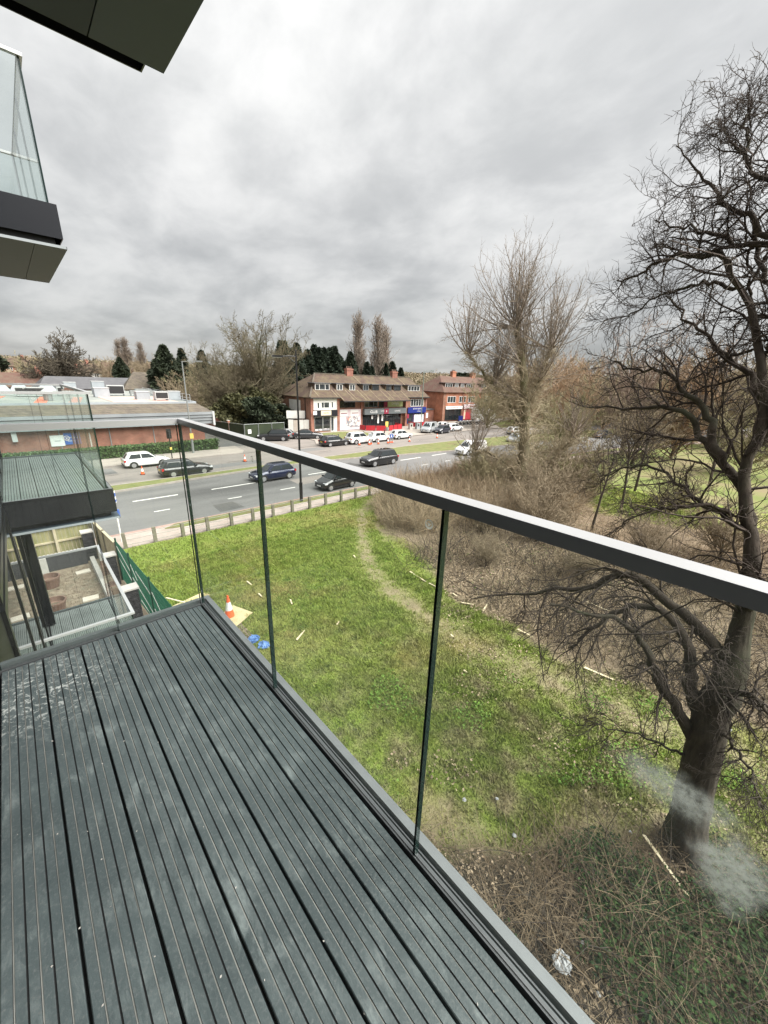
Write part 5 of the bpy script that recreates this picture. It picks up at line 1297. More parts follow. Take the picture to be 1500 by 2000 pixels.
for i in range(9): MB().tube([(.0, 3.2 * i, 0), (0, 3.2 * i, .95)], .03, 6).build('post', 'unit_white', gr)
for z in (.5, .95): MB().tube([(0, 0, z), (0, 25.6, z)], .028, 6).build('rail', 'unit_white', gr)

# houses beyond
def house(x, y, rz, L_, D_, eave, ridge, wall, roof, label, hip=0.0, nwin=4, ch=True, frame='pvc_white', z=0):
    t = thing('house', label, 'house', (x, y, z), R(rz)); hp = hip
    MB().box(-L_ / 2, L_ / 2, 0, D_, -1, eave).build('wall', wall, t)
    qs = [[(-L_ / 2 - .4, -.45, eave - .1), (L_ / 2 + .4, -.45, eave - .1), (L_ / 2 + .4 - hp, D_ / 2, ridge), (-L_ / 2 - .4 + hp, D_ / 2, ridge)], [(L_ / 2 + .4, D_ + .45, eave - .1), (-L_ / 2 - .4, D_ + .45, eave - .1), (-L_ / 2 - .4 + hp, D_ / 2, ridge), (L_ / 2 + .4 - hp, D_ / 2, ridge)]]
    if hip: qs += [[(-L_ / 2 - .4, D_ + .45, eave - .1), (-L_ / 2 - .4, -.45, eave - .1), (-L_ / 2 - .4 + hp, D_ / 2, ridge)], [(L_ / 2 + .4, -.45, eave - .1), (L_ / 2 + .4, D_ + .45, eave - .1), (L_ / 2 + .4 - hp, D_ / 2, ridge)]]
    else: MB().add([(-L_ / 2, 0, eave), (-L_ / 2, D_, eave), (-L_ / 2, D_ / 2, ridge - .15), (-L_ / 2 + .2, 0, eave), (-L_ / 2 + .2, D_, eave), (-L_ / 2 + .2, D_ / 2, ridge - .15), (L_ / 2, 0, eave), (L_ / 2, D_, eave), (L_ / 2, D_ / 2, ridge - .15), (L_ / 2 - .2, 0, eave), (L_ / 2 - .2, D_, eave), (L_ / 2 - .2, D_ / 2, ridge - .15)], [(0, 1, 2), (3, 5, 4), (6, 8, 7), (9, 10, 11)]).build('gable', wall, t)
    slab(t, 'roof', roof, qs, .16)
    for s in range(nwin):
        xc = -L_ / 2 + L_ * (s + .5) / nwin; wz = eave - 1.7
        win(t, xc - .8, xc + .8, -.02, wz, wz + 1.2, frame, (.5,))
        if eave > 4.5: win(t, xc - .8, xc + .8, -.02, .9, 2.2, frame, (.5,))
    if ch: chimney(t, L_ * .25, D_ / 2, ridge - .6, ridge + 1.3, 1.0, .7, 'brick_red', 2)
    return t
house(14.5, 106, 4, 20, 8, 5.4, 7.6, 'brick_brown', 'slate', 'long low brick house with dark roof behind the flat roof', 2.0, 5, False)
house(22.5, 99, -8, 9, 9, 5.6, 9.0, 'render_white', 'roof_grey', 'pale walled house with grey hipped roof left of the big conifer', 2.5, 3, False)
house(2, 116, 6, 16, 8, 5.3, 8.0, 'brick_red', 'roof_red', 'red roofed house at the left edge behind the flat roof', 0, 4)
house(-8, 128, 0, 14, 8, 6, 9.6, 'brick_red', 'roof_brown', 'brown roofed house farther left behind the rooftop plant', 0, 3)
house(13, 150, 8, 14, 8, 6, 9.5, 'brick_red', 'roof_brown', 'brown roofed house directly behind the big bare oak', 2, 3)
HS = [(-10, 175, 11.0, 'roof_red', 'small red roofed house on the rise at the far left'), (22, 190, 11.5, 'roof_brown', 'small brown roofed house on the rise right of the oak'), (38, 215, 12.6, 'roof_red', 'small red roofed house on the rise above the distant poplars'),
      (52, 200, 12.0, 'roof_red', 'small orange roofed house on the rise left of the big conifer'), (61, 235, 13.4, 'roof_brown', 'small pale gabled house on the rise behind the big conifer'), (5, 230, 12.8, 'roof_brown', 'small brown house high on the rise behind the oak crown'), (180, 150, 8.5, 'roof_red', 'red roofed house far behind the second terrace')]
for i, (x, y, rdg, rf, l_) in enumerate(HS): house(x, y, RND.uniform(-15, 15), RND.uniform(9, 13), 8, rdg - 3.2, rdg, ('brick_red', 'render_white', 'brick_brown')[i % 3], rf, l_, 0, 3)
house(112, 62, -25, 22, 9, 6, 9.4, 'brick_orange', 'roof_red', 'brick terrace with red roof behind the right hand thicket', 2, 6)
house(128, 40, -50, 20, 9, 6, 9.2, 'brick_red', 'roof_brown', 'brown roofed houses behind the park trees to the right', 2, 5)
gh = thing('garden_wall', 'low curved stretch of orange brick wall by the driveway', 'wall', (24.2, 62, 0)); MB().box(0, .3, 0, 10, 0, 2.2).build('wall', 'brick_orange', gh); MB().box(-.05, .35, 0, 10, 2.202, 2.28).build('coping', 'coping', gh)
ext = thing('rear_extension', 'low white rendered extension behind the terrace end', 'building', (31.5, 66, 0)); MB().box(0, 4.8, 0, 6, 0, 4.2).build('wall', 'render_white', ext); MB().box(-.2, 5, -.3, 6.2, 4.202, 4.4).build('roof', 'unit_white', ext); MB().box(.2, 4.6, -.3, -.02, 2.4, 2.7).build('canopy', 'unit_white', ext)
OAK = [
 ([(8.39,-0.48,-0.2),(8.47,-0.33,1.25),(8.55,-0.2,2.45),(8.6,-0.11,3.3)], 0.46, 0.36),
 ([(8.5,-0.12,2.61),(8.46,0.03,2.64),(8.31,0.38,3.22),(8.15,0.75,3.7),(8.0,0.99,4.3),(7.88,1.24,4.57),(7.76,1.48,4.79),(7.66,1.7,4.83),(7.41,2.16,4.83),(7.14,2.61,4.86)], 0.15, 0.02),
 ([(8.6,-0.13,3.12),(8.58,0.11,3.2),(8.56,0.29,3.67),(8.52,0.47,4.35),(8.49,0.69,4.74),(8.44,0.96,4.96),(8.39,1.24,4.99),(8.33,1.52,4.88),(8.26,1.76,4.59),(8.17,2.07,4.09),(8.06,2.38,3.48)], 0.17, 0.02),
 ([(8.7,-0.18,3.34),(8.81,-0.01,4.35),(8.87,0.4,4.67),(8.9,0.87,4.88),(8.91,1.23,5.05),(8.9,1.51,5.24),(8.89,1.77,5.3),(8.87,1.99,5.19),(8.84,2.25,4.92),(8.79,2.63,4.53),(8.7,3.04,4.48),(8.54,3.63,4.09),(8.3,4.27,3.89),(7.99,4.95,3.54)], 0.17, 0.015),
 ([(8.6,-0.12,3.24),(8.73,-0.22,3.96),(8.86,-0.15,4.64),(9.0,-0.07,5.3),(9.13,0.04,5.96),(9.29,0.28,6.71),(9.44,0.55,7.46),(9.58,0.58,8.14),(9.69,0.58,8.64),(9.8,0.75,9.19),(9.94,1.04,9.93),(10.03,1.31,10.5),(10.09,1.58,10.95),(10.14,1.84,11.33)], 0.29, 0.075),
 ([(10.14,1.84,11.33),(10.17,2.04,11.45),(10.22,2.32,11.46),(10.26,2.68,11.56),(10.3,2.94,11.49),(10.35,3.27,11.28),(10.35,3.72,11.26)], 0.065, 0.015),
 ([(9.4,0.21,6.51),(9.59,0.5,7.33),(9.69,0.91,7.66),(9.75,1.24,7.99),(9.81,1.54,8.34),(9.85,1.79,8.61),(9.86,2.04,8.69),(9.87,2.41,8.61),(9.85,2.88,8.61),(9.77,3.57,8.56)], 0.15, 0.018),
 ([(9.56,0.84,7.65),(9.71,1.2,8.13),(9.82,1.37,8.52),(9.89,1.59,8.79),(9.95,1.9,8.99),(10.01,2.2,9.28),(10.04,2.47,9.41),(10.06,2.88,9.37),(10.06,3.33,9.58)], 0.12, 0.018),
 ([(9.88,0.59,8.63),(10.16,1.0,9.35),(10.26,1.28,9.54),(10.34,1.56,9.72),(10.43,1.82,10.01),(10.53,2.26,10.38),(10.61,2.58,10.74),(10.64,2.79,10.9)], 0.085, 0.02),
 ([(10.2,1.45,10.75),(10.34,1.88,10.96),(10.43,2.16,11.0),(10.49,2.38,11.0),(10.58,2.73,10.93),(10.64,2.97,10.87),(10.75,3.43,10.6),(10.79,3.99,10.54)], 0.05, 0.012),
 ([(9.96,0.9,11.38),(10.13,1.3,11.45),(10.22,1.58,11.54),(10.28,1.81,11.58),(10.34,2.02,11.74),(10.39,2.26,11.9),(10.44,2.62,12.03),(10.48,2.93,12.13),(10.51,3.26,12.32)], 0.08, 0.015),
 ([(9.96,0.84,11.16),(10.04,1.32,11.57),(10.07,1.54,11.76),(10.1,1.7,11.98),(10.11,1.92,12.1),(10.12,2.1,12.19),(10.14,2.33,12.51),(10.15,2.6,12.81),(10.15,2.84,13.11),(10.14,3.07,13.37)], 0.08, 0.012),
 ([(9.76,0.92,11.89),(9.95,1.53,12.38),(10.01,1.78,12.56),(10.07,1.93,12.83),(10.14,2.02,13.09),(10.27,2.08,13.47),(10.38,2.14,13.82)], 0.07, 0.015),
 ([(10.02,1.92,12.81),(10.1,2.15,13.05),(10.19,2.35,13.35),(10.28,2.57,13.7)], 0.03, 0.012),
 ([(10.22,1.3,10.48),(10.2,1.44,11.01),(10.18,1.56,11.41),(10.15,1.74,11.97),(10.15,1.76,12.35)], 0.035, 0.015),
 ([(9.2,0.25,6.64),(9.32,0.67,6.85),(9.41,1.04,6.96),(9.49,1.46,7.2),(9.53,1.75,7.42),(9.55,2.09,7.49),(9.57,2.5,7.39),(9.58,2.88,7.1)], 0.075, 0.015),
 ([(9.29,0.47,6.85),(9.19,0.68,6.98),(9.05,0.99,7.01),(8.9,1.28,6.9),(8.74,1.59,6.83),(8.56,1.88,6.64),(8.32,2.17,6.2)], 0.06, 0.012),
 ([(8.5,-0.12,3.37),(8.32,-0.34,4.06),(8.19,-0.56,4.2),(7.95,-0.9,3.98)], 0.09, 0.03),
 ([(8.9,-0.06,5.34),(8.9,-0.12,5.78),(8.89,-0.36,6.08),(8.88,-0.66,6.49)], 0.14, 0.05),
 ([(9.78,0.59,8.12),(9.7,0.4,8.58),(9.6,0.22,9.09)], 0.14, 0.08),
 ([(9.69,0.4,8.58),(10.0,0.65,10.08),(10.12,1.12,10.77),(10.2,1.4,11.3),(10.28,1.57,11.82)], 0.1, 0.04),
 ([(9.68,0.63,10.04),(9.86,1.03,11.88),(9.94,1.45,13.02),(9.96,1.55,13.35)], 0.07, 0.008),
 ([(8.8,-0.28,4.42),(8.59,0.1,4.54),(8.45,0.24,4.28),(8.33,0.41,4.12),(8.16,0.71,4.14),(7.93,1.03,3.93)], 0.06, 0.012),
 ([(8.5,-0.27,3.06),(8.35,-0.52,3.02),(8.14,-0.8,2.84),(7.82,-1.11,2.48)], 0.05, 0.01),
 ([(8.5,-0.18,2.2),(8.28,0.3,2.2),(8.12,0.64,2.31),(7.77,1.29,2.28),(7.5,1.73,2.39)], 0.04, 0.008),
 ([(9.96,0.87,9.59),(9.88,0.76,9.91),(9.77,0.75,10.37)], 0.06, 0.03),
 ([(10.15,1.01,9.78),(10.27,1.29,9.71),(10.42,1.55,9.44),(10.56,1.94,9.24),(10.75,2.32,8.7)], 0.04, 0.01),
]
ASH = [
 ([(30.01,14.88,0.02),(29.85,15.2,3.13),(29.73,15.44,5.6),(29.61,15.67,7.96),(29.39,16.08,10.21),(29.07,16.65,12.2),(28.93,16.88,13.08)], 0.55, 0.22),
 ([(29.68,15.53,5.79),(28.84,16.65,7.68),(28.16,17.39,8.65),(27.51,18.05,9.45),(26.9,18.59,10.25),(26.3,19.09,11.17)], 0.28, 0.06),
 ([(29.95,15.0,0.99),(28.73,16.24,2.87),(27.74,16.93,3.71),(26.66,17.7,3.9)], 0.2, 0.05),
 ([(30.0,14.92,1.44),(30.83,13.93,2.6),(31.65,12.88,4.15),(32.15,12.51,5.38)], 0.22, 0.05),
 ([(29.66,15.57,7.18),(30.18,15.29,8.74),(30.66,15.07,10.27),(31.07,15.0,11.76)], 0.2, 0.06),
]

# ------------------------------------------------------------------ trees
def tree_parts(name, label, base, trunk_batches, crown_batches, tm, cm, group=None, tk=9, ck=3, cat='tree', reuse=None):
    t = thing(name, label, cat, tuple(base), 0, group)
    b = np.array(base, float)
    if trunk_batches:
        V, F = tubes(trunk_batches, tk); link('trunk', npmesh('trunk', V - b, F, tm, True), t)
    V, F = tubes(crown_batches, ck); link('crown', npmesh('crown', V - b, F, cm, True), t)
    return t
def limb_batches(limbs, n=26, wob=.02, rng=None, extra=None):
    P = np.stack([resample(p, n) for p, _, _ in limbs]); r = np.stack([np.linspace(0, 1, n) ** .8 * (b - a) + a for _, a, b in limbs])
    P[:, 1:-1] += rng.normal(0, wob, P[:, 1:-1].shape)
    return P, r

# the big tree beside the balcony
rng = np.random.default_rng(21)
P, r = limb_batches(OAK, 26, .026, rng)
r[0] *= .76; r[4] *= .74; r[1:4] *= .86; r[6:] *= .8; r[5:, 0] *= .3; r[5:, 1] *= .8; r[0] += np.clip(1 - np.linspace(0, 1, 26) / .2, 0, 1) ** 2 * .12; r[4] = r[4] * np.linspace(.95, 1.0, 26) * (1 - .5 * np.sin(np.linspace(0, 1, 26) * np.pi) ** 1)
r[4] = np.interp(np.linspace(0, 1, 26), [0, .12, .25, .4, .6, .8, 1], [.235, .19, .145, .105, .075, .058, .042])
base_ = (8.39, -.45, 0.0)
lv = [(P[1:], r[1:])]
small = r[1:, 0] < .3
Pl, rl = P[1:], r[1:]
# boughs off the limbs
a = offshoots(Pl, rl, 13, .20, (50, 15), .22, .50, .62, rng, taper=.3)
a = (a[0], a[1], np.clip(a[2], .7, 2.4), np.clip(a[3], .010, .03))
droop = np.where(a[0][:, 2:3] < 6.5, -0.55, .15)
def shoot_v(P0, D0, L, r0, n, wig, tz, rng, tip=.3):
    Pp = np.zeros((len(P0), n, 3)); Pp[:, 0] = P0; d = unit(D0); st = (L / (n - 1))[:, None]
    for i in range(1, n):
        d = unit(d + rng.normal(0, wig, (len(P0), 3)) + np.concatenate([np.zeros((len(P0), 2)), tz], 1) / (n - 1)); Pp[:, i] = Pp[:, i - 1] + d * st
    return Pp, r0[:, None] * np.linspace(1, tip, n)[None, :]
b1 = shoot_v(*a, 9, .20, droop, rng)
a = offshoots(*b1, 8, .12, (46, 15), .35, .75, .62, rng, taper=.4); a = (a[0], a[1], np.clip(a[2], .35, 1.2), np.clip(a[3], .0062, .013))
dz = np.where(a[0][:, 2:3] < 6.5, -.5, .12); b2 = shoot_v(*a, 7, .22, dz, rng)
a = offshoots(*b2, 5, .2, (45, 14), .3, .7, .7, rng, taper=.4); a = (a[0], a[1], np.clip(a[2], .16, .6), np.clip(a[3], .0045, .007))
dz = np.where(a[0][:, 2:3] < 6.5, -.4, .1); b3 = shoot_v(*a, 5, .2, dz, rng)
# twigs straight off the limbs
a = offshoots(Pl, rl, 34, .12, (65, 18), .05, .18, .4, rng); a = (a[0], a[1], np.clip(a[2], .25, 1.0), np.clip(a[3], .005, .009))
b4 = shoot_v(*a, 6, .25, np.where(a[0][:, 2:3] < 6.5, -.5, .1), rng)
t = thing('bare_tree', 'great bare dark tree beside the balcony whose limbs fill the upper corner', 'tree', base_)
bb = np.array(base_)
T0 = resample(OAK[0][0] + OAK[4][0][1:4], 60); r0_ = np.interp(np.linspace(0, 1, 60), [0, .55, .66, 1], [.335, .275, .265, .10]) + .16 * np.clip(1 - np.linspace(0, 1, 60) / .22, 0, 1) ** 2
V, F = rough_trunk(T0, r0_, 48, .12, rng, 3); link('trunk', npmesh('trunk', V - bb, F, 'bark', True), t)
V, F = rough_trunk(resample(P[4], 110), np.interp(np.linspace(0, 25, 110), np.arange(26), r[4]) * (1 + .25 * np.clip(1 - np.linspace(0, 1, 110) / .2, 0, 1)), 32, .10, rng, 5); link('upper_stem', npmesh('upper_stem', V - bb, F, 'bark', True), t)
V, F = tubes([(np.delete(Pl, 3, 0), np.delete(rl, 3, 0))], 9); link('limbs', npmesh('limbs', V - bb, F, 'bark', True), t)
V, F = tubes([b1, b2, b3, b4], 3); link('crown', npmesh('crown', V - bb, F, 'bark_twig', True), t)

# pollarded willow by the road: upright sprays from the old heads
rng = np.random.default_rng(8)
P, r = limb_batches(ASH, 22, .05, rng)
heads = [(P[0, -1], 44, (3.8, 6.3), 74), (P[0, 17], 18, (4.2, 6.6), 80), (P[0, 13], 10, (4.0, 6.5), 75), (P[1, -1], 18, (2.4, 4.6), 62), (P[1, 12], 16, (3.5, 6.0), 50), (P[4, -1], 24, (3.3, 6.2), 74), (P[4, 10], 14, (4, 6.5), 68), (P[2, -1], 14, (1.5, 3.6), 65), (P[3, -1], 14, (2, 4.4), 60)]
p0, d0, L_ = [], [], []
for hp, n, (l0, l1), sp_ in heads:
    az = rng.uniform(0, 2 * np.pi, n); tl = np.radians(np.abs(rng.normal(0, sp_ * .8, n)).clip(3, 88))
    d0.append(np.stack([np.sin(tl) * np.cos(az), np.sin(tl) * np.sin(az), np.cos(tl)], 1)); p0.append(np.repeat(hp[None], n, 0) + rng.normal(0, .08, (n, 3))); L_.append(rng.uniform(l0, l1, n))
p0, d0, L_ = np.concatenate(p0), np.concatenate(d0), np.concatenate(L_)
b1 = shoot(p0, d0, L_, rng.uniform(.03, .06, len(L_)), 12, .06, (0, 0, .75), rng, .25)
a = offshoots(*b1, 9, .10, (40, 12), .26, .52, .6, rng, taper=.55); a = (a[0], a[1], a[2], np.clip(a[3], .013, .024)); b2 = shoot(*a, 7, .07, (0, 0, .5), rng)
a = offshoots(*b2, 4, .15, (36, 12), .3, .65, .7, rng, taper=.5); a = (a[0], a[1], a[2], np.clip(a[3], .009, .012)); b3 = shoot(*a, 5, .09, (0, 0, .4), rng)
# shaggy twigs on the stem and old limbs
a = offshoots(P, r, 330, .03, (70, 20), .10, .30, .2, rng); a = (a[0], a[1], np.clip(a[2], .9, 3.4), np.clip(a[3], .018, .028)); b4 = shoot(*a, 6, .2, (0, 0, .1), rng)
a = offshoots(*b4, 5, .2, (45, 14), .3, .7, .7, rng); b5 = shoot(*(a[0], a[1], a[2], np.clip(a[3], .013, .017)), 4, .2, (0, 0, 0), rng)
bw = np.array((30.0, 14.9, 0)); t = thing('bare_willow', 'tall bare pollard with upright sprays of twigs beside the near road', 'tree', tuple(bw))
V, F = tubes([(P, r)], 9); link('trunk', npmesh('trunk', V - bw, F, 'bark_ash', True), t)
V, F = tubes([b1, b2, b3], 3); link('crown', npmesh('crown', V - bw, F, 'twig_ash', True), t)
V, F = tubes([b4, b5], 3); link('side_shoots', npmesh('side_shoots', V - bw, F, 'twig_pale', True), t)

def gen_tree(seed, h, trunk_h, spread, r0, up=.5, boughs=12, kids_=(9, 7, 5), lens=(.42, .42, .5), low=.35, ang0=45, tw=.012, wig=.09, fast=False):
    """a whole bare tree about the origin: trunk batch, crown batches"""
    rng = np.random.default_rng(seed)
    T = shoot(np.zeros((1, 3)), np.array([[0, 0, 1.0]]), np.array([trunk_h]), np.array([r0]), 9, .03, (0, 0, .1), rng, .55)
    t = low + (1 - low) * np.sort(rng.random(boughs)); t[-3:] = .99
    i = (t * 7.99).astype(int); p0 = T[0][0, i] * (1 - (t * 8 - i)[:, None]) + T[0][0, np.minimum(i + 1, 8)] * (t * 8 - i)[:, None]
    az = np.arange(boughs) * 2.4 + rng.normal(0, .3, boughs); tl = np.radians(np.clip(rng.normal(ang0, 12, boughs) * (1.25 - .6 * t), 5, 85))
    d0 = np.stack([np.sin(tl) * np.cos(az), np.sin(tl) * np.sin(az), np.cos(tl)], 1)
    hr = (h - p0[:, 2]); L_ = np.minimum(hr / np.maximum(np.cos(tl * .72), .3), np.maximum(spread / np.maximum(np.sin(tl), .15), hr * .5)) * rng.uniform(.85, 1.05, boughs)
    b1 = shoot(p0, d0, L_, r0 * rng.uniform(.28, .45, boughs), 12, wig, (0, 0, up), rng, .12)
    bs = [b1]; cur = b1; rr = (.03 + tw * 2, tw * 1.5, tw)
    for k, (n_, l_) in enumerate(zip(kids_, lens)):
        a = offshoots(*cur, n_, .15, (42, 13), l_ * .6, l_ * 1.25, .6, rng, taper=.55)
        a = (a[0], a[1], a[2], np.clip(a[3], tw * (1.0 if k else 1.3), rr[k])); cur = shoot(*a, (8, 6, 5)[k], wig * 1.4, (0, 0, up * .5), rng); bs.append(cur)
    return [T], bs
TREEMESH = {}
def proto(key, tm, cm, **k):
    T, B = gen_tree(**k); V, F = tubes(T, 8); V2, F2 = tubes(B, 3)
    TREEMESH[key] = (npmesh('trunk', V, F, tm, True), npmesh('crown', V2, F2, cm, True))
def place(key, name, label, x, y, z=0, s=1.0, rz=0, group=None, sz=None, cat='tree'):
    t = thing(name, label, cat, (x, y, z), rz, group); t.scale = (s, s, sz or s)
    link('trunk', TREEMESH[key][0], t); link('crown', TREEMESH[key][1], t); return t
proto('bigbush', 'bark_ash', 'twig_bush', seed=3, h=18, trunk_h=7, spread=8.5, r0=.55, up=.45, boughs=44, kids_=(13, 9, 5), lens=(.46, .45, .5), low=.08, ang0=54, tw=.023)
proto('oak', 'bark', 'twig_oak', seed=5, h=17, trunk_h=6.5, spread=5.2, r0=.75, up=.22, boughs=34, kids_=(14, 9, 5), lens=(.46, .48, .5), low=.5, ang0=64, tw=.045, wig=.12)
proto('pink', 'bark_ash', 'twig_pink', seed=9, h=16, trunk_h=6, spread=5, r0=.35, up=.8, boughs=26, kids_=(11, 8, 4), low=.25, ang0=46, tw=.026)
proto('thicket', 'bark_ash', 'twig_olive', seed=12, h=9, trunk_h=2.2, spread=5, r0=.22, up=.4, boughs=34, kids_=(9, 8, 4), low=.03, ang0=52, tw=.03)
proto('thicket_rust', 'bark_ash', 'twig_rust', seed=13, h=10, trunk_h=2.2, spread=3.6, r0=.2, up=1.0, boughs=36, kids_=(9, 7, 4), low=.03, ang0=38, tw=.03, wig=.05)
proto('thicket_brown', 'bark', 'twig_brown', seed=14, h=10, trunk_h=3, spread=5, r0=.25, up=.5, boughs=30, kids_=(9, 8, 4), low=.1, ang0=50, tw=.03)
proto('poplar', 'bark_ash', 'twig_ash', seed=15, h=27, trunk_h=22, spread=2.2, r0=.45, up=1.3, boughs=70, kids_=(9, 6, 3), lens=(.4, .4, .5), low=.08, ang0=22, tw=.036, wig=.04)
proto('slender', 'bark', 'bark_twig', seed=16, h=9, trunk_h=5, spread=3, r0=.11, up=.5, boughs=12, kids_=(7, 5, 4), low=.3, ang0=45, tw=.009)
place('bigbush', 'bare_tree', 'broad bare tree with olive twigs behind the green site fence', 33.6, 71, 0, 1.0, .4)
place('bigbush', 'bare_tree', 'lower bare tree with olive twigs leaning over the driveway', 27.5, 69, 0, .72, 2.4)
place('oak', 'bare_oak', 'round headed bare oak standing above the far roofs', 9.6, 120, 0, 1.12, .3)
place('thicket', 'bare_shrub', 'bare shrub between the dark conifer and the olive tree', 29.5, 92, 0, 1.15, 1.2)
place('thicket_brown', 'bare_shrub', 'brown bare shrub behind the guard rail beside the big conifer', 26, 88, 0, .9, .2)
place('pink', 'bare_tree', 'pinkish bare tree standing behind the big tree, over the park road', 62.5, 17.2, -.1, 1.08, .6)
for i, (dx, dy, s, l_) in enumerate(((80.3, 98, 1.0, 'tall bare poplar behind the terrace, standing apart on the left of three'), (87.0, 98, 1.0, 'tall bare poplar behind the terrace, middle of three'), (90.3, 98.5, .92, 'bare poplar behind the terrace, shortest and right of three'))):
    place('poplar', 'bare_poplar', l_, dx, dy, 0, s, i * 1.9, 'bare poplars')
for i, (x, y, s, l_) in enumerate(((52.5, 240, .82, 'distant bare poplar left of the big conifer, first of the far clump'), (55, 241, .88, 'distant bare poplar left of the big conifer, tallest of the far clump'), (60.5, 243, .80, 'distant bare poplar standing clear of the far clump'))):
    place('poplar', 'bare_poplar', l_, x - 14, y - 30, 8, s, i * 1.3, 'bare poplars', s * .62)
TH = [('thicket_rust', 66, 12, 1.2), ('thicket', 58, 24, .9), ('thicket_rust', 78, 34, 1.15), ('thicket', 92, 22, 1.2), ('thicket_brown', 86, 9, 1.15), ('thicket', 104, 12, 1.3), ('thicket_brown', 108, 30, 1.2), ('thicket_rust', 96, 41, 1.2), ('thicket', 118, 22, 1.4), ('thicket_brown', 112, -2, 1.4),
      ('thicket', 88, -4, 1.2), ('thicket_brown', 122, 8, 1.5), ('thicket', 76, -6, 1.0), ('thicket_rust', 100, 2, 1.3), ('thicket_brown', 106, 52, 1.3), ('thicket', 120, 38, 1.4), ('thicket_rust', 70, 27, 1.0), ('thicket', 98, 60, 1.2), ('thicket_brown', 132, 16, 1.5), ('thicket', 130, -8, 1.5)]
KL = {'thicket': 'olive brown bare thicket', 'thicket_rust': 'rusty upright bare thicket', 'thicket_brown': 'dark brown bare thicket'}
PLC = ['at the near bend of the park road', 'at the roadside behind the willow', 'across the road beyond the willow stem', 'on the green beyond the park road', 'in the middle of the park', 'at the far side of the park', 'before the brick terrace', 'by the second shop terrace', 'before the distant houses', 'at the far right edge of the park',
       'low on the park lawn', 'far off in the park behind the big tree', 'on the park lawn beside the big tree limbs', 'at the end of the park lawn', 'behind the second shop terrace', 'along the distant road', 'close by the willow on the road side', 'beyond the box lorry', 'on the skyline beyond the park', 'on the skyline behind the big tree']
for i, ((k, x, y, s), pl) in enumerate(zip(TH, PLC)): place(k, 'bare_thicket', KL[k] + ' ' + pl, x, y, -.1, s * 1.15, i * 1.7, 'bare thickets beyond the park', cat='thicket')
MORE = [('thicket', 74, 47, 1.0, 'where the far carriageway leaves the willow'), ('thicket_rust', 84, 44, 1.25, 'on the far lawn past the box lorry'), ('thicket_brown', 92, 50, 1.3, 'on the far lawn before the orange house'), ('thicket', 104, 44, 1.35, 'along the far lawn in the middle'), ('thicket_rust', 112, 46, 1.4, 'along the far lawn to the right'),
        ('thicket_brown', 98, 32, 1.25, 'between the two park roads'), ('thicket', 110, 36, 1.35, 'between the two park roads, farther one'), ('thicket_rust', 90, 15, 1.2, 'on the rise of the park lawn'), ('thicket', 100, -6, 1.3, 'low behind the great tree trunk'), ('thicket_brown', 98, 16, 1.3, 'at the back of the park lawn'),
        ('thicket', 112, 4, 1.4, 'on the park skyline beside the pinkish tree'), ('thicket_brown', 122, 30, 1.5, 'on the park skyline past the bend'), ('thicket', 116, 56, 1.4, 'beside the far houses'), ('thicket_rust', 126, 48, 1.4, 'beyond the far houses'), ('thicket', 136, 28, 1.5, 'on the farthest skyline of the park'), ('thicket_brown', 134, 4, 1.6, 'on the farthest skyline behind the limbs')]
for i, (k, x, y, s, pl) in enumerate(MORE): place(k, 'bare_thicket', KL[k] + ' ' + pl, x, y, -.1, s * 1.15, i * 2.3 + .5, 'bare thickets beyond the park', cat='thicket')
NEAR = [('thicket', 37, 17.5, .62, 'right behind the willow, by the footpath'), ('thicket', 33.5, 11.5, .55, 'just right of the willow foot'),
        ('thicket_brown', 56, 14, .9, 'on the park lawn before the pinkish tree'), ('thicket', 27.5, 17.5, .5, 'at the footpath side of the willow foot'), ('thicket', 60, 4, 1.0, 'behind the upper stem of the great tree')]
for i, (k, x, y, s, pl) in enumerate(NEAR): place(k, 'bare_thicket', KL[k] + ' ' + pl, x, y, -.1, s, i * 1.9 + .3, 'bare thickets on the park lawn', cat='thicket')
# young trees on the green by the willow
for i, (x, y, s, l_) in enumerate(((34, 8.5, .95, 'slender bare tree on the park lawn behind the thicket'), (41, 9.5, 1.1, 'slender bare tree on the park lawn farther back, beside the pinkish one'), (26.5, 8.0, .8, 'slender bare tree rising from the bramble thicket'), (47, 5, 1.2, 'slender bare tree on the park lawn behind the big limbs'))):
    place('slender', 'bare_sapling', l_, x, y, -.05, s, i * 2.1, 'slender bare trees')
# rises with gardens and woods
HT = [('oak', -18, 190, .5), ('thicket_brown', -6, 200, 1.1), ('thicket', 8, 185, 1.1), ('oak', 20, 205, .5), ('thicket_brown', 30, 190, 1.1), ('thicket_brown', 44, 200, 1.2), ('oak', 58, 215, .5), ('thicket', 70, 205, 1.2), ('oak', 75, 190, .45), ('thicket_brown', 150, 130, 1.2), ('oak', 170, 120, .5), ('thicket', 140, 140, 1.2), ('thicket_brown', -24, 170, 1.1), ('thicket', 50, 175, 1.1)]
for i, (k, x, y, s) in enumerate(HT):
    place(k, 'distant_tree', 'bare tree among the far gardens ' + ['at the left edge of the skyline', 'left of the oak', 'just behind the oak crown', 'right of the oak', 'above the long dark house', 'below the far poplars', 'behind the big conifer', 'right of the big conifer', 'behind the olive tree', 'behind the second terrace roof', 'far behind the second terrace', 'over the terrace end', 'lowest at the left edge', 'over the grey hipped house'][i], x, y, 3.5 if y > 160 else 1.5, s, i * 1.1, 'bare trees in the far gardens')

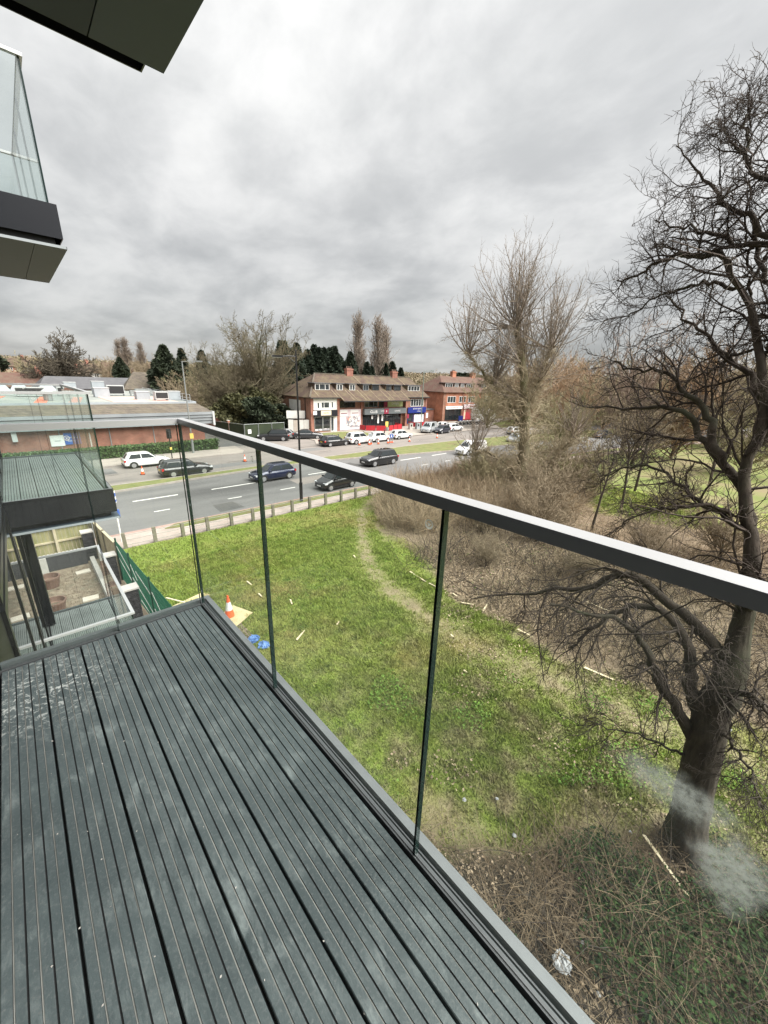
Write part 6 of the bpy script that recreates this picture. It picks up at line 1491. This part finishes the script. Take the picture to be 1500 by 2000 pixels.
rng = np.random.default_rng(61)
def woodland(t0, t1, d0, d1, n, m, label, size, hmax):
    az = np.radians(rng.uniform(t0, t1, n)); d = rng.uniform(d0, d1, n); zb = np.interp(d, [150, 230, 330, 480, 700], [-1, 4.5, 10.5, 15.5, 14.0])
    x, y = d * np.sin(az), d * np.cos(az); c = vnoise(x, y, .07, 71) * .75 + vnoise(x, y, .23, 72) * .25
    z = zb + hmax * c * np.sqrt(rng.random(n)) + 1.0
    V, F = shards(np.stack([x, y, z], 1), size * rng.uniform(.5, 1.4, n), rng, 0, 1.8)
    tag(link('woodland', npmesh('woodland', V, F, m)), label, 'woodland', kind='stuff')
woodland(-6, 62, 215, 420, 60000, 'twig_brown', 'brown winter woods over the far rise', .75, 5.0)
woodland(-6, 62, 240, 430, 5000, 'leaf_olive', 'evergreen patches in the woods on the far rise', 1.0, 5.5)
woodland(48, 95, 170, 330, 50000, 'twig_brown', 'brown winter woods on the rise behind the park', .7, 6.0)
# evergreens
def evergreen(key, seed, h, rmax, n, size, m, shape='cone', trunk=True):
    rng = np.random.default_rng(seed)
    t = rng.random(n) ** (.75 if shape == 'cone' else 1.0); az = rng.uniform(0, 2 * np.pi, n)
    if shape == 'cone': R_ = rmax * (1 - t) ** .8 * (.72 + .28 * np.sin(az * 5 + t * 23)) + .1
    elif shape == 'column': R_ = rmax * np.clip(1.15 * np.sin(np.pi * (t * .72 + .26)), .12, 1) * (.8 + .2 * np.sin(az * 4 + t * 9 + np.sin(t * 31)))
    else: R_ = rmax * np.sqrt(np.clip(1 - (t * 2 - 1) ** 2 * .92, 0, 1)) * (.75 + .25 * np.sin(az * 3 + t * 11 + seed))
    rr = R_ * np.sqrt(rng.uniform(.35, 1.05, n))
    Pn = np.stack([np.cos(az) * rr, np.sin(az) * rr, t * h + .2], 1)
    out = np.stack([np.cos(az), np.sin(az), np.full(n, .15 if shape != 'round' else .5)], 1)
    V, F = shards(Pn, size * rng.uniform(.6, 1.4, n), rng, 0, 2.0, dirs=out + rng.normal(0, .5, (n, 3)))
    k = MB().tube([(0, 0, 0), (0, 0, h * .85)], [rmax * .07 + .05, .04], 7)
    TREEMESH[key] = (k.mesh('trunk', 'bark'), npmesh('crown', V, F, m))
evergreen('conifer_a', 1, 16.5, 4.6, 9000, .62, 'leaf_conifer')
evergreen('conifer_b', 2, 15.6, 5.0, 9000, .64, 'leaf_conifer')
evergreen('cypress', 3, 12.5, 3.4, 12000, .46, 'leaf_dark', 'column')
evergreen('dense', 4, 5.5, 3.6, 7000, .34, 'leaf_dark', 'round')
evergreen('olive', 5, 6.0, 3.6, 7000, .36, 'leaf_olive', 'round')
CN = [(57.5, 96, 1.0), (60.3, 97, .97), (63.2, 95, 1.02), (66.0, 97, .98), (68.6, 95, 1.06), (71.5, 97, 1.0), (74.2, 95, 1.0), (77, 97, .92), (80.5, 95, .86), (84, 97, .84), (88, 95, .86), (92, 96, .95), (95, 95, .8), (55, 93, 1.04), (52.4, 94, 1.06)]
CN2 = [(59, 103, 1.06), (62, 104, 1.1), (65, 103, 1.06), (67.8, 104, 1.1), (70.6, 103, 1.12), (73.4, 104, 1.08), (76.5, 103, 1.0), (56, 102, 1.1), (80, 104, .95), (93.5, 101, 1.0)]
CL = ['over the terrace hip', 'second along from the hip of the roof', 'third along from the hip of the roof', 'before the first chimney', 'just left of the first chimney', 'straight behind the first chimney', 'right of the first chimney', 'under the lone poplar', 'left of the poplar pair', 'at the foot of the poplar pair', 'right behind the poplar pair', 'before the second chimney', 'right of the second chimney', 'behind the olive tree edge', 'first, behind the olive tree']
for i, ((x, y, s), l_) in enumerate(zip(CN, CL)): place(('conifer_a', 'conifer_b')[i % 2], 'conifer', 'dark conifer in the row behind the shops, ' + l_, x, y, -.5, s, i * 1.3, 'conifers behind the shops')
for i, (x, y, s) in enumerate(CN2): place(('conifer_b', 'conifer_a')[i % 2], 'conifer', 'dark conifer in the back row, ' + ['first from the roof hip', 'second from the roof hip', 'left of the first chimney', 'behind the first chimney', 'right of the first chimney', 'before the lone poplar', 'under the lone poplar', 'nearest the olive tree', 'left of the poplar pair', 'by the second chimney'][i], x, y, -.5, s, i * 1.1, 'conifers behind the shops')
place('cypress', 'conifer', 'big dense dark conifer rising past the end of the flat roof', 25.6, 97, 1.2, 1.04, .5)
place('conifer_b', 'conifer', 'smaller dark conifer left of the grey lamp top', 38.5, 112, 1, .86, 1.5); place('conifer_a', 'conifer', 'small dark conifer right of the grey lamp top', 33.6, 112, 1, .82, 2.2)
place('cypress', 'conifer', 'small round dark conifer in the gardens beyond the flat roof', 29.5, 165, 3.0, .82, 1.0)
for i, (x, y, s) in enumerate(((58, 99, 2.0), (63, 100, 2.1), (68, 100, 2.0), (73, 100, 2.05), (54, 97, 2.0), (78, 100, 1.7))): place('dense', 'evergreen_tree', 'broad dark evergreen filling the conifer row ' + ['above the roof hip', 'left of the first chimney', 'behind the first chimney', 'below the lone poplar', 'behind the olive tree', 'below the poplar pair'][i], x, y, 0, s, i, 'dark broad evergreens')
for i, (x, y, s, l_) in enumerate(((99, 78, 1.5, 'dark evergreen mass over the second terrace roof'), (108, 80, 1.7, 'dark evergreen beyond the second terrace, under the willow twigs'), (84, 88, 1.35, 'dark evergreen between the two terrace roofs'), (-4, 152, 1.5, 'dark round evergreen left of the oak'), (-13, 150, 1.6, 'dark evergreen at the left edge of the skyline'), (72, 110, 1.2, 'dark evergreen low behind the conifer row'))):
    place('dense', 'evergreen_tree', l_, x, y, 2.2 if y < 120 else 5, s, i, 'dark broad evergreens')
for i, (k, x, y, s, l_) in enumerate((('olive', 26.6, 65.0, 1.0, 'rounded dark shrub at the driveway, nearest the flat roof'), ('dense', 29.6, 63.4, 1.0, 'dense evergreen shrub behind the left of the site fence'), ('olive', 32.0, 66, 1.05, 'olive green shrub behind the middle of the site fence'), ('dense', 34.4, 64.2, .8, 'evergreen shrub by the white hoarding'), ('olive', 29.6, 69, 1.25, 'tall olive shrub under the broad bare tree'))):
    place(k, 'evergreen_shrub', l_, x, y, -.2, s, i * .9, 'shrubs behind the site fence', cat='shrub')

# clipped hedge before the brick wall
hg = thing('hedge', 'long clipped green hedge in front of the low brick building', 'hedge', (0, 51.0, 0))
MB().box(-30, 18.2, -.42, .42, 0, 1.08).build('core', 'leaf_dark', hg)
rng = np.random.default_rng(31); n = 16000
hx = rng.uniform(-30, 18.4, n); face = rng.random(n); hy = np.where(face < .45, rng.uniform(-.58, .58, n), np.where(face < .85, -.55 + rng.normal(0, .05, n), .55)); hz = np.where(face < .45, 1.16 + rng.normal(0, .05, n), rng.uniform(.02, 1.18, n))
m_ = face > .97; hx[m_] = 18.35
V, F = shards(np.stack([hx, hy, hz], 1), rng.uniform(.07, .17, n), rng); tag(link('foliage', npmesh('foliage', V, F, 'leaf_hedge'), hg), kind='stuff')

# ------------------------------------------------------------------ grass, brambles, leaf litter
rng = np.random.default_rng(40)
LAWN = [(2.6, 23.0), (2.6, 9), (3, 8), (4.4, 5), (4.6, 3), (6, 1), (8.5, -1), (9, -4), (14, -4), (40, 4), (41, 14), (38, 22), (24, 23.0)]
q = np.concatenate([scatter(LAWN, 330000, rng), scatter([(2.6, 20), (2.6, 9), (4.4, 5), (5, 2), (9, -2), (13, -2), (13, 12), (17, 20)], 240000, rng)])
e = earth_at(q[:, 0], q[:, 1]); keep = rng.random(len(q)) > np.clip(e * 1.25, 0, .97); q = q[keep]; e = e[keep]
n = len(q); z = ground_z(q[:, 0], q[:, 1]); dist = np.hypot(q[:, 0], q[:, 1])
cl_ = vnoise(q[:, 0], q[:, 1], 3.1, 21) * .6 + vnoise(q[:, 0], q[:, 1], 7.3, 22) * .4
h = rng.uniform(.035, .10, n) * (.45 + 1.7 * cl_ ** 1.5) * (1 + .5 * vnoise(q[:, 0], q[:, 1], .7, 23)) * (1 - .45 * e); w = rng.uniform(.008, .016, n) * (1 + dist / 26)
az = rng.uniform(0, 2 * np.pi, n); dx, dy = np.cos(az), np.sin(az); ln = rng.uniform(.2, 1.1, n) * h; la = rng.uniform(0, 2 * np.pi, n)
B0 = np.stack([q[:, 0], q[:, 1], z - .01], 1)
V = np.stack([B0 - np.stack([dx * w, dy * w, 0 * w], 1), B0 + np.stack([dx * w, dy * w, 0 * w], 1), B0 + np.stack([np.cos(la) * ln, np.sin(la) * ln, h], 1)], 1).reshape(-1, 3)
tag(link('grass', npmesh('grass', V, np.arange(n * 3).reshape(-1, 3), 'grass_blade')), 'short rough grass of the green below the balcony', 'grass', kind='stuff')

def stems(poly, n, hgt, wid, rng, lean=.8, mname='stem_tan', name='brambles', label='', k=3, seg=6, arch=.9, zfun=None):
    q = scatter(poly, n, rng); dens = vnoise(q[:, 0], q[:, 1], .8, 33); keep = rng.random(n) < (.25 + dens); q = q[keep]; n = len(q)
    L_ = rng.uniform(hgt[0], hgt[1], n) * (.55 + .8 * dens[keep]); az = rng.uniform(0, 2 * np.pi, n); tl = np.abs(rng.normal(0, lean, n)).clip(0, 1.4)
    d = np.stack([np.sin(tl) * np.cos(az), np.sin(tl) * np.sin(az), np.cos(tl)], 1)
    p = np.stack([q[:, 0], q[:, 1], np.full(n, -.03) if zfun is None else zfun(q[:, 0], q[:, 1])], 1)
    Pp, rr = shoot(p, d, L_, rng.uniform(*wid, n), seg, .14, (0, 0, -arch), rng, .45)
    Pp[:, :, 2] = np.maximum(Pp[:, :, 2], .01)
    V, F = tubes([(Pp, rr)], k); return tag(link(name, npmesh(name, V, F, mname)), label, 'undergrowth', kind='stuff')
NEARB = [(.8, 8.4), (2.8, 7.2), (3.8, 5.6), (4.2, 4.2), (4.8, 2.8), (5.5, 1.9), (6.7, 1.1), (7.9, .3), (8.9, -.6), (9.6, -2.0), (10, -6), (3.2, -6), (3.2, 2), (.9, 7)]
stems(NEARB, 15000, (.4, 1.3), (.0035, .0075), rng, .85, 'stem_tan', 'brambles', 'tangle of dead bramble stems at the foot of the building', arch=1.3)
stems(NEARB, 700, (.8, 2.0), (.006, .010), rng, .7, 'bark_twig', 'dead_canes', 'longer dark dead canes standing out of the bramble tangle', arch=1.0)
stems(THICK, 46000, (.3, 1.15), (.006, .012), rng, .8, 'stem_brown', 'dead_undergrowth', 'brown dead undergrowth beyond the trodden path', arch=1.1)
stems([(16, 17.4), (17.6, 19.6), (20, 21.6), (30, 22.3), (36, 20), (36, 11), (26, 10), (21, 13), (17, 14.5)], 24000, (.9, 2.6), (.008, .016), rng, .5, 'stem_brown', 'dead_undergrowth', 'taller brown dead stems around the foot of the willow', arch=.7)
stems([(21, 21.9), (40, 21.9), (40, 17), (30, 18), (24, 19)], 11000, (.8, 2.2), (.009, .016), rng, .5, 'twig_rust', 'dead_undergrowth', 'rust coloured dry stems along the footpath end of the fence', arch=.6)
for i, (x, y, s, l_) in enumerate(((27, 1.5, .42, 'brown bare thicket on the far side of the leaf litter, behind the great trunk'), (31, -3.5, .5, 'brown bare thicket at the right edge behind the great trunk'), (35.5, 5.5, .42, 'brown bare thicket where the park lawn meets the undergrowth'), (33, 12.5, .6, 'brown bare thicket right of the willow foot'), (23, -4, .4, 'brown bare thicket low at the right edge of the litter'))):
    place(('thicket_brown', 'thicket_brown', 'thicket', 'thicket_brown', 'thicket_brown')[i], 'bare_thicket', l_, x, y, -.1, s, i * 1.4, 'bare thickets round the undergrowth', cat='thicket')
stems([(14, 13), (20, 13.5), (24, 9), (26, 4), (20, -3), (14.5, -3), (13, 3), (13, 9)], 3600, (.6, 1.7), (.008, .018), rng, .75, 'bark_twig', 'dead_canes', 'dark dead canes tangled through the brown undergrowth', arch=1.0)
for i, (x, y, s, l_) in enumerate(((16.5, 9.6, .2, 'small dark tangled bush at the edge of the leaf litter'), (18.6, 5.6, .24, 'small dark tangled bush in the middle of the leaf litter'), (16.4, 1.6, .2, 'small dark tangled bush in the litter behind the low limbs'), (20.5, 12.6, .3, 'dark tangled bush below the rail, left of the litter'), (24, 4.5, .32, 'dark tangled bush behind the litter towards the park'))): place('thicket_brown', 'bare_bush', l_, x, y, -.08, s, i * 1.3, cat='bush')
for i, (x, y, s, l_) in enumerate(((22, 9.5, .42, 'low dark tangled bush in the undergrowth, nearer one'), (26, 11.2, .5, 'low dark tangled bush in the undergrowth, by the willow foot'), (29.6, 18.6, .42, 'low bare bush between the willow and the footpath'))):
    place('thicket_brown' if i < 2 else 'thicket', 'bare_bush', l_, x, y, -.1, s, i * 2.0, cat='bush')
def leaves(poly, n, size, mname, name, label, zr, rng, clump=.8, thr=.45, cat='leaves'):
    q = scatter(poly, n * 2, rng); d = vnoise(q[:, 0], q[:, 1], clump, 55); q = q[rng.random(len(q)) < np.clip((d - thr) * 4, 0, 1)][:n]
    P_ = np.stack([q[:, 0], q[:, 1], rng.uniform(*zr, len(q))], 1); V, F = shards(P_, rng.uniform(*size, len(q)), rng, .6, 1.4)
    return tag(link(name, npmesh(name, V, F, mname)), label, cat, kind='stuff')
leaves([(4.2, 1.6), (5.9, 1.5), (7.3, .9), (8.7, -.2), (9.6, -2), (10, -6), (3.8, -6), (3.8, 0)], 26000, (.028, .062), 'leaf_ivy', 'ivy', 'dark ivy leaves trailing through the brambles', (.08, .46), rng, .75, .42)
leaves(LAWN, 9000, (.03, .07), 'leaf_bright', 'weeds', 'broad leaved weeds in the rough grass', (.02, .12), rng, .7, .60)
leaves([(5, 6), (6, 3), (8, 1.6), (9.6, 0), (12, -2), (13, 2), (10, 5), (7, 7.5)], 6000, (.03, .07), 'leaf_bright', 'weeds', 'lush weeds where the lawn meets the brambles', (.02, .16), rng, .9, .45)
leaves(NEARB, 9000, (.03, .07), 'litter', 'leaf_litter', 'dead brown leaves lying under the brambles', (.01, .1), rng, .8, .2)
leaves([(12.5, 9), (15.5, 13), (20, 12), (24, 6), (16, 0), (12.6, .5)], 16000, (.04, .09), 'litter', 'leaf_litter', 'dead brown leaves covering the ground beyond the path', (.0, .06), rng, .8, .2)
leaves([(5, 5), (9, 6), (12, 9), (13, 3), (10, -2), (7, 1)], 1500, (.03, .07), 'litter', 'leaf_litter', 'scattered dead leaves on the rough lawn', (.03, .09), rng, .8, .3)

# ------------------------------------------------------------------ small things on the green
def stick(x, y, L_, rz, label, w=.07, m='wood_chip', tilt=0.0, z=.07):
    mb = MB(); a, b_ = Vector((-L_ / 2, 0, 0)), Vector((L_ / 2, 0, 0))
    mb.add([(-L_ / 2, -w * .5, 0), (-L_ / 2 + .03, w * .5, 0), (L_ / 2, w * .35, 0), (L_ / 2 - .05, -w * .4, 0), (-L_ / 2, -w * .5, .025), (-L_ / 2 + .03, w * .5, .03), (L_ / 2, w * .35, .02), (L_ / 2 - .05, -w * .4, .025)], [(3, 2, 1, 0), (4, 5, 6, 7), (0, 1, 5, 4), (1, 2, 6, 5), (2, 3, 7, 6), (3, 0, 4, 7)])
    return tag(mb.build('wood_piece', m, loc=(x, y, z), rot=(0, tilt, rz)), label, 'wood', 'bits of split wood on the grass')
ST = [(6.3, 15.43, .49, -1.53, 'pale wood piece lying left of the first pane joint, farthest of three'), (6.21, 14.16, .36, -1.6, 'short thick pale wood piece by the first pane joint'), (6.95, 12.84, .42, -1.91, 'pale wood piece just right of the first pane joint'),
      (6.08, 10.66, .63, .53, 'long pale wood sliver in the middle of the lawn'), (7.57, 10.39, .29, .51, 'small pale wood sliver right of the long one on the lawn'), (12.78, 8.76, .3, -1.74, 'short wood bit at the edge of the dead undergrowth'),
      (12.62, 7.97, .54, -1.0, 'split wood piece at the edge of the leaf litter'), (12.96, 7.31, .69, .29, 'split wood piece lying crosswise on the leaf litter'), (12.75, 10.99, 1.21, -1.7, 'longest pale branch along the undergrowth edge'),
      (12.68, 9.83, .74, -1.56, 'pale branch along the undergrowth edge, the nearer one'), (12.46, 2.61, .91, -1.41, 'pale plank end in the grass under the low limbs'), (16.82, 4.36, 1.28, -1.59, 'pale board lying in the leaf litter behind the limbs'),
      (12.61, 5.32, .63, -1.55, 'pale wood piece under the drooping twigs'), (10.33, 7.02, .2, -1.88, 'tiny wood chip near the trodden path'), (9.16, 5.57, .16, -1.76, 'tiny wood chip on the nearer lawn'), (11.78, 14.66, .33, -1.91, 'wood chip beside the trodden path bend')]
for x, y, L_, rz, l_ in ST: stick(x, y, L_, rz, l_, .06 + .03 * (L_ > .8))
stick(7.62, -.28, 1.05, -2.14, 'long straight pale timber batten lying by the big trunk', .055, z=.20)
stick(20.4, 18.7, 1.7, -2.24, 'pale broken stem leaning in the dead undergrowth', .06, tilt=-.5, z=.6)
stick(3.55, 14.6, 1.9, -.75, 'thin pale batten leaning off the green mesh fence', .05, tilt=.25, z=.5)
def sheet(pts, label, z=.085):
    c = (sum(p[0] for p in pts) / 4, sum(p[1] for p in pts) / 4)
    return tag(MB().prism([(x - c[0], y - c[1]) for x, y in pts], 0, .02).build('plywood_sheet', 'ply', loc=(c[0], c[1], z)), label, 'board', 'plywood sheets on the grass')
sheet([(3.1, 15.55), (4.40, 15.9), (4.60, 15.5), (3.18, 14.7)], 'yellow plywood sheet showing behind the far deck edge')
sheet([(4.1, 13.6), (5.0, 14.1), (5.38, 13.1), (4.45, 12.6)], 'yellow plywood sheet under the traffic cone')
rng = np.random.default_rng(77)
def crumple(name, x, y, z, s, m, label, cat, flat=.55, n=220):
    u = rng.normal(0, 1, (n, 3)); u = unit(u) * rng.uniform(.5, 1, (n, 1)); u[:, 2] = np.abs(u[:, 2]) * flat
    bm_ = __import__('bmesh').new()
    for v in u: bm_.verts.new(v * s)
    __import__('bmesh').ops.convex_hull(bm_, input=bm_.verts)
    loose = [v for v in bm_.verts if not v.link_faces]
    __import__('bmesh').ops.delete(bm_, geom=loose, context='VERTS')
    __import__('bmesh').ops.subdivide_edges(bm_, edges=bm_.edges, cuts=1, use_grid_fill=True)
    for v in bm_.verts: v.co += Vector(rng.normal(0, .10 * s, 3))
    me = bpy.data.meshes.new(name); bm_.to_mesh(me); bm_.free(); me.materials.append(MATS[m])
    return tag(link(name, me, None, (x, y, z)), label, cat)
crumple('blue_sack', 4.68, 11.55, .05, .24, 'blue_bag', 'crumpled blue plastic sack on the grass below the deck edge, farther lump', 'bag')
crumple('blue_sack', 4.80, 11.0, .05, .22, 'blue_bag', 'crumpled blue plastic sack on the grass below the deck edge, nearer lump', 'bag')
crumple('carrier_bag', 4.74, .48, 0.20, .15, 'white_bag', 'torn white carrier bag caught in the brambles near the deck', 'bag', .3)
LT = [(5.74, 3.11, .08, 'white paper scrap where the lawn meets the brambles'), (6.32, 2.63, .06, 'small white scrap under the weeds, right of the paper scrap'), (5.93, 1.97, .08, 'pale scrap in the middle of the brambles'), (7.85, .36, .05, 'white scrap at the upper end of the timber batten'),
      (6.18, 1.05, .05, 'white bottle top in the brambles by the ivy'), (5.66, .45, .06, 'pale round scrap by the ivy edge'), (4.88, -.05, .06, 'white scrap below the torn carrier bag'), (5.3, .35, .05, 'pale scrap above the torn carrier bag'), (12.98, -.67, .09, 'white scrap on the grass right of the big trunk')]
for x, y, s, l_ in LT: crumple('paper_scrap', x, y, .10 if x < 9 else .05, s * .7, 'white_bag', l_, 'litter', .6, 40)
q = scatter([(4.2, 12.7), (4.75, 12.75), (4.8, 11.7), (4.3, 11.6)], 900, rng)
V, F = shards(np.stack([q[:, 0], q[:, 1], rng.uniform(.01, .07, len(q))], 1), rng.uniform(.03, .09, len(q)), rng, .5, 1.2)
tag(link('rubble', npmesh('rubble', V, F, 'gravel')), 'small heap of broken stone beside the plywood', 'rubble', kind='stuff')
q = scatter([(2.5, 15.2), (3.2, 15.2), (3.2, 12), (2.6, 12)], 1500, rng)
V, F = shards(np.stack([q[:, 0], q[:, 1], rng.uniform(.01, .06, len(q))], 1), rng.uniform(.03, .07, len(q)), rng, .5, 1.2)
tag(link('rubble', npmesh('rubble', V, F, 'gravel')), 'strip of loose stones at the foot of the green mesh', 'rubble', kind='stuff')
q = scatter([(-.5, 22), (1.2, 22), (1.2, 9), (-.5, 9)], 5000, rng)
V, F = shards(np.stack([q[:, 0], q[:, 1], np.full(len(q), .03)], 1), rng.uniform(.02, .06, len(q)), rng, .8, 1.2)
tag(link('garden_stones', npmesh('garden_stones', V, F, 'gravel')), 'loose stones and chippings over the garden gravel', 'gravel', kind='stuff')
